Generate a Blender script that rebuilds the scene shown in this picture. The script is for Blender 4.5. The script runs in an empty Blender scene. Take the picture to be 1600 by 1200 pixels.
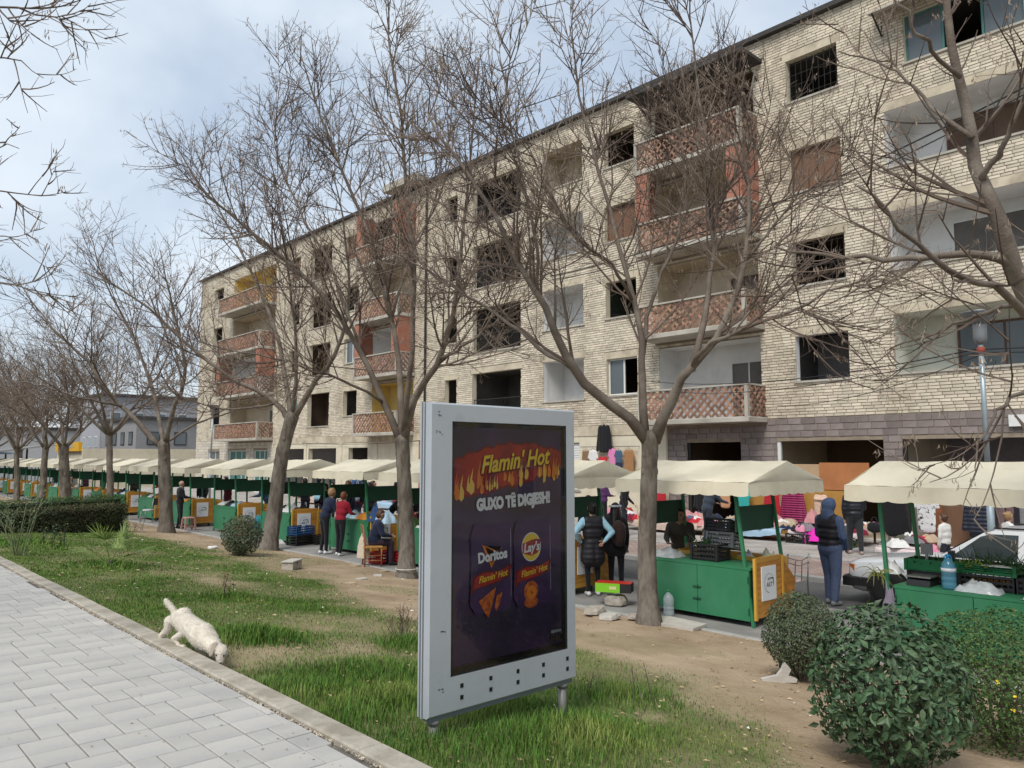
import bpy, math, random
import numpy as np
from mathutils import Vector, Matrix, Euler, noise as mnoise
R = math.radians; PI = math.pi
rnd = random.Random(7); nprng = np.random.default_rng(7)
sc = bpy.context.scene; COL = sc.collection

# ---------------------------------------------------------------- camera, sky, sun, exposure
FPX = 1202.0                                   # focal length in pixels of a 1600 wide frame
PITCH = math.atan(115 / FPX); YAW = R(42.7)
CAMZ = 1.7
cam_d = bpy.data.cameras.new('camera'); cam = bpy.data.objects.new('camera', cam_d); COL.objects.link(cam)
cam_d.sensor_width = 36; cam_d.lens = 36 * FPX / 1600; cam_d.clip_start = .05; cam_d.clip_end = 3000
cam.location = (0, 0, CAMZ); cam.rotation_euler = (PI / 2 + PITCH, 0, -YAW)
sc.camera = cam

SUN_EL, SUN_AZ = R(52), R(250)                 # azimuth measured from +Y towards +X
w = bpy.data.worlds.new('World'); sc.world = w; w.use_nodes = True
nt = w.node_tree; nt.nodes.clear()
def wn(t, **k):
    n = nt.nodes.new(t)
    for a, b in k.items(): setattr(n, a, b)
    return n
sky = wn('ShaderNodeTexSky', sky_type='NISHITA', sun_disc=False, sun_elevation=SUN_EL, sun_rotation=SUN_AZ,
         air_density=1.2, dust_density=1.0, ozone_density=1.6)
tc = wn('ShaderNodeTexCoord'); mp = wn('ShaderNodeMapping'); mp.inputs['Scale'].default_value = (1.0, 1.0, 1.5)
mp.inputs['Location'].default_value = (3.1, 1.7, .4)
n1 = wn('ShaderNodeTexNoise'); n1.inputs['Scale'].default_value = 2.3; n1.inputs['Detail'].default_value = 5; n1.inputs['Roughness'].default_value = .52; n1.inputs['Distortion'].default_value = .35
n2 = wn('ShaderNodeTexNoise'); n2.inputs['Scale'].default_value = 4.6; n2.inputs['Detail'].default_value = 5; n2.inputs['Roughness'].default_value = .5
r1 = wn('ShaderNodeValToRGB'); r1.color_ramp.elements[0].position = .30; r1.color_ramp.elements[1].position = .60
r1.color_ramp.elements[0].color = (.45, .45, .45, 1); r1.color_ramp.elements[1].color = (1, 1, 1, 1)
r2 = wn('ShaderNodeValToRGB'); r2.color_ramp.elements[0].position = .35; r2.color_ramp.elements[1].position = .72
r2.color_ramp.elements[0].color = (4.5, 5.15, 5.95, 1); r2.color_ramp.elements[1].color = (5.9, 6.45, 6.95, 1)
mx = wn('ShaderNodeMixRGB'); bg = wn('ShaderNodeBackground'); out = wn('ShaderNodeOutputWorld')
bg.inputs['Strength'].default_value = .115
L = nt.links.new
L(tc.outputs['Generated'], mp.inputs['Vector']); L(mp.outputs[0], n1.inputs['Vector']); L(mp.outputs[0], n2.inputs['Vector'])
L(n1.outputs['Fac'], r1.inputs[0]); L(n2.outputs['Fac'], r2.inputs[0])
L(r1.outputs[0], mx.inputs[0]); L(sky.outputs[0], mx.inputs[1]); L(r2.outputs[0], mx.inputs[2])
L(mx.outputs[0], bg.inputs['Color']); L(bg.outputs[0], out.inputs['Surface'])

sd = bpy.data.lights.new('sun', 'SUN'); sd.energy = 2.2; sd.angle = R(22); sd.color = (1, .955, .88)
so = bpy.data.objects.new('sun', sd); COL.objects.link(so); so.location = (-20, -10, 40)
sdir = Vector((math.sin(SUN_AZ) * math.cos(SUN_EL), math.cos(SUN_AZ) * math.cos(SUN_EL), math.sin(SUN_EL)))
so.rotation_euler = sdir.to_track_quat('Z', 'Y').to_euler()

vs = sc.view_settings; vs.view_transform = 'Standard'; vs.look = 'None'; vs.exposure = .42; vs.gamma = 1
vs.use_curve_mapping = False
sc.cycles.use_denoising = True
try: sc.cycles.denoiser = 'OPENIMAGEDENOISE'
except Exception: pass
sc.cycles.max_bounces = 5; sc.cycles.transparent_max_bounces = 12
sc.cycles.caustics_reflective = False; sc.cycles.caustics_refractive = False

# ---------------------------------------------------------------- helpers
_f = np.array([math.sin(YAW) * math.cos(PITCH), math.cos(YAW) * math.cos(PITCH), math.sin(PITCH)])
_r = np.array([math.cos(YAW), -math.sin(YAW), 0.]); _u = np.cross(_r, _f); _c = np.array([0, 0, CAMZ])
def at(px, py, D):                       # a sight line and a distance give a place in the street
    return Vector(_c + D * (_f + _r * (px - 800) / FPX + _u * (600 - py) / FPX))
def atz(px, py, z):
    d = _f + _r * (px - 800) / FPX + _u * (600 - py) / FPX
    return Vector(_c + d * ((z - CAMZ) / d[2]))
def atx(px, py, x):
    d = _f + _r * (px - 800) / FPX + _u * (600 - py) / FPX
    return Vector(_c + d * (x / d[0]))
def proj(p):
    q = np.array(p) - _c; D = q @ _f
    return 800 + FPX * (q @ _r) / D, 600 - FPX * (q @ _u) / D, D

MATS = {}
def mat(name, col, rough=.8, var=.0, vmode='island', nscale=6., namt=.15, bump=.0, bscale=30., metal=0., spec=.35, hue=0.,
        col2=None, c2scale=2., c2lo=.45, c2hi=.6, wave=None, coat=0., trans=0., alpha=1., rings=None, sheen=0., stretch=None, subsurf=0.):
    """procedural surface: base colour, mottling, per piece variation, second colour in patches, fine relief"""
    if name in MATS: return MATS[name]
    m = bpy.data.materials.new(name); m.use_nodes = True; t = m.node_tree; N = t.nodes; lk = t.links.new
    b = N['Principled BSDF']
    b.inputs['Roughness'].default_value = rough; b.inputs['Metallic'].default_value = metal
    b.inputs['Specular IOR Level'].default_value = spec
    if coat: b.inputs['Coat Weight'].default_value = coat; b.inputs['Coat Roughness'].default_value = .08
    if trans: b.inputs['Transmission Weight'].default_value = trans
    if alpha < 1: b.inputs['Alpha'].default_value = alpha
    if sheen: b.inputs['Sheen Weight'].default_value = sheen
    tcn = N.new('ShaderNodeTexCoord'); vec = tcn.outputs['Object']
    if stretch:
        mpn = N.new('ShaderNodeMapping'); mpn.inputs['Scale'].default_value = stretch; lk(vec, mpn.inputs['Vector']); vec = mpn.outputs[0]
    rgb = N.new('ShaderNodeRGB'); rgb.outputs[0].default_value = (*col, 1); cur = rgb.outputs[0]
    if col2:
        nz = N.new('ShaderNodeTexNoise'); nz.inputs['Scale'].default_value = c2scale; nz.inputs['Detail'].default_value = 6; nz.inputs['Roughness'].default_value = .62
        lk(vec, nz.inputs['Vector']); rp = N.new('ShaderNodeValToRGB')
        rp.color_ramp.elements[0].position = c2lo; rp.color_ramp.elements[1].position = c2hi; lk(nz.outputs['Fac'], rp.inputs[0])
        mixn = N.new('ShaderNodeMixRGB'); lk(rp.outputs[0], mixn.inputs[0]); lk(cur, mixn.inputs[1]); mixn.inputs[2].default_value = (*col2, 1); cur = mixn.outputs[0]
    val = None
    if namt:
        nz = N.new('ShaderNodeTexNoise'); nz.inputs['Scale'].default_value = nscale; nz.inputs['Detail'].default_value = 5; nz.inputs['Roughness'].default_value = .6
        lk(vec, nz.inputs['Vector']); mr = N.new('ShaderNodeMapRange'); mr.inputs[1].default_value = .25; mr.inputs[2].default_value = .75
        mr.inputs[3].default_value = 1 - namt; mr.inputs[4].default_value = 1 + namt; lk(nz.outputs['Fac'], mr.inputs[0]); val = mr.outputs[0]
    if var or hue:
        if vmode == 'object': src = N.new('ShaderNodeObjectInfo').outputs['Random']
        else: src = N.new('ShaderNodeNewGeometry').outputs['Random Per Island']
        mr = N.new('ShaderNodeMapRange'); mr.inputs[3].default_value = 1 - var; mr.inputs[4].default_value = 1 + var; lk(src, mr.inputs[0])
        if val is None: val = mr.outputs[0]
        else:
            mm = N.new('ShaderNodeMath'); mm.operation = 'MULTIPLY'; lk(val, mm.inputs[0]); lk(mr.outputs[0], mm.inputs[1]); val = mm.outputs[0]
    if val is not None:
        hs = N.new('ShaderNodeHueSaturation'); lk(val, hs.inputs['Value']); lk(cur, hs.inputs['Color']); cur = hs.outputs[0]
        if hue:
            m2 = N.new('ShaderNodeMath'); m2.operation = 'MULTIPLY'; m2.inputs[1].default_value = 7.31; lk(src, m2.inputs[0])
            m3 = N.new('ShaderNodeMath'); m3.operation = 'FRACT'; lk(m2.outputs[0], m3.inputs[0])
            mr = N.new('ShaderNodeMapRange'); mr.inputs[3].default_value = .5 - hue; mr.inputs[4].default_value = .5 + hue; lk(m3.outputs[0], mr.inputs[0]); lk(mr.outputs[0], hs.inputs['Hue'])
    lk(cur, b.inputs['Base Color'])
    if bump or wave:
        bn = N.new('ShaderNodeBump'); h = None
        if bump:
            nz = N.new('ShaderNodeTexNoise'); nz.inputs['Scale'].default_value = bscale; nz.inputs['Detail'].default_value = 4; lk(vec, nz.inputs['Vector']); h = nz.outputs['Fac']
            bn.inputs['Strength'].default_value = bump
        if wave:                                          # quilted bands: (scale, strength)
            wv = N.new('ShaderNodeTexWave'); wv.bands_direction = 'Z'; wv.inputs['Scale'].default_value = wave[0]; wv.inputs['Distortion'].default_value = 1.2; wv.inputs['Detail'].default_value = 2
            wv.wave_profile = 'SIN'; lk(tcn.outputs['Object'], wv.inputs['Vector']); h = wv.outputs['Fac']; bn.inputs['Strength'].default_value = wave[1]
        bn.inputs['Distance'].default_value = .02; lk(h, bn.inputs['Height']); lk(bn.outputs[0], b.inputs['Normal'])
    MATS[name] = m
    return m

def tag(o, label=None, cat=None, group=None, kind=None):
    if label: o['label'] = label
    if cat: o['category'] = cat
    if group: o['group'] = group
    if kind: o['kind'] = kind
    return o
def thing(name, label, cat, loc=(0, 0, 0), rz=0, group=None):
    o = bpy.data.objects.new(name, None); COL.objects.link(o); o.location = loc; o.rotation_euler = (0, 0, rz); o.empty_display_size = .1
    return tag(o, label, cat, group)
def inst(name, mesh, parent=None, loc=(0, 0, 0), rot=(0, 0, 0), scale=(1, 1, 1)):
    o = bpy.data.objects.new(name, mesh); COL.objects.link(o); o.parent = parent
    o.location = loc; o.rotation_euler = rot; o.scale = scale
    return o
def copy_tree(o, parent=None):
    c = o.copy(); COL.objects.link(c); c.parent = parent
    for ch in o.children: copy_tree(ch, c)
    return c

class MB:
    def __init__(s): s.v = []; s.f = []; s.m = []
    def add(s, vs, fs, mi=0):
        n = len(s.v); s.v.extend(vs)
        for f in fs: s.f.append([i + n for i in f]); s.m.append(mi)
        return s
    def box(s, x0, x1, y0, y1, z0, z1, mi=0):
        return s.add([(x0, y0, z0), (x1, y0, z0), (x1, y1, z0), (x0, y1, z0), (x0, y0, z1), (x1, y0, z1), (x1, y1, z1), (x0, y1, z1)],
              [(3, 2, 1, 0), (4, 5, 6, 7), (0, 1, 5, 4), (1, 2, 6, 5), (2, 3, 7, 6), (3, 0, 4, 7)], mi)
    def cbox(s, x0, x1, y0, y1, z0, z1, c=.01, mi=0):
        """box with its top edges chamfered"""
        return s.add([(x0, y0, z0), (x1, y0, z0), (x1, y1, z0), (x0, y1, z0), (x0, y0, z1 - c), (x1, y0, z1 - c), (x1, y1, z1 - c), (x0, y1, z1 - c),
                      (x0 + c, y0 + c, z1), (x1 - c, y0 + c, z1), (x1 - c, y1 - c, z1), (x0 + c, y1 - c, z1)],
              [(0, 1, 5, 4), (1, 2, 6, 5), (2, 3, 7, 6), (3, 0, 4, 7), (4, 5, 9, 8), (5, 6, 10, 9), (6, 7, 11, 10), (7, 4, 8, 11), (8, 9, 10, 11), (3, 2, 1, 0)], mi)
    def obox(s, c, size, rot=(0, 0, 0), mi=0):
        M = Euler(rot).to_matrix(); c = Vector(c); a, b, d = [q / 2 for q in size]
        vs = [tuple(c + M @ Vector((x, y, z))) for z in (-d, d) for x, y in ((-a, -b), (a, -b), (a, b), (-a, b))]
        return s.add(vs, [(3, 2, 1, 0), (4, 5, 6, 7), (0, 1, 5, 4), (1, 2, 6, 5), (2, 3, 7, 6), (3, 0, 4, 7)], mi)
    def bar(s, a, b, w, h, mi=0, up=(0, 0, 1)):
        a = Vector(a); b = Vector(b); d = (b - a).normalized(); up = Vector(up)
        if abs(d.dot(up)) > .98: up = Vector((1, 0, 0))
        x = d.cross(up).normalized() * w / 2; y = d.cross(x).normalized() * h / 2
        vs = [tuple(p + i * x + j * y) for p in (a, b) for i, j in ((-1, -1), (1, -1), (1, 1), (-1, 1))]
        return s.add(vs, [(0, 1, 2, 3), (7, 6, 5, 4), (0, 4, 5, 1), (1, 5, 6, 2), (2, 6, 7, 3), (3, 7, 4, 0)], mi)
    def tube(s, pts, rads, n=6, mi=0, cap=True, jitter=0.):
        pts = [Vector(p) for p in pts]
        if not hasattr(rads, '__len__'): rads = [rads] * len(pts)
        base = len(s.v); k = len(pts); ref = None
        for i, p in enumerate(pts):
            d = (pts[min(i + 1, k - 1)] - pts[max(i - 1, 0)])
            if d.length < 1e-9: d = Vector((0, 0, 1))
            d.normalize()
            if ref is None: ref = d.orthogonal().normalized()
            x = (ref - d * ref.dot(d))
            x = x.normalized() if x.length > 1e-6 else d.orthogonal().normalized()
            ref = x; y = d.cross(x)
            for j in range(n):
                a = 2 * PI * j / n; rr = rads[i] * (1 + (rnd.uniform(-jitter, jitter) if jitter else 0))
                s.v.append(tuple(p + (x * math.cos(a) + y * math.sin(a)) * rr))
        for i in range(k - 1):
            for j in range(n):
                j2 = (j + 1) % n
                s.f.append([base + i * n + j, base + i * n + j2, base + (i + 1) * n + j2, base + (i + 1) * n + j]); s.m.append(mi)
        if cap and n > 2:
            s.f.append([base + j for j in range(n)][::-1]); s.m.append(mi)
            s.f.append([base + (k - 1) * n + j for j in range(n)]); s.m.append(mi)
        return s
    def lathe(s, prof, n=16, c=(0, 0, 0), mi=0, sx=1, sy=1):
        base = len(s.v)
        for r, z in prof:
            for j in range(n):
                a = 2 * PI * j / n; s.v.append((c[0] + r * math.cos(a) * sx, c[1] + r * math.sin(a) * sy, c[2] + z))
        for i in range(len(prof) - 1):
            for j in range(n):
                j2 = (j + 1) % n; s.f.append([base + i * n + j, base + i * n + j2, base + (i + 1) * n + j2, base + (i + 1) * n + j]); s.m.append(mi)
        s.f.append([base + j for j in range(n)][::-1]); s.m.append(mi)
        s.f.append([base + (len(prof) - 1) * n + j for j in range(n)]); s.m.append(mi)
        return s
    def prism(s, outline, d0, d1, fn=lambda u, v, d: (u, d, v), mi=0):
        """2d outline swept from depth d0 to d1; fn turns (u, v, depth) into a point"""
        n = len(outline); vs = [fn(u, v, d0) for u, v in outline] + [fn(u, v, d1) for u, v in outline]
        fs = [list(range(n)), list(range(2 * n - 1, n - 1, -1))] + [[i, i + n, (i + 1) % n + n, (i + 1) % n] for i in range(n)]
        return s.add(vs, fs, mi)
    def ball(s, c, r, n=8, m=6, mi=0, M=None):
        """ellipsoid; r is a number or three"""
        if not hasattr(r, '__len__'): r = (r, r, r)
        c = Vector(c); base = len(s.v)
        def pt(x, y, z):
            q = Vector((x * r[0], y * r[1], z * r[2]))
            return tuple(c + (M @ q if M is not None else q))
        s.v.append(pt(0, 0, -1))
        for i in range(1, m):
            th = PI * i / m
            for j in range(n):
                a = 2 * PI * j / n; s.v.append(pt(math.sin(th) * math.cos(a), math.sin(th) * math.sin(a), -math.cos(th)))
        s.v.append(pt(0, 0, 1)); top = len(s.v) - 1
        for j in range(n):
            j2 = (j + 1) % n
            s.f.append([base, base + 1 + j2, base + 1 + j]); s.m.append(mi)
            s.f.append([top, base + 1 + (m - 2) * n + j, base + 1 + (m - 2) * n + j2]); s.m.append(mi)
            for i in range(m - 2):
                a = base + 1 + i * n
                s.f.append([a + j, a + j2, a + n + j2, a + n + j]); s.m.append(mi)
        return s
    def mesh(s, name, mats, smooth=False):
        me = bpy.data.meshes.new(name); me.from_pydata([tuple(v) for v in s.v], [], s.f)
        mats = mats if isinstance(mats, (list, tuple)) else [mats]
        for m in mats: me.materials.append(m)
        if len(mats) > 1: me.polygons.foreach_set('material_index', s.m)
        if smooth: me.polygons.foreach_set('use_smooth', [True] * len(me.polygons))
        me.update(); return me
    def build(s, name, mats, parent=None, smooth=False, loc=(0, 0, 0)):
        return inst(name, s.mesh(name, mats, smooth), parent, loc)

def np_mesh(name, V, F, mats, smooth=False, mi=None):
    """big meshes: V (n,3), F (m,k) arrays, all faces with k corners"""
    me = bpy.data.meshes.new(name); V = np.asarray(V, np.float32); F = np.asarray(F, np.int32); k = F.shape[1]
    me.vertices.add(len(V)); me.vertices.foreach_set('co', V.ravel())
    me.loops.add(F.size); me.loops.foreach_set('vertex_index', F.ravel())
    me.polygons.add(len(F)); me.polygons.foreach_set('loop_start', np.arange(0, F.size, k, dtype=np.int32))
    try: me.polygons.foreach_set('loop_total', np.full(len(F), k, np.int32))
    except Exception: pass
    mats = mats if isinstance(mats, (list, tuple)) else [mats]
    for m in mats: me.materials.append(m)
    if mi is not None: me.polygons.foreach_set('material_index', np.asarray(mi, np.int32))
    if smooth: me.polygons.foreach_set('use_smooth', np.ones(len(F), bool))
    me.update(calc_edges=True); return me

scratch = bpy.data.scenes.new('scratch')
def evaluated(obj):
    COL.objects.unlink(obj); scratch.collection.objects.link(obj); vl = scratch.view_layers[0]; vl.update(); dg = vl.depsgraph
    me = bpy.data.meshes.new_from_object(obj.evaluated_get(dg)); scratch.collection.objects.unlink(obj); return me
def text_mesh(name, body, size, m, shear=0., offset=0., extrude=.0006, space=1., align='CENTER'):
    cu = bpy.data.curves.new(name, 'FONT'); cu.body = body; cu.size = size; cu.shear = shear; cu.offset = offset; cu.extrude = extrude
    cu.space_character = space; cu.align_x = align; cu.align_y = 'CENTER'; cu.resolution_u = 3
    o = bpy.data.objects.new(name, cu); COL.objects.link(o); me = evaluated(o); bpy.data.objects.remove(o); bpy.data.curves.remove(cu)
    me.materials.clear(); me.materials.append(m); me.name = name
    return me
def nz(x, y, z=0, s=1.): return mnoise.noise(Vector((x * s, y * s, z * s)))
# ---------------------------------------------------------------- ground, walkway, lawn, road
def tiles(name, c1, c2, mortar, w, h, ms=.012, rough=.85, bump=.4):
    m = bpy.data.materials.new(name); m.use_nodes = True; t = m.node_tree; N = t.nodes; lk = t.links.new; b = N['Principled BSDF']
    b.inputs['Roughness'].default_value = rough; b.inputs['Specular IOR Level'].default_value = .25
    tcn = N.new('ShaderNodeTexCoord'); mpn = N.new('ShaderNodeMapping'); mpn.inputs['Rotation'].default_value = (0, 0, PI / 2); lk(tcn.outputs['Object'], mpn.inputs[0])
    br = N.new('ShaderNodeTexBrick'); br.inputs['Scale'].default_value = 1; br.inputs['Brick Width'].default_value = w; br.inputs['Row Height'].default_value = h; br.inputs['Mortar Size'].default_value = ms
    br.inputs['Color1'].default_value = (*c1, 1); br.inputs['Color2'].default_value = (*c2, 1); br.inputs['Mortar'].default_value = (*mortar, 1); lk(mpn.outputs[0], br.inputs[0])
    nzn = N.new('ShaderNodeTexNoise'); nzn.inputs['Scale'].default_value = 1.3; nzn.inputs['Detail'].default_value = 8; lk(tcn.outputs['Object'], nzn.inputs[0])
    mr = N.new('ShaderNodeMapRange'); mr.inputs[1].default_value = .3; mr.inputs[2].default_value = .7; mr.inputs[3].default_value = .75; mr.inputs[4].default_value = 1.2; lk(nzn.outputs[0], mr.inputs[0])
    hs = N.new('ShaderNodeHueSaturation'); lk(mr.outputs[0], hs.inputs['Value']); lk(br.outputs[0], hs.inputs['Color']); lk(hs.outputs[0], b.inputs['Base Color'])
    bp = N.new('ShaderNodeBump'); bp.inputs['Strength'].default_value = bump; bp.inputs['Distance'].default_value = .01; bp.invert = True; lk(br.outputs['Fac'], bp.inputs['Height']); lk(bp.outputs[0], b.inputs['Normal'])
    return m

def lawn_z(x, y):
    if x < 3.2: z = -.07 - .05 * (x - 2.66) / .54
    else: z = -.12 - (x - 3.2) * .103
    return z + .035 * nz(x, y, 0, .45) + .012 * nz(x, y, 3, 1.9)
def gp(px, py):                       # where a sight line meets the lawn
    z = -.3
    for i in range(8): p = atz(px, py, z); z = lawn_z(p.x, p.y)
    return Vector((p.x, p.y, z))
_edge = [(-6, 3.4), (1.5, 4.0), (2.6, 4.55)] + [(gp(*q).y, gp(*q).x) for q in ((1175, 1140), (1060, 1065), (905, 1012), (700, 985), (600, 962), (540, 935), (480, 905), (340, 862), (230, 838))] + [(30, 7.4), (80, 7.4)]
_edge.sort()
_ey = [e[0] for e in _edge]; _ex = [e[1] for e in _edge]
_bare = [(gp(450, 1018), .75, .9), (gp(560, 1010), .5, .45), (gp(330, 905), .6, 1.6), (gp(520, 975), .7, .7), (gp(360, 1040), .3, .4), (gp(1010, 1120), .2, .2)]
def grass_w(x, y):
    e = np.interp(y, _ey, _ex) + .55 * nz(x, y, 5, .8) + .30 * nz(x, y, 9, 2.6)
    g = 1 / (1 + math.exp(-(e - x) * 5.0))
    for c, rx, ry in _bare:
        d = ((x - c.x) / rx) ** 2 + ((y - c.y) / ry) ** 2
        g *= 1 - .8 * math.exp(-d * 1.2) * (.75 + .6 * nz(x, y, 2, 2.2))
    g *= .86 + .42 * nz(x, y, 7, 1.1)
    if 7.2 < x < 9.6 and nz(x, y, 11, .5) > .25: g = max(g, .25)
    return max(0., min(1., g))

mg = mat('far_ground', (.23, .22, .20), .9, nscale=.3, namt=.3, bump=.3)
g = MB().add([(-700, -700, -.95), (700, -700, -.95), (700, 1100, -.95), (-700, 1100, -.95)], [(0, 1, 2, 3)]).build('ground', mg); tag(g, 'bare grey ground reaching to the horizon', kind='structure')

# lawn sheet with a painted-in weight of where grass grows
X0, X1, Y0, Y1 = 2.64, 9.87, -7., 74.
ys = np.concatenate([np.arange(Y0, 30, .14), np.arange(30, Y1 + .1, .5)]); xs = np.linspace(X0, X1, 58)
V = []; W = []
for y in ys:
    for x in xs:
        V.append((x, y, lawn_z(x, y))); W.append(grass_w(x, y))
nxn = len(xs); idx = np.arange(len(ys) * nxn).reshape(len(ys), nxn)
F = np.stack([idx[:-1, :-1], idx[:-1, 1:], idx[1:, 1:], idx[1:, :-1]], -1).reshape(-1, 4)
lm = bpy.data.materials.new('lawn_soil'); lm.use_nodes = True; t = lm.node_tree; N = t.nodes; lk = t.links.new; b = N['Principled BSDF']; b.inputs['Roughness'].default_value = .95; b.inputs['Specular IOR Level'].default_value = .1
a = N.new('ShaderNodeAttribute'); a.attribute_name = 'grass'
tcn = N.new('ShaderNodeTexCoord'); q1 = N.new('ShaderNodeTexNoise'); q1.inputs['Scale'].default_value = 1.1; q1.inputs['Detail'].default_value = 9; q1.inputs['Roughness'].default_value = .68; lk(tcn.outputs['Object'], q1.inputs[0])
rd = N.new('ShaderNodeValToRGB'); rd.color_ramp.elements[0].position = .30; rd.color_ramp.elements[0].color = (.25, .178, .115, 1); rd.color_ramp.elements[1].position = .72; rd.color_ramp.elements[1].color = (.44, .34, .235, 1); lk(q1.outputs[0], rd.inputs[0])
q2 = N.new('ShaderNodeTexNoise'); q2.inputs['Scale'].default_value = 5; q2.inputs['Detail'].default_value = 8; lk(tcn.outputs['Object'], q2.inputs[0])
rg = N.new('ShaderNodeValToRGB'); rg.color_ramp.elements[0].position = .3; rg.color_ramp.elements[0].color = (.062, .085, .024, 1); rg.color_ramp.elements[1].position = .72; rg.color_ramp.elements[1].color = (.14, .175, .05, 1); lk(q2.outputs[0], rg.inputs[0])
mxn = N.new('ShaderNodeMixRGB'); lk(a.outputs['Fac'], mxn.inputs[0]); lk(rd.outputs[0], mxn.inputs[1]); lk(rg.outputs[0], mxn.inputs[2]); lk(mxn.outputs[0], b.inputs['Base Color'])
q3 = N.new('ShaderNodeTexNoise'); q3.inputs['Scale'].default_value = 22; q3.inputs['Detail'].default_value = 6; lk(tcn.outputs['Object'], q3.inputs[0])
bp = N.new('ShaderNodeBump'); bp.inputs['Strength'].default_value = .7; bp.inputs['Distance'].default_value = .03; lk(q3.outputs[0], bp.inputs['Height']); lk(bp.outputs[0], b.inputs['Normal'])
me = np_mesh('lawn', V, F, lm, True); at_ = me.attributes.new('grass', 'FLOAT', 'POINT'); at_.data.foreach_set('value', W)
lawn = inst('lawn', me); tag(lawn, 'worn lawn with bare earth sloping down to the stalls', kind='structure')

# grass blades
tufts = [(gp(400, 1000), .55, .26), (gp(372, 935), .42, .14), (gp(640, 1010), .45, .20), (gp(560, 1120), .5, .14), (gp(690, 1165), .5, .10), (gp(840, 1170), .6, .22), (gp(900, 1150), .6, .22), (gp(760, 1110), .6, .2), (gp(560, 1050), .8, .12),
         (gp(180, 885), .7, .15), (gp(40, 850), .9, .16), (gp(480, 1080), .6, .10), (gp(980, 1090), .55, .15), (gp(620, 1100), .5, .16), (gp(1290, 1075), .25, .05)]
def lawn_z_np(x, y): return lawn_z(x, y)
pts = []
def scatter(n, xa, xb, ya, yb, hscale, wd):
    xs_ = nprng.uniform(xa, xb, n); ys_ = nprng.uniform(ya, yb, n)
    for x, y in zip(xs_, ys_):
        gw = grass_w(x, y); extra = 0.
        for c, r, h in tufts:
            d = ((x - c.x) ** 2 + (y - c.y) ** 2) / (r * r)
            if d < 2.5: extra = max(extra, .78 * h * math.exp(-d * 1.6))
        if gw < .10 and extra < .05: continue
        if rnd.random() > gw ** 1.25 + extra * 5: continue
        pts.append((x, y, lawn_z(x, y) - .004, (.014 + .028 * rnd.random() + .03 * max(0, nz(x, y, 4, 1.0))) * hscale * (.5 + .6 * gw) + extra * rnd.uniform(.35, 1.05), wd * (1 + 3 * extra), rnd.random()))
scatter(62000, 2.68, 6.9, 2.0, 7.0, 1.0, .0042)
scatter(66000, 2.68, 8.0, 7.0, 13.0, 1.0, .0065)
scatter(60000, 2.70, 9.3, 13.0, 26.0, 1.0, .010)
scatter(9000, 2.70, 9.3, 26.0, 45.0, 1.3, .022)
P = np.array(pts); n = len(P)
ang = nprng.uniform(0, 2 * PI, n); lean = nprng.uniform(.1, .75, n) * P[:, 3]; dx = np.cos(ang); dy = np.sin(ang); wx = -dy * P[:, 4]; wy = dx * P[:, 4]
B = P[:, :3]; mid = B + np.stack([dx * lean * .35, dy * lean * .35, P[:, 3] * .6], 1); tip = B + np.stack([dx * lean, dy * lean, P[:, 3] * .95], 1); wv = np.stack([wx, wy, np.zeros(n)], 1) / 2
GV = np.stack([B - wv, B + wv, mid + wv * .8, mid - wv * .8, tip], 1).reshape(-1, 3); o5 = np.arange(n)[:, None] * 5
GF = np.concatenate([o5 + [0, 1, 2], o5 + [0, 2, 3], o5 + [3, 2, 4]], 0)
m_gr = mat('grass_blade', (.088, .170, .030), .75, var=.42, hue=.030, nscale=.9, namt=.25, col2=(.19, .22, .06), c2scale=.9, c2lo=.52, c2hi=.72, spec=.15)
gr = inst('grass', np_mesh('grass', GV, GF, m_gr)); tag(gr, 'short patchy green grass with taller tufts on the lawn', 'grass', kind='stuff')

# litter and dry leaves on the lawn
lv = MB(); lv2 = MB()
for i in range(1500):
    y = 2.4 + 24 * rnd.random() ** 1.8; x = rnd.uniform(2.7, 9.7); z = lawn_z(x, y) + .006 + .03 * grass_w(x, y); s = rnd.uniform(.006, .024) * (1 + y / 18)
    a = rnd.uniform(0, 2 * PI); c, d = math.cos(a) * s, math.sin(a) * s
    (lv if rnd.random() < .95 else lv2).add([(x - c, y - d, z), (x + d * .5, y - c * .5, z + .004 + rnd.random() * .012), (x + c, y + d, z + .004), (x - d * .5, y + c * .5, z + rnd.random() * .010)], [(0, 1, 2, 3)])
o = lv.build('leaf_litter', mat('dry_leaf', (.36, .27, .16), .9, var=.45, namt=0)); tag(o, 'dry brown leaf bits strewn over the lawn and earth', 'leaves', kind='stuff')
o = lv2.build('paper_litter', mat('scrap_paper', (.72, .70, .66), .8, var=.2, namt=0)); tag(o, 'small white paper scraps strewn over the lawn', 'litter', kind='stuff')

# walkway: bedding, pavers, kerb stones
tag(MB().box(-9, 2.64, -8, 74, -.5, -.022).build('walkway', mat('joint_sand', (.13, .118, .102), .95, namt=.3)), 'paved walkway of light grey concrete slabs', kind='structure')
wk = bpy.data.objects['walkway']
m_pvI = mat('paver_concrete_i', (.435, .415, .382), .82, var=.07, nscale=3, namt=.10, bump=.15, bscale=160, col2=(.35, .34, .325), c2scale=1.1, spec=.3)
m_pvO = mat('paver_concrete', (.435, .415, .382), .82, var=.07, vmode='object', nscale=3, namt=.10, bump=.15, bscale=160, col2=(.35, .34, .325), c2scale=1.1, spec=.3)
m_psO = mat('paver_blue_grey', (.39, .376, .352), .82, var=.05, vmode='object', nscale=3, namt=.10, bump=.15, bscale=160, spec=.3)
m_psI = mat('paver_blue_grey_i', (.39, .376, .352), .82, var=.05, nscale=3, namt=.10, bump=.15, bscale=160, spec=.3)
CH, LL, SS, GAP = .25, .262, .142, .0085
cand = []
row = 0; y = -2.
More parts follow.
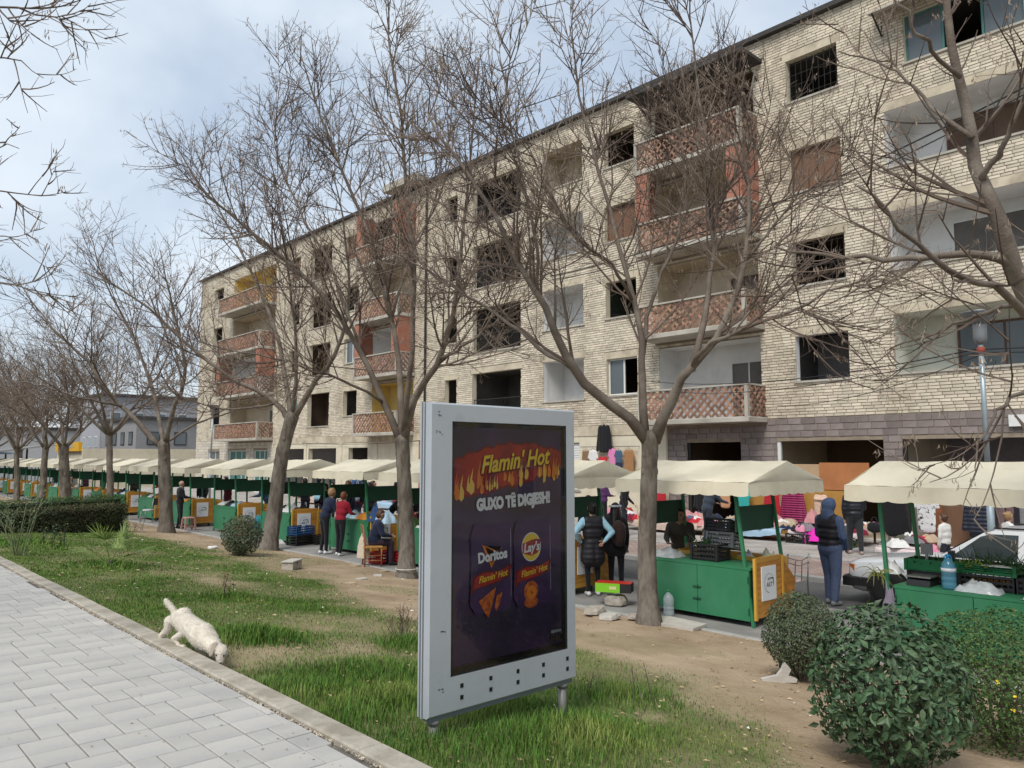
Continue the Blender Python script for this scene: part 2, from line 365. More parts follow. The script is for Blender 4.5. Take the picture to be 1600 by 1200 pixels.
while y < 48:
    x = -7.2 + (row * .262) % (2 * LL + SS); k = row % 3; y1 = y + CH
    seq = [LL, LL, SS]; j = 0; x -= .66
    while x < 2.45:
        l = seq[j % 3]; xe = min(x + l, 2.46)
        if xe - x > .05 and x > -4.2: cand.append((x + GAP / 2, xe - GAP / 2, y + GAP / 2, y1 - GAP / 2, l == SS))
        x += l; j += 1
    y += CH; row += 1
vis = []
for i, (xa, xb, ya, yb, s) in enumerate(cand):
    if ya > .5:
        px, py, D = proj(((xa + xb) / 2, (ya + yb) / 2, 0))
        if D > .5 and -20 < px < 1600 and 0 < py < 1215 and abs(xb - xa - (SS if s else LL) + GAP) < .001: vis.append((D, i))
vis.sort(); near = set(i for _, i in vis[:300])
pm = {False: MB().cbox(-(LL - GAP) / 2, (LL - GAP) / 2, -(CH - GAP) / 2, (CH - GAP) / 2, -.02, 0, .004).mesh('paver', m_pvO), True: MB().cbox(-(SS - GAP) / 2, (SS - GAP) / 2, -(CH - GAP) / 2, (CH - GAP) / 2, -.02, 0, .004).mesh('paver_small', m_psO)}
rest = MB()
for i, (xa, xb, ya, yb, s) in enumerate(cand):
    dz = rnd.uniform(-.0022, .0022)
    if i in near: inst('paver', pm[s], wk, ((xa + xb) / 2, (ya + yb) / 2, dz), (rnd.uniform(-.003, .003), rnd.uniform(-.003, .003), 0))
    else: rest.cbox(xa, xb, ya, yb, -.02, dz, .004, int(s))
tag(rest.build('paver_field', [m_pvI, m_psI], wk), kind='stuff')
m_kerb = mat('kerb_concrete', (.36, .325, .27), .9, var=.08, vmode='object', nscale=9, namt=.22, bump=.35, bscale=90, col2=(.27, .24, .19), c2scale=4)
kp = thing('kerb', 'pale concrete kerb between the walkway and the lawn', 'kerb', (0, 0, 0)); kp['kind'] = 'structure'; del kp['category']
km = MB().cbox(2.485, 2.655, .004, .996, -.35, .022, .012).mesh('kerb_stone', m_kerb)
for i in range(-6, 60): inst('kerb_stone', km, kp, (rnd.uniform(-.003, .003), i, rnd.uniform(-.003, .003)))
gb = MB()
for i in range(1400):
    y = 2.5 + 22 * rnd.random() ** 1.6; x = rnd.gauss(2.472, .012); s = rnd.uniform(.004, .012)
    gb.obox((x, y, -.006), (s, s * 1.5, s * .6), (rnd.random(), rnd.random(), rnd.random() * 6))
tag(gb.build('gutter_grit', mat('grit', (.42, .36, .28), .95, var=.5, namt=0)), 'pale grit and leaf crumbs lying along the kerb joint', 'grit', kind='stuff')

# market strip, road, far pavement
m_conc = mat('strip_concrete', (.27, .26, .245), .9, nscale=1.5, namt=.18, col2=(.21, .20, .19), c2scale=.8, bump=.25, bscale=60)
tag(MB().box(9.86, 12.75, -12, 78, -1.1, -.785).build('market_pavement', m_conc), 'grey concrete strip the stalls stand on', kind='structure')
m_edge = mat('strip_edge', (.34, .33, .31), .9, nscale=4, namt=.2, bump=.3)
e = MB()
for i in range(-12, 78): e.cbox(9.74, 9.856, i + .006, i + .994, -1.1, -.765, .01)
tag(e.build('strip_kerb', m_edge), 'low concrete edging along the stall strip', kind='structure')
m_asph = mat('asphalt', (.135, .133, .13), .9, nscale=.9, namt=.2, col2=(.105, .103, .10), c2scale=.5, bump=.35, bscale=110, spec=.25)
tag(MB().box(12.754, 15.2, -30, 120, -1.1, -.80).build('road', m_asph), 'grey asphalt road behind the stalls', kind='structure')
e = MB()
for i in range(-20, 90): e.cbox(15.2, 15.36, i + .006, i + .994, -1.1, -.69, .015)
tag(e.build('road_kerb', mat('road_kerb_concrete', (.36, .35, .33), .9, var=.1, nscale=3, namt=.2, bump=.3)), 'concrete kerb along the far side of the road', kind='structure')
tag(MB().box(15.364, 17.9, -20, 90, -1.1, -.70).build('brick_pavement', tiles('red_pavers', (.36, .26, .225), (.42, .32, .28), (.22, .17, .15), .22, .11)), 'reddish block pavement beyond the road', kind='structure')
e = MB()
for i in range(-20, 90): e.cbox(17.9, 18.04, i + .006, i + .994, -1.1, -.655, .012)
tag(e.build('pavement_step', m_edge), 'concrete edging between red and grey pavement', kind='structure')
tag(MB().box(18.044, 23.1, -20, 90, -1.1, -.665).build('grey_pavement', tiles('grey_pavers', (.38, .35, .325), (.43, .40, .37), (.24, .22, .205), .40, .17)), 'grey slab pavement in front of the apartment block', kind='structure')
wd = MB()                                     # crumbs and leaves blown over the slabs
for i in range(420):
    y = 3 + 20 * rnd.random() ** 1.5; x = 2.44 - abs(rnd.gauss(0, .9)) ** 1.5; s_ = rnd.uniform(.004, .013); a = rnd.uniform(0, 6.28); c, d = math.cos(a) * s_, math.sin(a) * s_
    wd.add([(x - c, y - d, .004), (x + d * .5, y - c * .5, .008), (x + c, y + d, .005), (x - d * .5, y + c * .5, .006)], [(0, 1, 2, 3)])
tag(wd.build('slab_litter', MATS['dry_leaf']), 'dry leaf crumbs scattered over the walkway slabs', 'litter', kind='stuff')
# ---------------------------------------------------------------- the long apartment block
FX = 23.0; YA, YB = -9.0, 61.7; ZT = 15.75; ZG = 2.95
bld = thing('apartment_block', 'long derelict four storey apartment block of cream brick over a shop floor', 'building', (FX, 0, 0))
m_mortar = mat('mortar', (.27, .22, .165), .95, nscale=3, namt=.25, bump=.4)
m_brI = mat('cream_brick_i', (.63, .56, .445), .88, var=.17, hue=.010, nscale=1.3, namt=.18, col2=(.37, .30, .22), c2scale=.55, c2lo=.49, c2hi=.76, stretch=(1, 1, .45), bump=.25, bscale=40, spec=.2)
m_brO = mat('cream_brick', (.61, .54, .43), .88, var=.17, hue=.010, vmode='object', nscale=1.3, namt=.13, bump=.25, bscale=40, spec=.2)
m_gbI = mat('grey_block_i', (.225, .190, .178), .88, var=.20, hue=.012, nscale=2, namt=.15, bump=.3, bscale=40, spec=.2)
m_gbO = mat('grey_block', (.225, .190, .178), .88, var=.20, hue=.012, vmode='object', nscale=2, namt=.15, bump=.3, bscale=40, spec=.2)
m_plas = mat('cream_plaster', (.64, .58, .45), .9, nscale=1.5, namt=.12, col2=(.52, .46, .34), c2scale=.6, c2lo=.5, c2hi=.75, bump=.15)
m_lint = mat('lintel_plaster', (.55, .48, .36), .9, nscale=2, namt=.18, col2=(.40, .34, .25), c2scale=1.2, bump=.2)
m_white = mat('white_plaster', (.70, .69, .67), .9, nscale=1.2, namt=.10, col2=(.55, .53, .50), c2scale=.9, c2lo=.55, c2hi=.8)
m_beige = mat('beige_plaster', (.52, .44, .33), .9, nscale=1.2, namt=.15, col2=(.38, .32, .24), c2scale=.9, c2lo=.5, c2hi=.8)
m_green = mat('pale_green_plaster', (.66, .66, .58), .9, nscale=1.2, namt=.12, col2=(.55, .55, .47), c2scale=.9)
m_greyp = mat('grey_plaster', (.33, .31, .31), .9, nscale=1.2, namt=.15)
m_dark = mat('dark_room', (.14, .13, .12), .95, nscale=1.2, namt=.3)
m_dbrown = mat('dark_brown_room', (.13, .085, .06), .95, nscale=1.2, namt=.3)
m_yel = mat('ochre_plaster', (.62, .47, .17), .9, nscale=1.2, namt=.12)
m_oran = mat('orange_brick', (.35, .165, .115), .9, nscale=5, namt=.18, col2=(.36, .14, .09), c2scale=2, bump=.5, bscale=14)
m_slab = mat('slab_concrete', (.46, .43, .37), .92, nscale=3, namt=.2, col2=(.34, .31, .26), c2scale=1.5, bump=.25)
m_terra = mat('terracotta', (.28, .160, .112), .9, var=.45, hue=.012, namt=.15)
m_roofedge = mat('roof_felt', (.055, .052, .05), .9, namt=.2)
m_wood = mat('old_wood', (.16, .085, .05), .75, nscale=4, namt=.25, stretch=(1, 1, .15))
m_glass_w = mat('window_glass', (.10, .12, .13), .08, spec=.6, namt=0)
m_frame_b = mat('brown_frame', (.12, .065, .045), .6, namt=.15)
m_frame_w = mat('white_frame', (.68, .68, .66), .6, namt=.08)
m_teal = mat('teal_door', (.06, .17, .15), .5, namt=.1)
m_iron = mat('dark_iron', (.035, .032, .03), .6, metal=.3, namt=.1)

def fl(k): return 3.0 + 3.04 * k
OPEN = []                                    # y0 y1 z0 z1
def P2(name, mb, m, parent): return mb.build(name, m, parent)
def L_(x): return x - FX
def opening(y0, y1, z0, z1, kind='room', wall=None, back=None, depth=3.2, frame=None, sill=True, lintel=True, name='window', rev=None):
    """a hole in the front with the space behind it"""
    OPEN.append((y0, y1, z0, z1))
    rev = rev or m_plas; mb = MB()
    # reveals .24 deep, then the room behind, wider than the hole
    a, d = .004, .24
    mb.add([(a, y0, z0), (a, y0, z1), (d, y0, z1), (d, y0, z0)], [(0, 1, 2, 3)], 0)
    mb.add([(a, y1, z0), (a, y1, z1), (d, y1, z1), (d, y1, z0)], [(3, 2, 1, 0)], 0)
    mb.add([(a, y0, z1), (a, y1, z1), (d, y1, z1), (d, y0, z1)], [(0, 1, 2, 3)], 0)
    mb.add([(a, y0, z0), (a, y1, z0), (d, y1, z0), (d, y0, z0)], [(3, 2, 1, 0)], 0)
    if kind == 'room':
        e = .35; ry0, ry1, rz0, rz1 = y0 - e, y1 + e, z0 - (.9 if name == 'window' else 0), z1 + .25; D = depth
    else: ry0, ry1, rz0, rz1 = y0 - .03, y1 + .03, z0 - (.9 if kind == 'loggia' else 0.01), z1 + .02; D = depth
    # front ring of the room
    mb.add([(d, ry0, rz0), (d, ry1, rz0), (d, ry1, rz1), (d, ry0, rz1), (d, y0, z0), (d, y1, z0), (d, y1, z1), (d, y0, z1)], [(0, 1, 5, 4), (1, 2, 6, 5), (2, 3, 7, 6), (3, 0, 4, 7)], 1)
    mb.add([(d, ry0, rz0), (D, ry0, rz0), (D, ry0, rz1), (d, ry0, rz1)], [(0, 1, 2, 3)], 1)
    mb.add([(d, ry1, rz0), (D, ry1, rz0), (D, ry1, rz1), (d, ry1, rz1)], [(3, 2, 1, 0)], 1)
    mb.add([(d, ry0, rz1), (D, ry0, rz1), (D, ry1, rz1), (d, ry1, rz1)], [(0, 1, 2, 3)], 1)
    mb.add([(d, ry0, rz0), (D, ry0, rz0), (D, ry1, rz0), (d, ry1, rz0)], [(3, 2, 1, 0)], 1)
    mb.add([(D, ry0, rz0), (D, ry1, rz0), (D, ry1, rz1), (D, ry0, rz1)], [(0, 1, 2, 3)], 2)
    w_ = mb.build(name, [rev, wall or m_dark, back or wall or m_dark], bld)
    if sill: P2('sill', MB().box(-.07, .10, y0 - .06, y1 + .06, z0 - .065, z0 - .003), m_slab, w_)
    if lintel:
        OPEN.append((y0 - .12, y1 + .12, z1, z1 + .27)); P2('lintel', MB().box(-.012, .05, y0 - .12, y1 + .12, z1 + .003, z1 + .267), m_lint, w_)
    if frame:
        fm, pm_, nv, broken = frame
        fb = MB(); t_ = .055; fb.box(.13, .19, y0 + .002, y0 + t_, z0, z1); fb.box(.13, .19, y1 - t_, y1 - .002, z0, z1)
        fb.box(.135, .185, y0 + t_, y1 - t_, z1 - t_, z1 - .002); fb.box(.135, .185, y0 + t_, y1 - t_, z0 + .002, z0 + t_)
        for i in range(1, nv): yy = y0 + (y1 - y0) * i / nv; fb.box(.132, .188, yy - .03, yy + .03, z0 + t_, z1 - t_)
        P2('frame', fb, fm, w_)
        for i in range(nv):
            if broken and i in broken: continue
            ya_ = y0 + (y1 - y0) * i / nv + .04; yb_ = y0 + (y1 - y0) * (i + 1) / nv - .04
            P2('pane', MB().box(.155, .163, ya_, yb_, z0 + .04, z1 - .04), pm_, w_)
    return w_
def inner_opening(parent, x, y0, y1, z0, z1, fm, glass=None, name='inner_window'):
    """a window set in the back wall of a loggia: dark box frame with depth"""
    mb = MB(); mb.box(x - .05, x + .02, y0 - .06, y0, z0, z1); mb.box(x - .05, x + .02, y1, y1 + .06, z0, z1); mb.box(x - .05, x + .02, y0 - .06, y1 + .06, z1, z1 + .06); mb.box(x - .05, x + .02, y0 - .06, y1 + .06, z0 - .05, z0)
    mb.box(x - .04, x + .01, (y0 + y1) / 2 - .025, (y0 + y1) / 2 + .025, z0, z1)
    o = P2(name, mb, fm, parent); P2('pane', MB().box(x - .02, x - .012, y0, y1, z0, z1), glass or m_dark, o); return o

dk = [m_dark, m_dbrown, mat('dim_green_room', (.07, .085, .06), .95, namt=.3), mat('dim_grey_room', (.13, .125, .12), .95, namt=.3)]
# --- right part, column by column (north end has the larger y)
for k in range(4):
    f = fl(k)
    # loggia nearest the right edge of view
    if k < 3:
        lw = [m_green, m_white, m_white][k]
        o = opening(4.7, 8.65, f + 1.12, f + 2.82, 'loggia', lw, lw, 1.35, sill=True, name='loggia', rev=lw)
        inner_opening(o, 1.33, 5.1, 7.35, f + 1.2, f + 2.45, [m_frame_b, m_frame_w, m_frame_b][k], [m_glass_w, m_dark, m_dbrown][k])
    else:
        o = opening(5.0, 8.0, f + 1.05, f + 2.5, wall=m_dark, frame=(m_teal, m_glass_w, 3, (1,)), lintel=False)
        P2('awning', MB().add([(-.75, 4.8, f + 2.55), (-.75, 8.75, f + 2.55), (0, 8.75, f + 2.78), (0, 4.8, f + 2.78), (-.75, 4.8, f + 2.60), (-.75, 8.75, f + 2.60), (0, 8.75, f + 2.84), (0, 4.8, f + 2.84)], [(0, 1, 2, 3), (7, 6, 5, 4), (0, 4, 5, 1), (1, 5, 6, 2), (3, 7, 4, 0)]), m_slab, o)
        P2('bracket', MB().bar((0, 8.6, f + 2.1), (-.7, 8.6, f + 2.56), .04, .04).bar((0, 8.6, f + 2.1), (0, 8.6, f + 2.7), .04, .04), m_iron, o)
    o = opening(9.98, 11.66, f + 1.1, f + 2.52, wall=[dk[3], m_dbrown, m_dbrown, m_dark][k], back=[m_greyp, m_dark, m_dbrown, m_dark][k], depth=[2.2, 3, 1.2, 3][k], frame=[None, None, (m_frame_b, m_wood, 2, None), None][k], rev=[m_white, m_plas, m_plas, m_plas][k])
    if k in (1, 3):
        gi = MB()
        for i in range(9): yy = 10.05 + i * .19; gi.box(.1, .112, yy, yy + .012, f + 1.12, f + 2.5)
        for i in range(4): zz = f + 1.3 + i * .36; gi.box(.101, .111, 10, 11.64, zz, zz + .012)
        P2('grille', gi, m_iron, o)
    opening(17.95, 19.45, f + 1.1, f + 2.52, wall=dk[(k + 1) % 3], frame=[(m_frame_w, m_glass_w, 2, (0,)), None, (m_frame_b, m_wood, 2, None), None][k])
    lw = [m_white, m_white, m_white, m_beige][k]
    o = opening(20.65, 22.95, f + 1.05, f + 2.72, 'loggia', lw, lw, 1.3, name='loggia', rev=lw)
    inner_opening(o, 1.28, 20.8, 21.7, f + 1.1, f + 2.25, m_frame_b, m_dark if k % 2 else m_glass_w)
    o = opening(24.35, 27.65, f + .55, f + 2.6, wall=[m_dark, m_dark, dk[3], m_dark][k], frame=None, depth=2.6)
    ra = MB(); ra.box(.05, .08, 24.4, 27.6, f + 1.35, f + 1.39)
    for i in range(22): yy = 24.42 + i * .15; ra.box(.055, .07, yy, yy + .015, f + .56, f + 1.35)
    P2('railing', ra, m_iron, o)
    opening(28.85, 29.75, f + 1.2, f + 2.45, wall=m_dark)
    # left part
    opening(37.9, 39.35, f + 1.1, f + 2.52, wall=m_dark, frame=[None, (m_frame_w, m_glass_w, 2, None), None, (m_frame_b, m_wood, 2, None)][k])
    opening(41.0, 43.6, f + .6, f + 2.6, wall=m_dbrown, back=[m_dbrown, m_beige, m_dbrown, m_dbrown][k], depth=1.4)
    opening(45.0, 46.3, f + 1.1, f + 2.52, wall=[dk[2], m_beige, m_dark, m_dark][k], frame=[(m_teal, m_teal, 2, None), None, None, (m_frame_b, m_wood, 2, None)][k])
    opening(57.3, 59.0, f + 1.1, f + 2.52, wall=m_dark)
    if YA < 0: opening(1.2, 3.0, f + 1.1, f + 2.52, wall=m_dark); opening(-3.4, -1.6, f + 1.1, f + 2.52, wall=dk[3])

def lattice(y0, y1, z0, z1, x, along='y', x1=None):
    """staggered terracotta pieces set on the slant, open between"""
    mb = MB(); s = .135; th = .075
    u0, u1 = (y0, y1) if along == 'y' else (x, x1)
    nu = int((u1 - u0) / s); nv = int((z1 - z0) / s); s_u = (u1 - u0) / nu; s_v = (z1 - z0) / nv
    for i in range(nu):
        for j in range(nv):
            a = 1 if (i + j) % 2 else -1; cu = u0 + (i + .5) * s_u; cv = z0 + (j + .5) * s_v; l = .175; dx_ = rnd.uniform(-.012, .012)
            ca = (cu - a * l * .36, cv - l * .36); cb = (cu + a * l * .36, cv + l * .36)
            if along == 'y': mb.bar((x + dx_, ca[0], ca[1]), (x + dx_, cb[0], cb[1]), th, .030, up=(1, 0, 0))
            else: mb.bar((ca[0], y0 + dx_, ca[1]), (cb[0], y0 + dx_, cb[1]), th, .030, up=(0, 1, 0))
    return mb
def balcony(y0, y1, k, wall, side=None, solid=False, inner=None, top=2.66, sidewalls=False, recess=True):
    f = fl(k); xo = -1.1
    o = MB().cbox(xo - .06, -.002, y0 - .05, y1 + .05, f - .16, f - .002, .02).build('balcony', m_slab, bld)
    OPEN.append((y0 - .05, y1 + .05, f - .16, f + .01))
    if recess: 
        r = opening(y0 + .12, y1 - .12, f + .012, f + top, 'balcony', wall, wall, 1.15, sill=False, lintel=False, name='recess', rev=wall)
        if inner: inner_opening(r, 1.13, *inner, m_frame_b if k % 2 else m_frame_w, m_dark)
    tag(lattice(y0 + .12, y1 - .12, f + .02, f + .98, xo, 'y').build('lattice', m_terra, o), kind='stuff')
    tag(lattice(y0, y0, f + .02, f + .98, xo + .1, 'x', -.02).build('side_lattice', m_terra, o), kind='stuff')
    for y in (y0, y1): P2('corner_post', MB().box(xo - .055, xo + .075, y - (.02 if y == y0 else .10), y + (.10 if y == y0 else .02), f, f + 1.0), m_slab, o)
    rl = MB().box(xo - .065, xo + .085, y0 - .03, y1 + .03, f + 1.003, f + 1.06).box(xo + .087, -.003, y0 - .03, y0 + .09, f + 1.003, f + 1.06).box(xo + .087, -.003, y1 - .09, y1 + .03, f + 1.003, f + 1.06)
    P2('rail', rl, m_slab, o)
    if sidewalls:
        P2('side_wall', MB().box(xo + .0, -.004, y0 - .01, y0 + .10, f + 1.063, f + 2.86), m_oran, o)
        P2('side_wall', MB().box(xo + .0, -.004, y1 - .10, y1 + .01, f + 1.063, f + 2.86), m_oran, o)
        P2('pier', MB().box(xo - .01, xo + .10, y0 + .103, y0 + .55, f + 1.063, f + 2.86), m_oran, o)
        P2('pier', MB().box(xo - .01, xo + .10, y1 - .55, y1 - .103, f + 1.063, f + 2.86), m_oran, o)
    return o
balcony(12.75, 17.05, 0, m_white, inner=(13.3, 14.6, 3.1, 5.0))
balcony(12.75, 17.05, 1, m_beige, inner=(13.6, 14.5, 6.9, 8.0))
balcony(12.75, 17.05, 2, m_beige, inner=(14.2, 15.2, 10.0, 11.0), sidewalls=True)
balcony(12.75, 17.05, 3, m_dbrown, inner=(13.2, 14.6, 13.0, 14.0))
for k in range(4): balcony(32.3, 36.4, k, [m_yel, m_white, m_beige, m_dbrown][k], sidewalls=k in (1, 3), inner=(33, 34.2, fl(k) + .1, fl(k) + 2))
for k in range(4): balcony(48.3, 55.4, k, [m_beige, m_white, m_beige, m_yel][k], inner=(50, 51.2, fl(k) + .1, fl(k) + 2), sidewalls=k == 1)
# overhang sheltering the top balcony
ov = MB().cbox(-1.3, -.004, 12.5, 17.3, 14.95, 15.08, .02).build('canopy_slab', m_roofedge, bld); OPEN.append((12.5, 17.3, 14.95, 15.09))
for y in (12.7, 17.1): P2('bracket', MB().bar((0, y, 14.4), (-1.1, y, 14.93), .05, .06), m_iron, ov)

# shop openings in the ground floor
shops = [(13.7, 15.8, m_dbrown, m_beige), (9.1, 12.4, m_beige, m_dbrown), (4.3, 8.58, m_greyp, mat('mauve_plaster', (.30, .27, .29), .9, namt=.15)), (-.2, 3.5, m_dark, m_dark), (-5.5, -1.2, m_dark, m_greyp)]
for a, b, wl, bk in shops:
    o = opening(a, b, -.66, 2.22, 'room', wl, bk, 4.2, sill=False, lintel=False, name='shop_opening', rev=m_frame_w if a == 9.1 else m_iron)
    P2('shutter_rail', MB().box(.03, .12, b - .10, b - .003, -.66, 2.21), m_frame_w if a == 9.1 else m_iron, o)
for a, b, wl, bk in [(36.6, 38.6, m_dark, m_dark), (40.0, 43.3, m_greyp, m_beige), (43.9, 47.4, m_greyp, m_greyp), (23.5, 26.5, m_dark, m_greyp), (28, 31, m_dark, m_dark)]:
    opening(a, b, -.66, 2.25, 'room', wl, bk, 3, sill=False, lintel=False, name='shop_opening', rev=m_plas)
for a, b, n_ in [(49.0, 51.2, 3), (52.4, 55.4, 3), (57.0, 59.2, 2)]:
    o = opening(a, b, -.66, 2.2, 'room', m_dark, m_dark, 2, sill=False, lintel=False, name='shop_front', rev=m_frame_w, frame=(m_frame_w, m_teal if n_ == 3 else m_glass_w, n_, None))
o = opening(20.9, 22.0, .4, 2.3, wall=m_dark, lintel=False)
sh = MB()
for i in range(19): z = .42 + i * .098; sh.box(.05, .07, 20.93, 21.97, z, z + .086)
P2('roller_shutter', sh, m_frame_w, o)

# wall sheet with holes, one cell at a time
def wall_cells(y0, y1, z0, z1, x, thick=True):
    ysn = sorted({y0, y1} | {v for o in OPEN for v in o[:2] if y0 < v < y1}); zsn = sorted({z0, z1} | {v for o in OPEN for v in o[2:] if z0 < v < z1}); mb = MB()
    for a, b in zip(ysn, ysn[1:]):
        st = None
        for c, d in list(zip(zsn, zsn[1:])) + [(None, None)]:
            solid = c is not None and not any(o[0] < (a + b) / 2 < o[1] and o[2] < (c + d) / 2 < o[3] for o in OPEN)
            if solid and st is None: st = c
            if solid: en = d
            if not solid and st is not None:
                mb.add([(x, a, st), (x, b, st), (x, b, en), (x, a, en)], [(0, 1, 2, 3)][::-1]); st = None
    for f in mb.f: f.reverse()
    return mb
wall = wall_cells(YA, YB, -1.0, ZT, 0).build('wall', m_mortar, bld)
sh = MB().box(.26, 11, YA, YB, ZT - .2, ZT - .01).add([(.005, YA, -1), (11, YA, -1), (11, YA, ZT), (.005, YA, ZT)], [(0, 1, 2, 3)]).add([(.005, YB, -1), (11, YB, -1), (11, YB, ZT), (.005, YB, ZT)], [(3, 2, 1, 0)]).add([(11, YA, -1), (11, YB, -1), (11, YB, ZT), (11, YA, ZT)], [(0, 1, 2, 3)])
P2('rear_shell', sh, m_plas, bld)
rf = P2('roof', MB().box(-.22, 11.2, YA - .1, 31.4, ZT + .003, ZT + .16).box(-.22, 11.2, 31.404, YB + .15, ZT + .003, ZT + .14), m_roofedge, bld)
P2('parapet_block', MB().box(-.75, 1.5, 31.6, 34.4, ZT + .17, ZT + .55), m_slab, rf)
P2('antenna_mast', MB().tube([(3, 40, ZT), (3, 40, ZT + 2)], .02), m_iron, rf)

def cut(y0, y1, z0, z1):
    segs = [(y0, y1)]
    for o in OPEN:
        if o[2] < z1 - .012 and o[3] > z0 + .012:
            ns = []
            for a, b in segs:
                if o[1] <= a or o[0] >= b: ns.append((a, b)); continue
                if o[0] > a: ns.append((a, o[0] - .004))
                if o[1] < b: ns.append((o[1] + .004, b))
            segs = ns
    return [s_ for s_ in segs if s_[1] - s_[0] > .05]
def lay(z0, z1, y0, y1, pitch, length, gap):
    out_ = []; nrow = int(round((z1 - z0) / pitch)); pitch = (z1 - z0) / nrow
    for r_ in range(nrow):
        z = z0 + r_ * pitch; y = y0 - (length / 2 if r_ % 2 else 0) - rnd.random() * .08
        while y < y1:
            l = length * rnd.uniform(.93, 1.07)
            for a, b in cut(max(y + gap / 2, y0), min(y + l - gap / 2, y1), z, z + pitch): out_.append((a, b, z + gap * .5, z + pitch - gap * .5))
            y += l
    return out_
def brickbox(mb, a, b, c, d, p, mi=0):
    j = [rnd.uniform(-.004, .004) for _ in range(4)]; e = .006
    mb.add([(-.002, a, c), (-.002, b, c), (-.002, b, d), (-.002, a, d), (-p, a + e, c + e + j[0]), (-p, b - e, c + e + j[1]), (-p, b - e, d - e + j[2]), (-p, a + e, d - e + j[3])], [(4, 7, 6, 5), (0, 4, 5, 1), (1, 5, 6, 2), (2, 6, 7, 3), (3, 7, 4, 0)], mi)
def lay_parts(bricks, name, field, mO, mI, length, height, prot):
    sc_ = []
    for i, (a, b, c, d) in enumerate(bricks):
        if abs(b - a - length) < .04:
            px, py, D = proj((FX, (a + b) / 2, (c + d) / 2))
            if 0 < px < 1600 and 0 < py < 1200 and not (py > 720): sc_.append((D, i))
    sc_.sort(); near = set(i for _, i in sc_[:300]); rest = MB()
    ms_ = []
    for v in range(5):
        mb = MB(); brickbox(mb, -length / 2, length / 2, -height / 2, height / 2, prot); ms_.append(mb.mesh(name, mO))
    for i, (a, b, c, d) in enumerate(bricks):
        if i in near: inst(name, ms_[i % 5], wall, (rnd.uniform(-.006, .004), (a + b) / 2, (c + d) / 2), (rnd.uniform(-.012, .012), 0, 0), (1, (b - a) / length, (d - c) / height))
        else: brickbox(rest, a, b, c, d, prot * rnd.uniform(.75, 1.25))
    tag(rest.build(field, mI, wall), kind='stuff')
lay_parts(lay(ZG, ZT, YA, YB, .092, .30, .014), 'brick', 'brick_field', m_brO, m_brI, .30 - .014, .078, .020)
lay_parts(lay(-.66, ZG - .012, YA, 16.6, .20, .42, .014), 'stone_block', 'stone_block_field', m_gbO, m_gbI, .42 - .014, .185, .022)
wb = MB()
for a, b, c, d in lay(-.66, ZG - .012, 48.0, YB, .2, .42, .014): brickbox(wb, a, b, c, d, .02)
tag(wb.build('painted_block_field', mat('painted_block', (.55, .50, .42), .9, var=.15, namt=.15), wall), kind='stuff')
# plastered stretch of the ground floor
pl = wall_cells(16.62, 47.98, -.66, ZG - .01, -.03); P2('plaster_facing', pl, m_plas, bld)
P2('plaster_band', MB().box(-.06, -.032, 16.64, 47.96, 2.55, ZG - .005), m_lint, bld)
for y in (16.65, 22.4, 27.2, 31.5, 35.6, 39.3, 43.55, 47.5): P2('pilaster', MB().box(-.075, -.031, y, y + .28, -.66, 2.545), m_plas if y != 31.5 else m_oran, bld)
P2('drain_pipe', MB().tube([(-.1, 31.3, -.6), (-.1, 31.3, 15.6)], .055, 8), m_iron, bld)
P2('light_box', MB().box(-.12, -.035, 5.2, 5.9, 2.5, 2.8), m_frame_w, bld)
# ---------------------------------------------------------------- bare street trees
m_bark = mat('bark', (.192, .166, .138), .95, nscale=9, namt=.38, col2=(.105, .085, .068), c2scale=7, c2lo=.42, c2hi=.62, bump=1.0, bscale=20, stretch=(1, 1, .3), spec=.1)
m_bark2 = mat('branch_bark', (.150, .120, .098), .95, nscale=3, namt=.25, col2=(.20, .17, .14), c2scale=1.5, bump=.5, bscale=40, spec=.1)
m_twig = mat('twig', (.130, .098, .082), .9, nscale=.8, namt=.25, col2=(.20, .155, .12), c2scale=.7, spec=.1)
m_seed = mat('seed_key', (.27, .21, .16), .9, var=.3, namt=0, spec=.1)

def resample(pts, n):
    """smooth curve through the given points"""
    P_ = [Vector(p) for p in pts]; P_ = [P_[0] * 2 - P_[1]] + P_ + [P_[-1] * 2 - P_[-2]]; out_ = []; m_ = len(P_) - 3
    for i in range(n):
        s = i / (n - 1) * m_; k = min(int(s), m_ - 1); t_ = s - k; a, b, c, d = P_[k:k + 4]
        out_.append(.5 * ((2 * b) + (-a + c) * t_ + (2 * a - 5 * b + 4 * c - d) * t_ * t_ + (-a + 3 * b - 3 * c + d) * t_ ** 3))
    return out_
def grow(rg, p, d, length, n, wob, up):
    pts = [p.copy()]; d = d.normalized(); st = length / n
    for i in range(n):
        d = (d + Vector((rg.gauss(0, wob), rg.gauss(0, wob), rg.gauss(0, wob) + up))).normalized(); p = p + d * st; pts.append(p.copy())
    return pts
def side(rg, d, ang):
    a = d.orthogonal().normalized(); a.rotate(Matrix.Rotation(rg.uniform(0, 2 * PI), 3, d)); return (d * math.cos(ang) + a * math.sin(ang)).normalized()
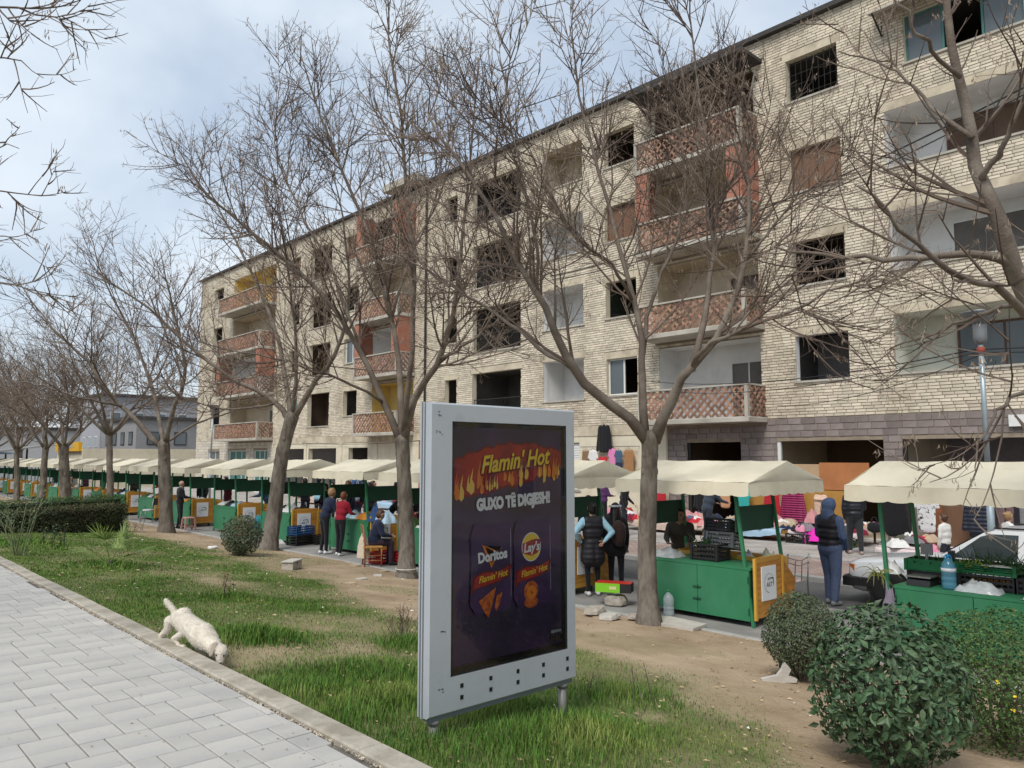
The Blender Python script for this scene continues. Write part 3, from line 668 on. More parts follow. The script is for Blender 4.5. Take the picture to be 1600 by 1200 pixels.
class TreeGen:
    def __init__(s, seed, seeds=.25, dens=1., fine=True):
        s.rg = random.Random(seed); s.tw = MB(); s.sd = MB(); s.seeds = seeds; s.dens = dens; s.fine = fine
    def twig(s, p, d, l):
        rg = s.rg; pts = grow(rg, p, d, l, 2, .14, .10)
        s.tw.tube(pts, [.0036, .0029, .0018], 3, cap=False)
        if rg.random() < s.seeds:
            e = pts[-1]
            for i in range(rg.randint(4, 8)):
                a = rg.uniform(0, 2 * PI); l2 = rg.uniform(.03, .075); w_ = .006; q = e + Vector((rg.gauss(0, .018), rg.gauss(0, .018), rg.gauss(0, .02)))
                ox, oy = math.cos(a), math.sin(a)
                s.sd.add([tuple(q), tuple(q + Vector((ox * w_, oy * w_, -l2 * .6))), tuple(q + Vector((ox * .02 * rg.random(), oy * .02, -l2))), tuple(q + Vector((-ox * w_, -oy * w_, -l2 * .6)))], [(0, 1, 2, 3)])
    def l3(s, p, d, l, r):
        rg = s.rg; n = 4; pts = grow(rg, p, d, l, n, .07, .07); s.tw.tube(pts, [r * (1 - .75 * i / n) + .0015 for i in range(n + 1)], 3, cap=False)
        if not s.fine: return
        k = max(2, int(l / .105 * s.dens))
        for i in range(k):
            t_ = rg.uniform(.15, 1) * n; j = min(int(t_), n - 1); q = pts[j].lerp(pts[j + 1], t_ - j); s.twig(q, side(rg, (pts[j + 1] - pts[j]).normalized(), R(rg.uniform(30, 65))), rg.uniform(.10, .30))
    def l2(s, p, d, l, r):
        rg = s.rg; n = 7; pts = grow(rg, p, d, l, n, .055, .06); s.tw.tube(pts, [r * .8 * (1 - .85 * i / n) + .002 for i in range(n + 1)], 4, cap=False)
        k = max(3, int(l / .17 * s.dens))
        for i in range(k):
            t_ = rg.uniform(.12, 1) * n; j = min(int(t_), n - 1); q = pts[j].lerp(pts[j + 1], t_ - j); f_ = 1 - .6 * t_ / n
            s.l3(q, side(rg, (pts[j + 1] - pts[j]).normalized(), R(rg.uniform(28, 58))), rg.uniform(.35, .95) * (.45 + f_) * min(1, l / 1.3), .0075 * (.5 + f_))
    def limb(s, pts, r0, r1, spread=1.0, start=.22):
        """pts: a resampled curve; carries the side branches"""
        rg = s.rg; n = len(pts) - 1; ln = sum((pts[i + 1] - pts[i]).length for i in range(n)); k = int(ln / .24 * s.dens)
        for i in range(k):
            t_ = rg.uniform(start, 1) ** .85 * n; j = min(int(t_), n - 1); q = pts[j].lerp(pts[j + 1], t_ - j); f_ = 1 - t_ / n; dd = (pts[j + 1] - pts[j]).normalized()
            s.l2(q, side(rg, dd, R(rg.uniform(25, 60))), rg.uniform(.7, 1.25) * (1.0 + 1.3 * f_) * spread, (r1 + (r0 - r1) * f_) * .34 + .004)
def build_tree(label, base, D, trunk, limbs, seed, seeds=.25, dens=1., r0=.17, spread=1., nsub=14, group=None, fine=True, flare=1.35, bark=None):
    """trunk: points (px, py, depth) ; limbs: list of (points, start radius, end radius)"""
    T = thing('bare_tree', label, 'tree', base, 0, group); B0 = Vector(base); g_ = TreeGen(seed, seeds, dens, fine); rg = g_.rg
    tp = resample([Vector(p) - B0 for p in trunk], 12); k = len(tp); rr = []
    for i in range(k):
        t_ = i / (k - 1); rr.append(r0 * (1 - .22 * t_) * (1 + (flare - 1) * math.exp(-t_ * 14)))
    rr[-1] *= 1.12; mb = MB(); ns, nr = 26, 44; tq = resample(tp, nr); rq = np.interp(np.linspace(0, k - 1, nr), range(k), rr)
    for i in range(nr):
        for j in range(ns):
            a = 2 * PI * j / ns; z_ = tq[i].z; q_ = 1 + .075 * nz(math.cos(a) * 3.2, math.sin(a) * 3.2, z_ * 1.1 + seed) + .085 * nz(math.cos(a) * 8, math.sin(a) * 8, z_ * 3.0 + seed); mb.v.append((tq[i].x + math.cos(a) * rq[i] * q_, tq[i].y + math.sin(a) * rq[i] * q_, z_ - (.06 if i == 0 else 0)))
    for i in range(nr - 1):
        for j in range(ns): j2 = (j + 1) % ns; mb.f.append([i * ns + j, i * ns + j2, (i + 1) * ns + j2, (i + 1) * ns + j]); mb.m.append(0)
    mb.ball(tp[-1], rr[-1] * 1.02, 10, 6)
    for i in range(7):
        j = rg.randint(2, k - 2); a = rg.uniform(0, 6.28); q = tp[j] + Vector((math.cos(a), math.sin(a), 0)) * rr[j] * .62; mb.ball(q, (rr[j] * .5, rr[j] * .5, rr[j] * .7), 8, 6)
    mb.build('trunk', bark or m_bark, T, True)
    for pts, a, b in limbs:
        lp = resample([Vector(p) - B0 for p in pts], nsub); n = len(lp)
        for i in range(1, n - 1): lp[i] = lp[i] + Vector((rg.gauss(0, .02), rg.gauss(0, .02), rg.gauss(0, .02)))
        MB().tube(lp, [(a + (b - a) * (i / (n - 1)) ** .75) * .86 for i in range(n)], 8, jitter=.05).build('limb', m_bark2, T, True)
        g_.limb(lp, a, b, spread)
    tag(g_.tw.build('twigs', m_twig, T), kind='stuff')
    if g_.sd.v: tag(g_.sd.build('seed_clusters', m_seed, T), kind='stuff')
    return T
def pl_(D, *pts): return [at(p[0], p[1], D + (p[2] if len(p) > 2 else 0)) for p in pts]

DA = 11.67; bA = (9.4, 7.2, -.74)
build_tree('large bare tree with ridged trunk standing just right of the advertising panel', bA, DA,
    [bA, at(1011, 880, DA), at(1013, 780, DA), at(1016, 685, DA)],
    [(pl_(DA, (1012, 690), (965, 640, -.1), (905, 590, -.3), (868, 520, -.4), (840, 460, -.5), (800, 385, -.6), (748, 300, -.4), (700, 230, -.3), (668, 175, -.2)), .11, .016),
     (pl_(DA, (895, 575, -.3), (850, 548, .1), (790, 500, .5), (735, 462, .9), (670, 420, 1.2), (610, 395, 1.4)), .055, .012),
     (pl_(DA, (1008, 685), (1004, 600, .2), (1002, 540, .3), (985, 455, .4), (962, 360, .5), (930, 250, .7), (905, 140, .9), (890, 40, 1.0)), .085, .013),
     (pl_(DA, (1022, 690), (1050, 625, -.2), (1082, 575, -.4), (1128, 510, -.5), (1160, 430, -.5), (1172, 330, -.4), (1165, 220, -.3), (1180, 110, -.2)), .115, .014),
     (pl_(DA, (1082, 575, -.4), (1105, 540, -.8), (1165, 515, -1.2), (1230, 488, -1.4), (1300, 455, -1.6), (1370, 430, -1.7)), .052, .012),
     (pl_(DA, (1080, 578, -.4), (1102, 500, 0), (1112, 420, .3), (1110, 320, .6), (1100, 210, .8), (1085, 90, 1.0), (1078, -30, 1.1)), .07, .012),
     (pl_(DA, (1004, 560, .3), (1018, 470, .8), (1050, 390, 1.2), (1070, 300, 1.5), (1060, 190, 1.7), (1040, 80, 1.8)), .045, .010),
     (pl_(DA, (840, 460, -.5), (838, 380, -.8), (820, 290, -1.0), (800, 190, -1.1), (790, 110, -1.1)), .035, .009),
     (pl_(DA, (988, 470, .4), (950, 410, -.3), (900, 370, -.8), (860, 300, -1.0), (845, 210, -1.0)), .035, .009),
     (pl_(DA, (1165, 400, -.4), (1215, 350, -.6), (1260, 280, -.9), (1300, 220, -1.0)), .03, .009)], 11, .22, .95, r0=.15, spread=1.0)

DB = 16.2; bB = (9.38, 13.38, -.74)
build_tree('bare forked tree with a cord round its foot beside the seated woman', bB, DB,
    [bB, at(635, 840, DB), at(632, 760, DB), at(628, 690, DB)],
    [(pl_(DB, (626, 690), (595, 620, .2), (560, 545, .3), (510, 470, .2), (440, 400, 0), (380, 350, -.2), (320, 300, -.3), (280, 235, -.4)), .10, .016),
     (pl_(DB, (628, 690), (625, 600, .4), (612, 500, .7), (585, 400, .9), (540, 280, 1), (500, 180, 1.1), (470, 85, 1.2)), .10, .014),
     (pl_(DB, (632, 690), (650, 620, -.2), (688, 560, -.5), (712, 470, -.7), (722, 380, -.8), (735, 250, -.9), (748, 90, -.9)), .11, .014),
     (pl_(DB, (632, 680), (640, 580, -.6), (645, 470, -1.0), (640, 350, -1.2), (628, 200, -1.3), (612, 70, -1.3), (605, -10, -1.3)), .08, .012),
     (pl_(DB, (600, 630, .2), (550, 600, -.6), (480, 575, -1.2), (410, 555, -1.6), (340, 545, -1.9)), .045, .010),
     (pl_(DB, (688, 560, -.5), (740, 530, -1.1), (780, 470, -1.6), (800, 400, -2.0)), .045, .010),
     (pl_(DB, (570, 560, .3), (520, 420, .9), (470, 330, 1.2), (430, 230, 1.4), (440, 120, 1.5)), .045, .010),
     (pl_(DB, (612, 500, .7), (640, 400, 1.3), (690, 300, 1.7), (700, 200, 1.9), (690, 100, 1.9)), .04, .010)], 23, .30, .88, r0=.175, spread=1.1)

DC = 20.9; bC = (9.36, 19.76, -.74)
build_tree('leaning bare tree rising behind the clipped round bush', bC, DC,
    [bC, at(430, 790, DC), at(440, 715, DC), at(456, 652, DC)],
    [(pl_(DC, (452, 660), (420, 620, .3), (360, 590, .4), (300, 545, .3), (240, 490, 0), (190, 450, -.3), (130, 425, -.6)), .10, .015),
     (pl_(DC, (455, 655), (445, 580, .6), (425, 500, 1), (385, 410, 1.3), (345, 330, 1.5), (300, 250, 1.6)), .10, .014),
     (pl_(DC, (460, 652), (490, 600, -.3), (525, 550, -.7), (545, 460, -1), (540, 360, -1.2), (520, 270, -1.3)), .11, .014),
     (pl_(DC, (458, 650), (462, 560, -.5), (455, 460, -.8), (440, 350, -1), (420, 240, -1)), .075, .012),
     (pl_(DC, (430, 630, .3), (370, 640, -1), (310, 630, -1.6), (250, 600, -2)), .04, .010)], 37, .30, .76, r0=.21, spread=1.25)

DD = 25.0; bD = (8.92, 26.2, -.74)
build_tree('bare tree with a low left limb beside the old man in black', bD, DD,
    [bD, at(259, 780, DD), at(257, 735, DD), at(256, 695, DD)],
    [(pl_(DD, (254, 700), (215, 660, .3), (175, 620, .3), (145, 575, .2), (105, 535, 0), (70, 500, -.2), (30, 440, -.3)), .12, .016),
     (pl_(DD, (256, 695), (245, 640, .5), (225, 570, .8), (190, 490, 1), (160, 430, 1.1), (145, 375, 1.2)), .10, .014),
     (pl_(DD, (258, 695), (270, 640, -.4), (290, 590, -.8), (280, 520, -1), (262, 450, -1.2), (250, 390, -1.3)), .12, .014),
     (pl_(DD, (260, 690), (310, 660, -.6), (370, 640, -1), (420, 600, -1.3)), .06, .012),
     (pl_(DD, (190, 635, .3), (120, 620, -.6), (60, 600, -1), (0, 590, -1.3)), .05, .012)], 51, .25, .70, r0=.22, spread=1.45)

far_l = ['slim pale bare tree in front of the yellow shop sign', 'dark forked bare tree rising behind the hedge', 'smaller forked bare tree left of the dark forked one', 'bare tree furthest left behind the hedge', 'bare tree at the far end of the street row']
for i, px in enumerate((172, 103, 64, 26, -14)):
    b0 = atx(px, 775, 9.0); b0.z = -.74; D = proj(b0)[2]; rg = random.Random(60 + i)
    top = b0 + Vector((rg.gauss(0, .15), rg.gauss(0, .15), 2.9 if i else 3.4)); lim = []
    for j in range(6):
        a = j * 1.05 + rg.random() * .6; o_ = Vector((math.cos(a), math.sin(a), 0)); rad = rg.uniform(1.6, 3.2); hh = rg.uniform(2.6, 4.6)
        lim.append(([top - Vector((0, 0, .1)), top + o_ * rad * .35 + Vector((0, 0, hh * .25)), top + o_ * rad * .75 + Vector((0, 0, hh * .6)), top + o_ * rad + Vector((0, 0, hh))], .09, .018))
    build_tree(far_l[i], b0, D, [b0, b0.lerp(top, .35) + Vector((.04, .03, 0)), b0.lerp(top, .7), top], lim, 80 + i, .0, .85, r0=[.13, .24, .17, .15, .17][i], spread=1.45, nsub=9, fine=i < 3, bark=m_bark if i else m_bark2)
for i, (x, y) in enumerate(((6.5, 62), (3.0, 66), (9.4, 70), (12, 80), (-2, 75), (1, 90), (15.5, 86), (7, 84))):
    b0 = Vector((x, y, -.9)); top = b0 + Vector((0, 0, 3.2)); lim = []; rg = random.Random(160 + i)
    for j in range(6):
        a = j * 1.05 + rg.random() * .6; o_ = Vector((math.cos(a), math.sin(a), 0)); rad = rg.uniform(2, 3.6); hh = rg.uniform(3.6, 6.5)
        lim.append(([top - Vector((0, 0, .1)), top + o_ * rad * .35 + Vector((0, 0, hh * .25)), top + o_ * rad * .75 + Vector((0, 0, hh * .6)), top + o_ * rad + Vector((0, 0, hh))], .10, .03))
    build_tree('distant bare tree in the far grey thicket, ' + ('behind the hedge gap', 'left of the stall row end', 'over the last stalls', 'beside the far pale building', 'furthest left of the thicket', 'before the beige far building', 'behind the yellow shop', 'above the blue roofed shed')[i], b0, 60, [b0, b0.lerp(top, .5), b0.lerp(top, .8), top], lim, 180 + i, 0, .8, r0=.24, spread=2.1, nsub=7, fine=False, group='distant bare trees')

# tree at the right edge, trunk out of view
DE = 8.0; bE = (9.9, 1.3, -.76); jE = at(1640, 520, 7.6)
build_tree('thick limbed bare tree reaching in from the right edge', bE, DE,
    [bE, at(1700, 800, 7.65), at(1680, 650, 7.6), jE],
    [(pl_(7.6, (1640, 520), (1600, 440), (1572, 390, -.1), (1545, 320, -.1), (1525, 240, 0), (1505, 150, 0), (1488, 60, 0), (1478, -60, .1)), .13, .035),
     (pl_(7.5, (1585, 415), (1540, 400, 0), (1470, 398, 0), (1400, 400, .1), (1330, 403, .3), (1270, 398, .5), (1210, 385, .7)), .06, .014),
     (pl_(7.5, (1640, 520), (1590, 470, -.2), (1520, 440, -.5), (1460, 410, -.8), (1400, 345, -1), (1340, 290, -1.1)), .06, .012),
     (pl_(7.5, (1640, 510), (1580, 480, .5), (1520, 500, .8), (1460, 520, 1), (1390, 545, 1.1)), .045, .012),
     (pl_(7.6, (1640, 560), (1600, 610, -.6), (1560, 640, -.9), (1530, 690, -1.1)), .035, .010),
     (pl_(7.5, (1535, 280), (1570, 225, -.3), (1600, 150, -.5), (1610, 60, -.6)), .045, .012),
     (pl_(7.5, (1520, 215), (1470, 180, .3), (1420, 130, .6), (1370, 100, .8), (1310, 80, 1)), .032, .009),
     (pl_(7.5, (1500, 120), (1440, 60, -.4), (1400, 0, -.5), (1380, -70, -.5)), .028, .009),
     (pl_(7.6, (1640, 520), (1680, 400), (1720, 250), (1740, 60)), .12, .03)], 91, .55, .60, r0=.24, spread=.66)
# tree on the near left, only its outer branches hang into view
bF = (-1.3, 9.6, 0)
tF = Vector((-1.25, 9.6, 3.2))
build_tree('bare tree whose outer twigs hang in at the upper left', bF, 8.4, [bF, Vector((-1.3, 9.6, 1)), Vector((-1.25, 9.6, 2.2)), tF],
    [([tF, at(-260, 200, 8.2), at(-130, 60, 8.2), at(-20, 14, 8.2), at(70, 22, 8.2), at(118, 22, 8.2)], .04, .004),
     ([tF, at(-240, 260, 8.4), at(-100, 130, 8.4), at(0, 90, 8.4), at(68, 122, 8.4)], .035, .004),
     ([tF, at(-240, 380, 8.3), at(-120, 310, 8.3), at(-10, 300, 8.3), at(88, 305, 8.3)], .038, .004),
     ([tF, at(-220, 450, 8.5), at(-120, 400, 8.5), at(-10, 440, 8.5), at(60, 458, 8.5), at(95, 466, 8.5)], .034, .004),
     ([tF, at(-220, 430, 8.5), at(-120, 350, 8.5), at(-20, 365, 8.5), at(45, 385, 8.5)], .03, .004),
     ([tF, at(-220, 330, 8.0), at(-100, 240, 8.0), at(-20, 235, 8.0), at(30, 232, 8.0)], .03, .004),
     ([tF, at(-380, 200, 8.0), at(-420, 0, 8.0), at(-450, -200, 8.0)], .1, .02)], 131, .12, .42, r0=.2, spread=.42)
# ---------------------------------------------------------------- advertising panel on two legs
m_alu = mat('panel_paint', (.42, .445, .47), .42, metal=.25, nscale=3, namt=.07, col2=(.37, .39, .41), c2scale=6, c2lo=.55, c2hi=.7, bump=.03, spec=.45)
m_aluE = mat('panel_edge', (.20, .22, .25), .4, metal=.5, namt=.08)
m_blk = mat('black_bezel', (.008, .008, .009), .25, namt=0, spec=.5)
m_post = mat('leg_steel', (.24, .23, .21), .55, metal=.6, nscale=9, namt=.2, col2=(.16, .09, .05), c2scale=8, c2lo=.58, c2hi=.7)
PY = 4.1; ad = thing('advertising_panel', 'grey steel advertising panel on two legs with a purple snack poster', 'advertising panel', (3.05, PY, -.16))
def pc(x, y, z): return (x - 3.05, y, z + .16)
px0, px1, pz0, pz1 = 3.05, 4.455, .035, 2.068; sx0, sx1, sz0, sz1 = 3.235, 4.355, .265, 1.945
hb = MB()
def ringface(mb, o0, o1, o2, o3, i0, i1, i2, i3, y, mi=0):
    mb.add([pc(o0, y, o2), pc(o1, y, o2), pc(o1, y, o3), pc(o0, y, o3), pc(i0, y, i2), pc(i1, y, i2), pc(i1, y, i3), pc(i0, y, i3)], [(0, 1, 5, 4), (1, 2, 6, 5), (2, 3, 7, 6), (3, 0, 4, 7)], mi)
ch = .012
ringface(hb, px0 + ch, px1 - ch, pz0 + ch, pz1 - ch, sx0, sx1, sz0, sz1, 0)
o_ = [(px0, pz0), (px1, pz0), (px1, pz1), (px0, pz1)]; i_ = [(px0 + ch, pz0 + ch), (px1 - ch, pz0 + ch), (px1 - ch, pz1 - ch), (px0 + ch, pz1 - ch)]
vsn = [pc(a, 0, b) for a, b in i_] + [pc(a, .012, b) for a, b in o_] + [pc(a, .05, b) for a, b in o_]
hb.add(vsn, [(0, 1, 5, 4)[::-1], (1, 2, 6, 5)[::-1], (2, 3, 7, 6)[::-1], (3, 0, 4, 7)[::-1], (4, 5, 9, 8)[::-1], (5, 6, 10, 9)[::-1], (6, 7, 11, 10)[::-1], (7, 4, 8, 11)[::-1], (8, 9, 10, 11)[::-1]])
s4 = [pc(sx0, 0, sz0), pc(sx1, 0, sz0), pc(sx1, 0, sz1), pc(sx0, 0, sz1), pc(sx0, .03, sz0), pc(sx1, .03, sz0), pc(sx1, .03, sz1), pc(sx0, .03, sz1)]
hb.add(s4, [(0, 1, 5, 4), (1, 2, 6, 5), (2, 3, 7, 6), (3, 0, 4, 7)])
fr = hb.build('front_frame', m_alu, ad)
def pbox(mb, x0, x1, y0, y1, z0, z1): a = pc(x0, y0, z0); b = pc(x1, y1, z1); return mb.box(a[0], b[0], a[1], b[1], a[2], b[2])
pbox(MB(), px0 + .012, px1 - .012, .052, .060, pz0 + .012, pz1 - .012).build('gasket', m_blk, ad)
pbox(MB(), px0 - .004, px1 + .004, .062, .074, pz0 - .008, pz1 + .004).build('middle_profile', m_alu, ad)
pbox(MB(), px0 + .012, px1 - .012, .076, .084, pz0 + .012, pz1 - .012).build('gasket', m_blk, ad)
pbox(MB(), px0 - .008, px1 + .004, .086, .100, pz0, pz1 + .004).build('rear_frame', m_alu, ad)
pbox(MB(), px0 + .03, px1 - .03, .02, .09, pz0 - .03, pz0 - .002).build('bottom_rail', m_aluE, ad)
hl = []
for i in range(5):
    for j in range(2):
        x = 3.33 + i * .255; z = .195 - j * .075
        pbox(MB(), x - .013, x + .013, -.0025, .001, z - .014, z + .014).build('vent_hole', m_blk, ad)
for x in (3.14, 4.35):
    zg = lawn_z(x, PY + .05); lg = MB().tube([pc(x, .055, zg - .12), pc(x, .055, pz0 - .031)], .032, 12); lg.tube([pc(x, .055, pz0 - .06), pc(x, .055, pz0 - .031)], .042, 12)
    lg.build('leg', m_post, ad, True)
for (x, z, s_) in ((3.12, 1.99, .035), (3.125, 1.86, .03), (3.14, .19, .03), (3.16, .56, .02)):
    mb = MB()
    for i in range(5):
        a = x + rnd.uniform(-s_, s_); b = z + rnd.uniform(-s_ * .5, s_ * .5); w_ = rnd.uniform(.006, .02); mb.add([pc(a, -.0012, b), pc(a + w_, -.0012, b + rnd.uniform(-.004, .004)), pc(a + w_ * .8, -.0012, b + .008), pc(a - .002, -.0012, b + .006)], [(0, 1, 2, 3)])
    mb.build('sticker_scrap', m_aluE, fr)
# poster
m_purp = bpy.data.materials.new('poster_purple'); m_purp.use_nodes = True; t = m_purp.node_tree; N = t.nodes; lk = t.links.new; b = N['Principled BSDF']; b.inputs['Roughness'].default_value = .35
tcn = N.new('ShaderNodeTexCoord'); q1 = N.new('ShaderNodeTexNoise'); q1.inputs['Scale'].default_value = 2.2; q1.inputs['Detail'].default_value = 4; lk(tcn.outputs['Object'], q1.inputs[0])
rd = N.new('ShaderNodeValToRGB'); rd.color_ramp.elements[0].position = .3; rd.color_ramp.elements[0].color = (.020, .014, .036, 1); rd.color_ramp.elements[1].position = .7; rd.color_ramp.elements[1].color = (.075, .034, .105, 1); lk(q1.outputs[0], rd.inputs[0]); lk(rd.outputs[0], b.inputs['Base Color'])
def flat(name, c, rough=.45): return mat(name, c, rough, namt=0, spec=.3)
YP = .027
ps = pbox(MB(), sx0 + .035, sx1 - .035, YP, YP + .004, sz0 + .05, sz1 - .035).build('poster', m_purp, ad)
ringface(bz := MB(), sx0, sx1, sz0, sz1, sx0 + .035, sx1 - .035, sz0 + .05, sz1 - .035, YP - .004); bz.build('bezel', m_blk, ad)
lay_y = [YP - .001]
def shp(name, outline, m, parent=ps):
    lay_y[0] -= .00022; y = lay_y[0]
    return MB().add([pc(a, y, c) for a, c in outline], [list(range(len(outline)))]).build(name, m, parent)
def txt(name, body, x, z, size, m, rot=0, shear=0, offset=0, sx=1, space=1.):
    lay_y[0] -= .0007; me = text_mesh(name, body, size, m, shear, offset, .0002, space); o = inst(name, me, ps, pc(x, lay_y[0], z), (PI / 2, 0, 0), (sx, 1, 1)); o.rotation_euler = Euler((PI / 2, -rot, 0), 'XYZ'); return o
cx = (sx0 + sx1) / 2
m_red = mat('poster_red', (.42, .028, .018), .4, nscale=5, namt=.3, col2=(.20, .012, .03), c2scale=4); m_redd = flat('poster_dark_red', (.17, .014, .016)); m_fire = flat('poster_fire', (.78, .22, .03)); m_fy = flat('poster_fire_yellow', (.88, .55, .12))
m_ytx = flat('poster_yellow', (.88, .60, .05)); m_wtx = flat('poster_white', (.80, .80, .80)); m_chip = mat('poster_chip', (.62, .15, .03), .5, nscale=30, namt=.35, col2=(.35, .06, .02), c2scale=20)
m_bag = mat('poster_bag', (.055, .024, .085), .4, nscale=3, namt=.4)
# torn red banner across the upper third, slanting up to the right
rg = random.Random(5)
up_ = []; lo_ = []
for i in range(41):
    t_ = i / 40; x = sx0 + .036 + t_ * (sx1 - sx0 - .072); zc = 1.60 + .085 * t_
    up_.append((x, zc + .125 * math.sin(PI * (.12 + .80 * t_)) + .03 + rg.uniform(-.012, .012))); lo_.append((x, zc - .07 - .10 * (1 - t_) ** 1.5 - .04 * math.sin(PI * t_) + rg.uniform(-.014, .014)))
shp('banner', [(a, b + .012) for a, b in up_] + [(a, b - .012) for a, b in lo_[::-1]], m_redd); shp('banner', up_ + lo_[::-1], m_red)
for i in range(44):
    t_ = rg.random() ** 1.6 if i < 30 else 1 - rg.random() * .25; x = sx0 + .05 + t_ * (sx1 - sx0 - .12); z = 1.46 + .13 * t_ + rg.uniform(-.05, .03); h_ = rg.uniform(.06, .17); w_ = h_ * rg.uniform(.09, .17)
    shp('flame', [(x - w_, z), (x - w_ * .2, z - h_ * .12), (x + w_ * .8, z), (x + w_ * .9, z + h_ * .3), (x + w_ * .1, z + h_ * .5), (x + w_ * .5, z + h_), (x - w_ * .5, z + h_ * .55)], m_fire if i % 2 else m_fy)
txt('lettering', "Flamin' Hot", cx + .04, 1.668, .168, m_redd, .10, .38, .011, .86); txt('lettering', "Flamin' Hot", cx + .036, 1.674, .168, m_ytx, .10, .38, .004, .86)
txt('slogan', 'GUXO TË DIGJESH!', cx + .03, 1.385, .108, m_wtx, .045, 0, .0075, .78)
# two crisp bags
for bx, nm in ((3.605, 'a'), (4.005, 'b')):
    w_ = .195; o2 = [(bx - w_, .70), (bx - w_ + .01, 1.0), (bx - w_, 1.15), (bx - w_ + .03, 1.24), (bx + w_ - .03, 1.245), (bx + w_, 1.15), (bx + w_ - .01, 1.0), (bx + w_, .70), (bx + w_ - .05, .63), (bx - w_ + .05, .63)]
    shp('crisp_bag', o2, m_bag); shp('bag_edge', [(bx + w_ - .014, .72), (bx + w_ - .010, .72), (bx + w_ - .016, 1.2), (bx + w_ - .020, 1.2)], flat('poster_glint', (.35, .33, .40)))
    zz = .865; shp('banner', [(bx - w_ + .01, zz - .10), (bx - w_ + .02, zz + .02), (bx - .08, zz + .05), (bx + .07, zz + .045), (bx + w_ - .01, zz + .085), (bx + w_ - .02, zz + .0), (bx + .08, zz - .03), (bx - .03, zz - .05), (bx - .13, zz - .055)], m_redd); shp('banner', [(bx - w_ + .03, zz - .06), (bx - w_ + .04, zz + .012), (bx - .08, zz + .04), (bx + .07, zz + .038), (bx + w_ - .03, zz + .07), (bx + w_ - .05, zz + .01), (bx + .08, zz - .02), (bx - .03, zz - .04)], m_red)
    txt('lettering', "Flamin' Hot", bx + .01, zz + .008, .062, m_ytx, .12, .35, .001, .92)
# left bag: triangle mark and name; right bag: round mark and name
shp('triangle_mark', [(a + .08, b) for a, b in [(3.43, 1.10), (3.565, 1.035), (3.56, 1.05), (3.455, 1.093), (3.52, .965), (3.61, 1.06), (3.615, 1.075), (3.518, .935)]], m_fire)
txt('brand_lettering', 'Doritos', 3.61, 1.015, .095, m_wtx, .07, 0, .0045, .9)
def disc(cx_, cz, rx, rz, n=24): return [(cx_ + rx * math.cos(2 * PI * i / n), cz + rz * math.sin(2 * PI * i / n)) for i in range(n)]
shp('round_mark', disc(3.985, 1.05, .098, .105), m_wtx); shp('round_mark', disc(3.985, 1.05, .091, .098), m_ytx)
shp('ribbon', [(3.895, 1.01), (3.93, 1.00), (3.985, .985), (4.04, 1.0), (4.075, 1.03), (4.077, 1.10), (4.03, 1.105), (3.985, 1.10), (3.93, 1.085), (3.895, 1.08)], m_red)
txt('brand_lettering', "Lay's", 3.985, 1.045, .088, m_wtx, .07, .2, .003, .95)
shp('crisp', [(a + .08, b) for a, b in [(3.40, .72), (3.56, .80), (3.53, .70), (3.49, .60), (3.46, .63)]], m_chip); shp('crisp', [(a + .08, b) for a, b in [(3.565, .74), (3.62, .76), (3.60, .69), (3.56, .635), (3.545, .66)]], m_chip)
shp('crisp', disc(3.98, .735, .072, .072, 18), m_chip); shp('crisp', disc(3.98, .655, .07, .04, 16), m_chip); shp('crisp', disc(3.985, .725, .05, .048, 16), m_fire); shp('crisp', [(3.975, .74), (4.0, .72), (3.985, .71)], m_redd)
txt('panel_number', '041A', sx1 - .105, .36, .062, m_blk, 0, 0, .002); shp('number_plate', [(sx1 - .17, .40), (sx1 - .06, .405), (sx1 - .06, .42), (sx1 - .17, .425)], flat('plate_grey', (.25, .25, .26)))
gm = bpy.data.materials.new('panel_glass'); gm.use_nodes = True; t = gm.node_tree; t.nodes.clear(); N = t.nodes; lk = t.links.new
tr = N.new('ShaderNodeBsdfTransparent'); gl = N.new('ShaderNodeBsdfGlossy'); gl.inputs['Roughness'].default_value = .03; fz = N.new('ShaderNodeFresnel'); fz.inputs[0].default_value = 1.45; ms = N.new('ShaderNodeMixShader'); ou = N.new('ShaderNodeOutputMaterial')
lk(fz.outputs[0], ms.inputs[0]); lk(tr.outputs[0], ms.inputs[1]); lk(gl.outputs[0], ms.inputs[2]); lk(ms.outputs[0], ou.inputs[0]); MATS['panel_glass'] = gm
MB().add([pc(sx0 + .001, .0012, sz0 + .001), pc(sx1 - .001, .0012, sz0 + .001), pc(sx1 - .001, .0012, sz1 - .001), pc(sx0 + .001, .0012, sz1 - .001)], [(0, 1, 2, 3)]).build('glass', gm, ad)

# ---------------------------------------------------------------- market stalls
m_gp = mat('green_paint', (.033, .190, .085), .5, nscale=2.5, namt=.12, col2=(.04, .19, .095), c2scale=1.2, bump=.06, bscale=20, spec=.4)
m_gd = mat('dark_green_paint', (.014, .075, .042), .55, nscale=2.5, namt=.15, spec=.35)
m_pine = mat('varnished_pine', (.52, .255, .045), .45, var=.14, hue=.008, vmode='object', nscale=3, namt=.22, stretch=(.6, 3, 3), col2=(.40, .17, .03), c2scale=4, spec=.4)
m_pineI = mat('varnished_pine_edge', (.60, .33, .05), .45, nscale=5, namt=.15)
m_can = mat('canopy_cloth', (.66, .60, .46), .75, var=.05, vmode='object', nscale=2, namt=.08, bump=.3, bscale=4, col2=(.54, .47, .34), c2scale=1.3, c2lo=.5, c2hi=.8, spec=.25)
m_sign = flat('sign_white', (.72, .74, .76)); m_ink = flat('sign_ink', (.03, .04, .05)); m_ink2 = flat('sign_grey', (.30, .33, .36))
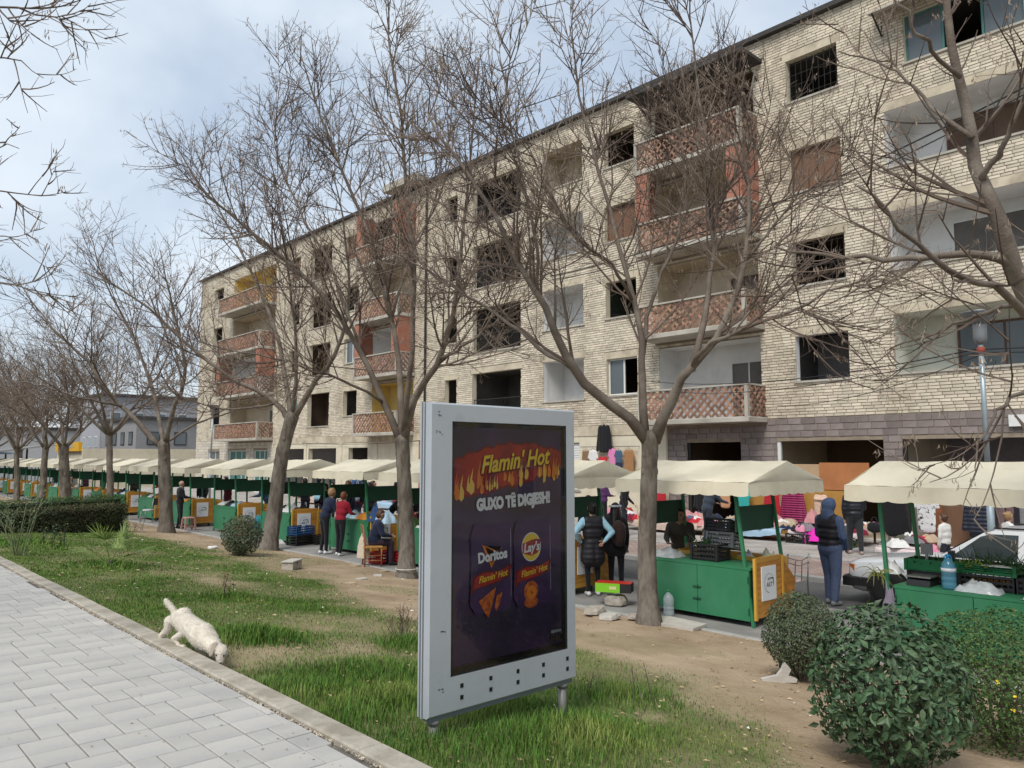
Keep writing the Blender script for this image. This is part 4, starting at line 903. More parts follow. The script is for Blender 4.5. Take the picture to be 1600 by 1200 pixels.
def make_stall():
    s = thing('market_stall', 'stall', 'market stall', (0, 0, 0), 0, 'cream roofed green market stalls')
    # counter
    MB().box(.0, .74, .03, 1.86, .82, .86).build('counter_top', m_gp, s)
    MB().box(.02, .72, .045, 1.845, .09, .818).build('counter_box', m_gd, s)
    for a, b in ((.05, .94), (.95, 1.84)):
        d = MB().box(-.012, .016, a, b, .085, .815).build('door', m_gp, s)
        hy = a + .012 if a < .5 else b - .012
        for z in (.22, .68): MB().tube([(-.018, hy, z - .05), (-.018, hy, z + .05)], .010, 6).build('hinge', m_gd, d)
    for z in (.30, .48): MB().box(-.03, -.013, .88, 1.02, z, z + .018).tube([(-.035, .92, z + .01), (-.035, .92, z + .045)], .008, 5).build('latch', m_gd, s)
    # posts
    for (x0, y0, x1, y1) in ((.02, .01, .05, .30), (1.18, .05, 1.20, .33), (.02, 1.89, .05, 2.02), (1.18, 1.89, 1.2, 2.05)):
        MB().bar((x0, y0, 0), (x1, y1, 2.14), .045, .045).build('post', m_gp, s)
    for x in (.7,):
        for y in (.08, 1.80): MB().box(x - .03, x + .03, y - .02, y + .02, 0, .088).build('leg', m_gd, s)
    for y in (.29, 2.05): MB().box(.06, 1.18, y - .012, y + .012, 1.36, 1.74).build('header_board', m_gd, s)
    # pine end panel of planks
    ep = MB().box(.03, .83, -.012, .0, .12, .99).build('end_panel', m_gd, s)
    pk = MB().cbox(-.365, .365, -.043, .043, 0, .016, .004).mesh('plank', m_pine)
    for i in range(10): inst('plank', pk, ep, (.445, -.012, .165 + i * .0885), (PI / 2, 0, 0))
    MB().box(.02, .07, -.04, -.0, .10, .995).build('edge_strip', m_pineI, s); MB().box(.82, .87, -.036, -.002, .10, .985).build('edge_strip', m_pineI, s)
    sg = MB().box(.20, .62, -.040, -.0285, .36, .86).build('sign', m_sign, s)
    lg = MB(); n = 26
    for i in range(n):
        a0, a1 = R(20 + i * 9.5), R(20 + (i + 1) * 9.5)
        for r_, w_ in ((.145, .004 + .006 * (i % 26) / 26),): lg.add([(.41 + r_ * math.cos(a0), -.0415, .61 + r_ * math.sin(a0)), (.41 + r_ * math.cos(a1), -.0415, .61 + r_ * math.sin(a1)), (.41 + (r_ - w_ * 1.6) * math.cos(a1), -.0415, .61 + (r_ - w_ * 1.6) * math.sin(a1)), (.41 + (r_ - w_ * 1.6) * math.cos(a0), -.0415, .61 + (r_ - w_ * 1.6) * math.sin(a0))], [(0, 1, 2, 3)])
    lg.build('logo_ring', m_ink2, sg); MB().add([(.44, -.0418, .69), (.53, -.0418, .685), (.55, -.0418, .60), (.53, -.0418, .55), (.525, -.0418, .63), (.51, -.0418, .665), (.44, -.0418, .672)], [(0, 1, 2, 3, 4, 5, 6)]).build('logo_swoosh', m_ink, sg); MB().add([(.36, -.0418, .685), (.43, -.0418, .695), (.44, -.0418, .655), (.37, -.0418, .65)], [(0, 1, 2, 3)]).build('logo_patch', m_ink2, sg)
    inst('logo_lettering', text_mesh('logo_lettering', 'AKT', .095, m_ink, 0, .001, .0003), sg, (.415, -.0418, .585), (PI / 2, 0, 0))
    # slanting tail of diagonal planks and the display tray behind the counter
    tp = MB().box(.872, .90, -.02, .0, .12, .95).build('tail_panel', m_pineI, s)
    for i, (l, z) in enumerate(((.42, .90), (.40, .79), (.30, .68), (.28, .57), (.40, .46), (.36, .35), (.22, .24))):
        mb = MB(); c = .64; d_ = .77; w_ = .105
        x0, z0 = .90, z
        mb.prism([(x0, z0), (x0, z0 - w_ / d_ * .97), (x0 + l * d_, z0 - w_ / d_ * .97 - l * c), (x0 + l * d_ + .03, z0 - l * c - .02), (x0 + l * d_ - .02, z0 - l * c + .0)], -.022, -.004).build('plank', m_pine, tp)
    tr = MB().box(.752, 1.17, .05, .085, .78, .93).box(.752, 1.17, 1.80, 1.835, .78, .93).box(1.14, 1.17, .088, 1.797, .78, .93).box(.752, .785, .088, 1.797, .78, .92).box(.786, 1.139, .088, 1.797, .76, .78); tr.build('tray', m_pineI, s)
    # canopy: gable roof of cloth with scalloped valances
    x0, x1, xm, ya, yb, ze, zr = -.32, 2.0, .84, -.17, 2.30, 2.12, 2.43
    nu, nv = 24, 7; cb = MB()
    def sheet(fn, n, m_):
        vs_ = [fn(i / n, j / m_) for i in range(n + 1) for j in range(m_ + 1)]
        cb.add(vs_, [(i * (m_ + 1) + j, (i + 1) * (m_ + 1) + j, (i + 1) * (m_ + 1) + j + 1, i * (m_ + 1) + j + 1) for i in range(n) for j in range(m_)])
    for xe in (x0, x1):
        sheet(lambda u, v: (xe + (xm - xe) * v, ya + (yb - ya) * u, ze + (zr - ze) * v - .018 * math.sin(PI * v) * (.6 + .4 * math.cos(4 * PI * u)) + .013 * nz(u * 9, v * 4, xe) + .008 * nz(u * 21, v * 9, xe)), nu, nv)
        sg_ = -1 if xe == x0 else 1
        sheet(lambda u, v: (xe + sg_ * (.012 * v + .015 * v * math.sin(u * 46) * nz(u * 6, xe, 1)), ya + (yb - ya) * u, ze - v * (.185 + .02 * abs(math.sin(u * PI * 9)) ** .6)), 54, 4)
    for ye in (ya, yb):
        sg_ = -1 if ye == ya else 1
        sheet(lambda u, v: (x0 + (x1 - x0) * u, ye + sg_ * .01 * math.sin(PI * v), ze + ((zr - ze) * (1 - abs(x0 + (x1 - x0) * u - xm) / (xm - x0))) * v), 20, 4)
        sheet(lambda u, v: (x0 + (x1 - x0) * u, ye + sg_ * (.014 * v + .012 * v * math.sin(u * 40) * nz(u * 6, ye, 2)), ze - v * (.185 + .02 * abs(math.sin(u * PI * 8)) ** .6)), 48, 4)
    cb.build('canopy', m_can, s, True)
    MB().bar((xm, ya + .03, zr - .035), (xm, yb - .03, zr - .035), .04, .04).bar((x0 + .03, ya + .04, ze - .04), (x0 + .03, yb - .04, ze - .04), .035, .035).bar((x1 - .03, ya + .04, ze - .04), (x1 - .03, yb - .04, ze - .04), .035, .035).bar((x0 + .03, .3, ze - .045), (x1 - .03, .3, ze - .045), .035, .035).bar((x0 + .03, 2.04, ze - .045), (x1 - .03, 2.04, ze - .045), .035, .035).build('roof_frame', m_gd, s)
    return s
proto = make_stall()
SY = [4.52, 8.38, 12.0, 15.61, 19.29, 23.11, 26.84, 30.6, 34.48, 38.17, 41.95, 45.96, 49.5, 53.0, 56.7, 60.4, 64.1, 67.8]
ordn = ['nearest', 'second', 'third', 'fourth', 'fifth', 'sixth', 'seventh', 'eighth', 'ninth', 'tenth', 'eleventh', 'twelfth', 'thirteenth', 'fourteenth', 'fifteenth', 'sixteenth', 'seventeenth', 'last']
slab = ['cream roofed green stall of vegetables in front of the white car', 'cream roofed green stall with black crates behind the large trunk', 'cream roofed green stall mostly hidden behind the advertising panel', 'cream roofed green stall beside the seated woman in navy', 'cream roofed green stall where the woman in red leans', 'cream roofed green stall with blue and black crates at its end', 'cream roofed green stall behind the clipped round bush', 'cream roofed green stall with a pink stool beside it']
STALL = []
for i, yl in enumerate(SY):
    s = proto if i == 0 else copy_tree(proto); s.location = (10.42 + (0 if i < 2 else .33 if i == 4 else rnd.uniform(-.08, .12)), yl - 2.3, -.783); s.rotation_euler = (0, 0, 0) if i < 2 else (R(rnd.uniform(-.5, .5)), R(rnd.uniform(-.4, .4)), R(rnd.uniform(-2, 2))); STALL.append(s)
    s['label'] = slab[i] if i < len(slab) else 'cream roofed green market stall, %s counted from the right end of the row' % ordn[i]
for ch in list(STALL[0].children):            # the vegetable stall has lost its left header board
    if ch.name.startswith('header_board') and sum(v.co.y for v in ch.data.vertices) / len(ch.data.vertices) > 1.5: bpy.data.objects.remove(ch)
# ---------------------------------------------------------------- shrubs, hedge and small plants
def leaf_mesh(name, m, l=1., w=.5, fold=.12, curl=.12):
    return MB().add([(0, 0, 0), (l * .3, w * .42, fold * .8), (l * .65, w * .40, fold * .7 - curl * .3), (l, 0, -curl), (l * .65, -w * .40, fold * .7 - curl * .3), (l * .3, -w * .42, fold * .8), (l * .35, 0, 0), (l * .68, 0, -curl * .4)],
                    [(0, 6, 1), (6, 7, 2, 1), (7, 3, 2), (0, 5, 6), (5, 4, 7, 6), (4, 3, 7)]).mesh(name, m)
def leaf_basis(nrm, rg, tilt):
    """leaf lying roughly square to nrm with its tip drooping outwards"""
    z = (nrm + Vector((rg.gauss(0, tilt), rg.gauss(0, tilt), rg.gauss(0, tilt) + .25))).normalized(); x = z.orthogonal().normalized(); x.rotate(Matrix.Rotation(rg.uniform(0, 2 * PI), 3, z))
    x = (x + nrm * .35 - Vector((0, 0, .25))).normalized(); y = z.cross(x).normalized(); z = x.cross(y); return Matrix((x, y, z)).transposed()
def shrub(label, base, rx, rz, nleaf, lsize, m, seed, lumps=.12, npart=0, mO=None, flat_top=0., stems=9, name='clipped_shrub', cat='shrub', zc=None, depth=.4, ratio=.5, ry=None, group=None, sparse=0.):
    rg = random.Random(seed); T = thing(name, label, cat, base, 0, group); ry = ry or rx; zc = zc if zc is not None else rz * 1.02
    pts_ = []
    while len(pts_) < nleaf:
        d = Vector((rg.gauss(0, 1), rg.gauss(0, 1), rg.gauss(0, 1))).normalized()
        lump = 1 + lumps * nz(d.x * 2.2, d.y * 2.2, d.z * 2.2 + seed) + lumps * .6 * nz(d.x * 5, d.y * 5, d.z * 5 + seed)
        if sparse and nz(d.x * 3, d.y * 3, d.z * 3 + seed * 2) < -.22 + (0 if d.z < 0 else -.5) and rg.random() < sparse: continue
        k = 1 - depth * rg.random() ** 2.2; p = Vector((d.x * rx * lump * k, d.y * ry * lump * k, d.z * rz * lump * k))
        if flat_top and p.z > rz * flat_top: p.z = rz * flat_top + (p.z - rz * flat_top) * .3
        p.z += zc
        if p.z < .03: continue
        pts_.append((p, d))
    sc_ = []
    for i, (p, d) in enumerate(pts_):
        wv = Vector(base) + p; vd = (Vector((0, 0, CAMZ)) - wv); px, py, D = proj(wv)
        if d.dot(vd.normalized()) > .1 and py < 1200 and px < 1600: sc_.append((D - d.dot(vd.normalized()) * .3, i))
    sc_.sort(); near = set(i for _, i in sc_[:npart]); rest = MB(); lm_ = None
    if npart: lm_ = [leaf_mesh('leaf', mO, lsize, lsize * ratio, lsize * .10, lsize * c) for c in (.08, .2, .32)]
    tmpl = [Vector(v) for v in ((0, 0, 0), (.4, .5, .10), (1, 0, -.15), (.4, -.5, .10), (.45, 0, 0))]
    for i, (p, d) in enumerate(pts_):
        M_ = leaf_basis(d, rg, .45); s_ = rg.uniform(.5, 1.28)
        if i in near:
            o = inst('leaf', lm_[i % 3], T, p); o.rotation_euler = M_.to_euler(); o.scale = (s_, s_, s_)
        else:
            vs_ = [tuple(p + M_ @ Vector((v.x * lsize * s_, v.y * lsize * ratio * s_, v.z * lsize))) for v in tmpl]; rest.add(vs_, [(0, 4, 1), (4, 2, 1), (0, 3, 4), (3, 2, 4)])
    tag(rest.build('foliage', m, T), kind='stuff')
    st = MB()
    for i in range(stems):
        d = Vector((rg.gauss(0, .55), rg.gauss(0, .55), 1)).normalized(); e = Vector((d.x * rx * 1.1, d.y * ry * 1.1, zc + rz * rg.uniform(-.1, .6))); a = Vector((rg.gauss(0, .04), rg.gauss(0, .04), -.03)); q = a.lerp(e, .5) + Vector((rg.gauss(0, .05), rg.gauss(0, .05), .03))
        pp = resample([a, q, e], 6); st.tube(pp, [.012, .011, .009, .007, .005, .003], 5)
        for j in range(7):
            k = rg.randint(1, 4); q0 = pp[k]; dd = (pp[k + 1] - pp[k]).normalized(); st.tube(grow(rg, q0, side(rg, dd, R(50)), rx * rg.uniform(.4, .8), 3, .15, .05), [.005, .004, .003, .002], 3, cap=False)
    st.build('stems', m_twig, T); return T
m_lfA = mat('glossy_leaf', (.058, .105, .048), .48, var=.38, hue=.025, namt=0, spec=.35, vmode='object'); m_lfAi = mat('glossy_leaf_i', (.055, .10, .045), .48, var=.38, hue=.025, namt=0, spec=.35)
m_lfB = mat('fine_leaf', (.062, .110, .030), .6, var=.42, hue=.03, namt=.2, nscale=2, spec=.25); m_lfC = mat('olive_leaf', (.072, .095, .046), .55, var=.42, hue=.02, namt=0, spec=.35)
m_hdg = mat('hedge_leaf', (.062, .070, .030), .7, var=.45, hue=.03, namt=.2, nscale=1, spec=.2, col2=(.10, .075, .045), c2scale=1.2, c2lo=.5, c2hi=.7); m_hdg2 = mat('green_hedge_leaf', (.060, .105, .034), .7, var=.4, hue=.02, namt=.2, spec=.2)
def on(p): return (p.x, p.y, lawn_z(p.x, p.y))
c2 = at(1390, 1085, 5.15); shrub('large glossy leaved round shrub in the right foreground', (c2.x, c2.y, lawn_z(c2.x, c2.y)), .49, .515, 4600, .064, m_lfAi, 3, .12, 300, m_lfA, zc=.53, depth=.45, sparse=.30, ratio=.52)
fs_ = bpy.context.scene.objects[-1] if False else None
c3 = at(1560, 1100, 5.9); T3 = shrub('fine leaved green shrub with yellow flowers at the right edge', (c3.x, c3.y, lawn_z(c3.x, c3.y)), .60, .54, 14000, .032, m_lfB, 4, .08, zc=.50, depth=.5, ratio=.5, stems=12)
rg = random.Random(9); m_fl = flat('yellow_petal', (.80, .60, .02))
for i in range(5):
    d = Vector((-.75 + rg.gauss(0, .35), -.55 + rg.gauss(0, .35), rg.uniform(-.2, .5))).normalized(); p = Vector((d.x * .62, d.y * .62, .50 + d.z * .55)); fb = MB()
    for j in range(5):
        a = j * 2 * PI / 5; M_ = leaf_basis(d, rg, .1); fb.add([tuple(p), tuple(p + M_ @ Vector((.012 * math.cos(a - .4), .012 * math.sin(a - .4), .006))), tuple(p + M_ @ Vector((.018 * math.cos(a), .018 * math.sin(a), .01))), tuple(p + M_ @ Vector((.012 * math.cos(a + .4), .012 * math.sin(a + .4), .006)))], [(0, 1, 2, 3)])
    fb.build('flower', m_fl, T3)
b1 = gp(1252, 1066); shrub('dense olive green shrub beside the stall end panel', (b1.x + .1, b1.y + .05, b1.z), .37, .42, 10500, .033, m_lfC, 5, .10, zc=.46, depth=.5, stems=12)
b4 = gp(377, 868); shrub('clipped round dark shrub at the foot of the leaning tree', on(b4), .46, .47, 5200, .055, m_lfC, 6, .07, zc=.49, depth=.45)

def hedge(label, a, b, depth, h, nleaf, m, seed, ls=.055):
    rg = random.Random(seed); a = Vector(a); b = Vector(b); ax = (b - a); ln = ax.length; ax.normalize(); nn = Vector((-ax.y, ax.x, 0))
    if nn.y < 0: nn = -nn
    T = thing('hedge', label, 'hedge', a); core = MB(); g_ = 30
    M3 = Matrix((ax, nn, Vector((0, 0, 1)))).transposed()
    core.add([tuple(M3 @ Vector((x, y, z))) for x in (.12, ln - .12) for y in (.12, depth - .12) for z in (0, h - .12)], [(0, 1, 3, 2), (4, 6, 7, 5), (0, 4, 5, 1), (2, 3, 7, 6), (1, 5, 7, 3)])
    core.build('dark_core', mat('hedge_core', (.020, .020, .012), 1, namt=.4, nscale=12, bump=.8, bscale=30), T)  # solid dark box added behind the leaves to stop the view through
    mb = MB()
    for i in range(nleaf):
        f_ = rg.random(); x = rg.uniform(0, ln); y = 0; z = rg.uniform(0.03, h); q = rg.random() ** 2 * .14
        if f_ < .50: p = (x, q, z); n_ = Vector((0, -1, .1))
        elif f_ < .84: p = (x, rg.uniform(0, depth), h - q + .05 * nz(x * 2, seed, 1)); n_ = Vector((0, 0, 1))
        elif f_ < .94: p = (ln - q, rg.uniform(0, depth), z); n_ = Vector((1, 0, 0))
        else: p = (q, rg.uniform(0, depth), z); n_ = Vector((-1, 0, 0))
        p = Vector(p); p.y += .09 * nz(x * 1.7, z * 2, seed) if f_ < .5 else 0; M_ = M3 @ leaf_basis(n_, rg, .6); s_ = rg.uniform(.6, 1.2) * ls
        mb.add([tuple(M3 @ p + M_ @ Vector(v) * s_) for v in ((0, 0, 0), (.45, .3, .08), (1, 0, -.1), (.45, -.3, .08))], [(0, 1, 2, 3)])
    for i in range(160):
        x = rg.uniform(0, ln); p = M3 @ Vector((x, rg.uniform(0, depth), h - .05)); mb.tube([p, p + Vector((rg.gauss(0, .03), rg.gauss(0, .03), rg.uniform(.05, .16)))], [.004, .002], 3, cap=False)
    tag(mb.build('foliage', m, T), kind='stuff'); return T
ha = gp(-60, 834); hb_ = gp(200, 831); ha.z = hb_.z = -.62
hedge('trimmed brownish hedge across the lawn at the left', ha, hb_, 1.1, .93, 15000, m_hdg, 8)
hc = ha + Vector((.75, 2.6, 0)); hd = hb_ + Vector((.7, 2.7, 0)); hc.z = hd.z = -.66
hedge('brighter green hedge behind the brownish one', hc, hd, 1.2, 1.10, 9000, m_hdg2, 9)

# fan palm seedling
pb = gp(172, 884); T = thing('young_palm', 'young fan palm with arching narrow leaves on the lawn', 'palm', pb); m_palm = mat('palm_leaf', (.13, .19, .045), .5, var=.35, hue=.02, namt=.15, spec=.3); rg = random.Random(12)
for i in range(10):
    a = i * 2.4 + rg.uniform(-.3, .3); el = rg.uniform(.75, 1.35) if i > 2 else rg.uniform(.35, .6); d = Vector((math.cos(a) * math.cos(el), math.sin(a) * math.cos(el), math.sin(el))); l = rg.uniform(.35, .6); mb = MB()
    st = grow(rg, Vector((0, 0, 0)), d, l, 4, .03, -.03); mb.tube(st, [.009, .008, .007, .006, .005], 4, cap=False); tip = st[-1]; dd = (st[-1] - st[-2]).normalized(); sd_ = dd.cross(Vector((0, 0, 1))).normalized(); upv = sd_.cross(dd)
    for j in range(13):
        b = (j - 6) / 6 * 1.15; bd = (dd * math.cos(b) + sd_ * math.sin(b) + upv * .12).normalized(); bl = rg.uniform(.34, .46) * (1 - .25 * abs(b)); pts_ = grow(rg, tip, bd, bl, 3, .03, -.10); wv = bd.cross(upv).normalized() * .011
        mb.add([tuple(pts_[0] - wv * .4), tuple(pts_[0] + wv * .4), tuple(pts_[1] + wv), tuple(pts_[1] - wv), tuple(pts_[2] + wv * .8), tuple(pts_[2] - wv * .8), tuple(pts_[3])], [(0, 1, 2, 3), (3, 2, 4, 5), (5, 4, 6)])
    mb.build('leaf', m_palm, T)
MB().tube([(0, 0, -.04), (0, 0, .10)], [.05, .035], 8, jitter=.2).build('stem', m_bark, T)

def sticks(name, label, cat, base, n, h, sp, seed, leaves=0, lm_=None, ls=.03, m=None, r=.006, group=None):
    rg = random.Random(seed); T = thing(name, label, cat, base, 0, group); st = MB(); lf = MB()
    for i in range(n):
        a = Vector((rg.gauss(0, sp * .25), rg.gauss(0, sp * .25), -.03)); d = Vector((rg.gauss(0, sp), rg.gauss(0, sp), 1)).normalized(); pts_ = grow(rg, a, d, h * rg.uniform(.6, 1.1), 5, .08, .03); st.tube(pts_, [r, r * .9, r * .8, r * .65, r * .5, r * .35], 5, cap=False)
        for j in range(3):
            k = rg.randint(2, 4); st.tube(grow(rg, pts_[k], side(rg, (pts_[k + 1] - pts_[k]).normalized(), .7), h * .25, 2, .1, .05), [r * .5, r * .4, r * .25], 3, cap=False)
        for j in range(leaves):
            p = pts_[rg.randint(3, 5)] + Vector((rg.gauss(0, h * .07), rg.gauss(0, h * .07), rg.gauss(0, h * .06))); M_ = leaf_basis(Vector((0, 0, 1)), rg, .8); s_ = ls * rg.uniform(.6, 1.3)
            lf.add([tuple(p + M_ @ Vector(v) * s_) for v in ((0, 0, 0), (.45, .3, .08), (1, 0, -.1), (.45, -.3, .08))], [(0, 1, 2, 3)])
    st.build('stems', m or m_twig, T)
    if lf.v: tag(lf.build('foliage', lm_, T), kind='stuff')
    return T
m_rose = mat('rose_cane', (.17, .19, .10), .7, namt=.2); m_rl = mat('rose_leaf', (.09, .13, .06), .6, var=.4, namt=0); m_redl = mat('reddish_leaf', (.16, .085, .04), .7, var=.4, hue=.02, namt=0)
sticks('rose_bush', 'leggy rose bush with grey canes at the left edge', 'rose bush', gp(28, 868), 11, 1.15, .22, 31, 26, m_rl, .05, m_rose, .011)
for i, px in enumerate((66, 84, 98)):
    sticks('rose_bush', 'small pruned rose with a leafy head, %s of three by the hedge' % ('leftmost', 'middle one', 'rightmost')[i], 'rose bush', gp(px, 853), 3, .48, .16, 33 + i, 14, m_rl, .05, m_iron, .008, 'pruned roses before the hedge')
sticks('sapling', 'small reddish leaved sapling in a grass tuft behind the dog', 'sapling', gp(352, 934), 5, .42, .18, 41, 12, m_redl, .035)
sticks('twiggy_shrub', 'low twiggy shrub with few reddish leaves left of the panel', 'shrub', gp(628, 1000), 22, .42, .28, 42, 7, m_redl, .024, None, .004)
for i, (px, py, h) in enumerate(((922, 1088, .30), (940, 1090, .34), (990, 1110, .36), (1008, 1110, .34), (1020, 1105, .38))):
    sticks('dry_stalk', ('short dry stalk nearest the panel', 'dark green stalk beside the panel', 'forked brown stalk in the grass', 'thick brown stalk in the grass', 'tallest brown stalk standing in the grass')[i], 'stalk', gp(px, py), 1, h, .08, 50 + i, 0, None, .02, m_rose if i % 2 else m_twig, .006, 'dry stalks in the grass right of the panel')
sticks('weed', 'thin leafless weed at the right end of the hedge', 'weed', gp(215, 830), 10, .5, .4, 57, 3, m_redl, .03, None, .005)
# ---------------------------------------------------------------- people and dog: one skin over overlapping masses
def fabric(name, c, **k): return mat(name, c, .85, namt=.12, nscale=8, bump=.6, bscale=12, sheen=.15, spec=.15, **k)
m_skin = mat('skin', (.44, .27, .19), .55, namt=.06, subsurf=.1); m_skin2 = mat('skin_weathered', (.36, .20, .13), .6, namt=.1)
m_eye = flat('eye_dark', (.02, .016, .014), .3); m_lip = flat('lips', (.30, .11, .09), .5)
HAIR = dict(black=mat('black_hair', (.010, .009, .009), .5, namt=.3, nscale=40), brown=mat('brown_hair', (.075, .035, .020), .5, namt=.3, nscale=40), fair=mat('fair_hair', (.28, .17, .08), .5, namt=.3, nscale=40), grey=mat('grey_hair', (.42, .41, .39), .6, namt=.3, nscale=40), red=mat('auburn_hair', (.13, .040, .020), .5, namt=.3, nscale=40))
def masses_to_mesh(name, prims, mats, voxel, smooth=2):
    """prims: (a, b, ra, rb, material, flatten) capsules -> one closed surface, coloured by the nearest mass"""
    mb = MB()
    for a, b, ra, rb, mi, sq in prims:
        a = Vector(a); b = Vector(b)
        if (b - a).length < 1e-4: b = a + Vector((0, 0, 1e-3))
        d = (b - a); ln = d.length; d.normalize(); x = Vector((0, 1, 0)); x = (x - d * x.dot(d)); x = x.normalized() if x.length > .1 else d.orthogonal().normalized(); y = d.cross(x)
        n = 12; ring = []
        for k in range(4): th = -PI / 2 + (k + .02) / 4 * PI / 2; ring.append((math.sin(th) * ra, math.cos(th) * ra))
        ring.append((0, ra)); ring.append((ln, rb))
        for k in range(1, 5): th = (k - .02) / 4 * PI / 2; ring.append((ln + math.sin(th) * rb, math.cos(th) * rb))
        base = len(mb.v)
        for s_, r_ in ring:
            for j in range(n): an = 2 * PI * j / n; mb.v.append(tuple(a + d * s_ + x * (math.cos(an) * r_) + y * (math.sin(an) * r_ * sq)))
        for k in range(len(ring) - 1):
            for j in range(n): j2 = (j + 1) % n; mb.f.append([base + k * n + j, base + k * n + j2, base + (k + 1) * n + j2, base + (k + 1) * n + j]); mb.m.append(0)
        mb.f.append([base + j for j in range(n)][::-1]); mb.m.append(0); mb.f.append([base + (len(ring) - 1) * n + j for j in range(n)]); mb.m.append(0)
    me = mb.mesh('tmp', m_skin); o = bpy.data.objects.new('tmp', me); COL.objects.link(o)
    r_ = o.modifiers.new('r', 'REMESH'); r_.mode = 'VOXEL'; r_.voxel_size = voxel; r_.use_smooth_shade = True
    if smooth: s_ = o.modifiers.new('s', 'SMOOTH'); s_.iterations = smooth; s_.factor = .5
    out_ = evaluated(o); bpy.data.objects.remove(o); bpy.data.meshes.remove(me)
    n = len(out_.polygons); C = np.empty(n * 3, np.float32); out_.polygons.foreach_get('center', C); C = C.reshape(-1, 3); best = np.full(n, 1e9); bi = np.zeros(n, np.int32)
    for a, b, ra, rb, mi, sq in prims:
        a = np.array(a); b = np.array(b); ab = b - a; L2 = max(ab @ ab, 1e-9); t_ = np.clip(((C - a) @ ab) / L2, 0, 1); dist = np.linalg.norm(C - a - t_[:, None] * ab, axis=1) - (ra + (rb - ra) * t_) * (.5 + .5 * sq)
        mk = dist < best; best[mk] = dist[mk]; bi[mk] = mi
    out_.materials.clear()
    for m in mats: out_.materials.append(m)
    out_.polygons.foreach_set('material_index', bi); out_.polygons.foreach_set('use_smooth', np.ones(n, bool)); out_.name = name; out_.update(); return out_
def add_geo(me, mb, moff):
    """join small extra pieces (fingers, features) into a body mesh"""
    import bmesh
    bm = bmesh.new(); bm.from_mesh(me); vs_ = [bm.verts.new(v) for v in mb.v]
    for f, m in zip(mb.f, mb.m):
        try: q = bm.faces.new([vs_[i] for i in f]); q.material_index = m + moff; q.smooth = True
        except ValueError: pass
    bm.to_mesh(me); bm.free()
def person(label, loc, heading, h=1.68, top=None, sleeve=None, pants=None, shoe=None, hair='black', skin=None, lean=0., arms=None, legs=None, bulk=1., skirt=None, hood=None, longhair=False, bun=False, cap=None, sit=None, headturn=0., headtilt=0., voxel=.024, group=None, slim=1., noface=False, bald=False):
    """local x is forward, y is the person's left, z up; heading turns it about z"""
    T = thing('person', label, 'person', loc, heading, group); k = h / 1.70; skin = skin or m_skin
    top = top or fabric('black_cloth', (.012, .012, .014)); sleeve = sleeve or top; pants = pants or fabric('dark_trousers', (.018, .018, .022)); shoe = shoe or fabric('dark_shoe', (.015, .014, .013))
    mats = [top, sleeve, pants, skin, shoe, hood or top]
    def V(x, y, z): return Vector((x * k, y * k, z * k))
    hipz = .92 if sit is None else sit / k + .09
    hip = V(0, 0, hipz); la = R(lean)
    def tors(x, y, z): return hip + V(x * math.cos(la) + z * math.sin(la), y, z * math.cos(la) - x * math.sin(la))
    pr = []
    def cap_(a, b, ra, rb, mi, sq=1.): pr.append((tuple(a), tuple(b), ra * k, rb * k, mi, sq))
    # legs: hip -> knee -> ankle -> toe
    legs = legs or ((.02, -.02), (.0, .02))
    for s_, (fk, fa) in zip((1, -1), legs):
        hj = hip + V(0, .088 * s_, -.02)
        if sit is None: kn = V(.02 + fk, .095 * s_, .49); an = V(fa, .095 * s_, .085)
        else: kn = hip + V(.42, .12 * s_, -.02); an = V(.40 + fa, .11 * s_, .085)
        cap_(hj, kn, .088 * slim, .062 * slim, 2); cap_(kn, an + V(0, 0, .03), .060 * slim, .046 * slim, 2)
        cap_(an + V(-.04, 0, -.042), an + V(.135, .01 * s_, -.048), .043, .036, 4)
    cap_(hip + V(0, .05, 0), hip + V(0, -.05, 0), .115 * slim, .115 * slim, 2 if not skirt else 0)
    # torso
    b_ = bulk
    cap_(tors(0, .04, .05), tors(0, -.04, .05), .118 * b_, .118 * b_, 0); cap_(tors(0, .055, .22), tors(0, -.055, .22), .115 * b_, .115 * b_, 0); cap_(tors(.01, .075, .37), tors(.01, -.075, .37), .112 * b_, .112 * b_, 0)
    cap_(tors(-.01, .12, .455), tors(-.01, -.12, .455), .070 * b_, .070 * b_, 0); cap_(tors(0, 0, .3), tors(-.005, 0, .50), .10 * b_, .060, 0)
    if skirt:                                             # long coat down to a height
        cap_(hip + V(0, .05, 0), V(.0, .06, skirt + .14), .125 * b_, .150 * b_, 0); cap_(hip + V(0, -.05, 0), V(.0, -.06, skirt + .14), .125 * b_, .150 * b_, 0)
    # neck and head
    nk = tors(0, 0, .50); hdc = tors(.015, 0, .50) + V(.02 + .12 * math.sin(la) * .4, 0, .155)
    cap_(nk, hdc - V(0, 0, .06), .052, .050, 3); Mh = Matrix.Rotation(headturn, 3, 'Z') @ Matrix.Rotation(headtilt, 3, 'Y')
    def hd(x, y, z): return hdc + Mh @ V(x, y, z)
    cap_(hd(-.012, 0, .025), hd(-.005, 0, .03), .092, .092, 3, .92); cap_(hd(.02, 0, -.03), hd(.035, 0, -.065), .068, .048, 3); cap_(hd(.088, 0, -.012), hd(.100, 0, -.018), .011, .013, 3)
    for s_ in (1, -1): cap_(hd(-.005, .082 * s_, -.005), hd(-.01, .088 * s_, .02), .015, .017, 3)
    if hood: cap_(hd(-.035, 0, .03), hd(-.03, 0, .04), .118, .118, 5); cap_(hd(-.06, 0, -.06), nk + V(-.02, 0, .02), .098, .105, 5); cap_(hd(.015, 0, .075), hd(.02, 0, .07), .085, .085, 5)
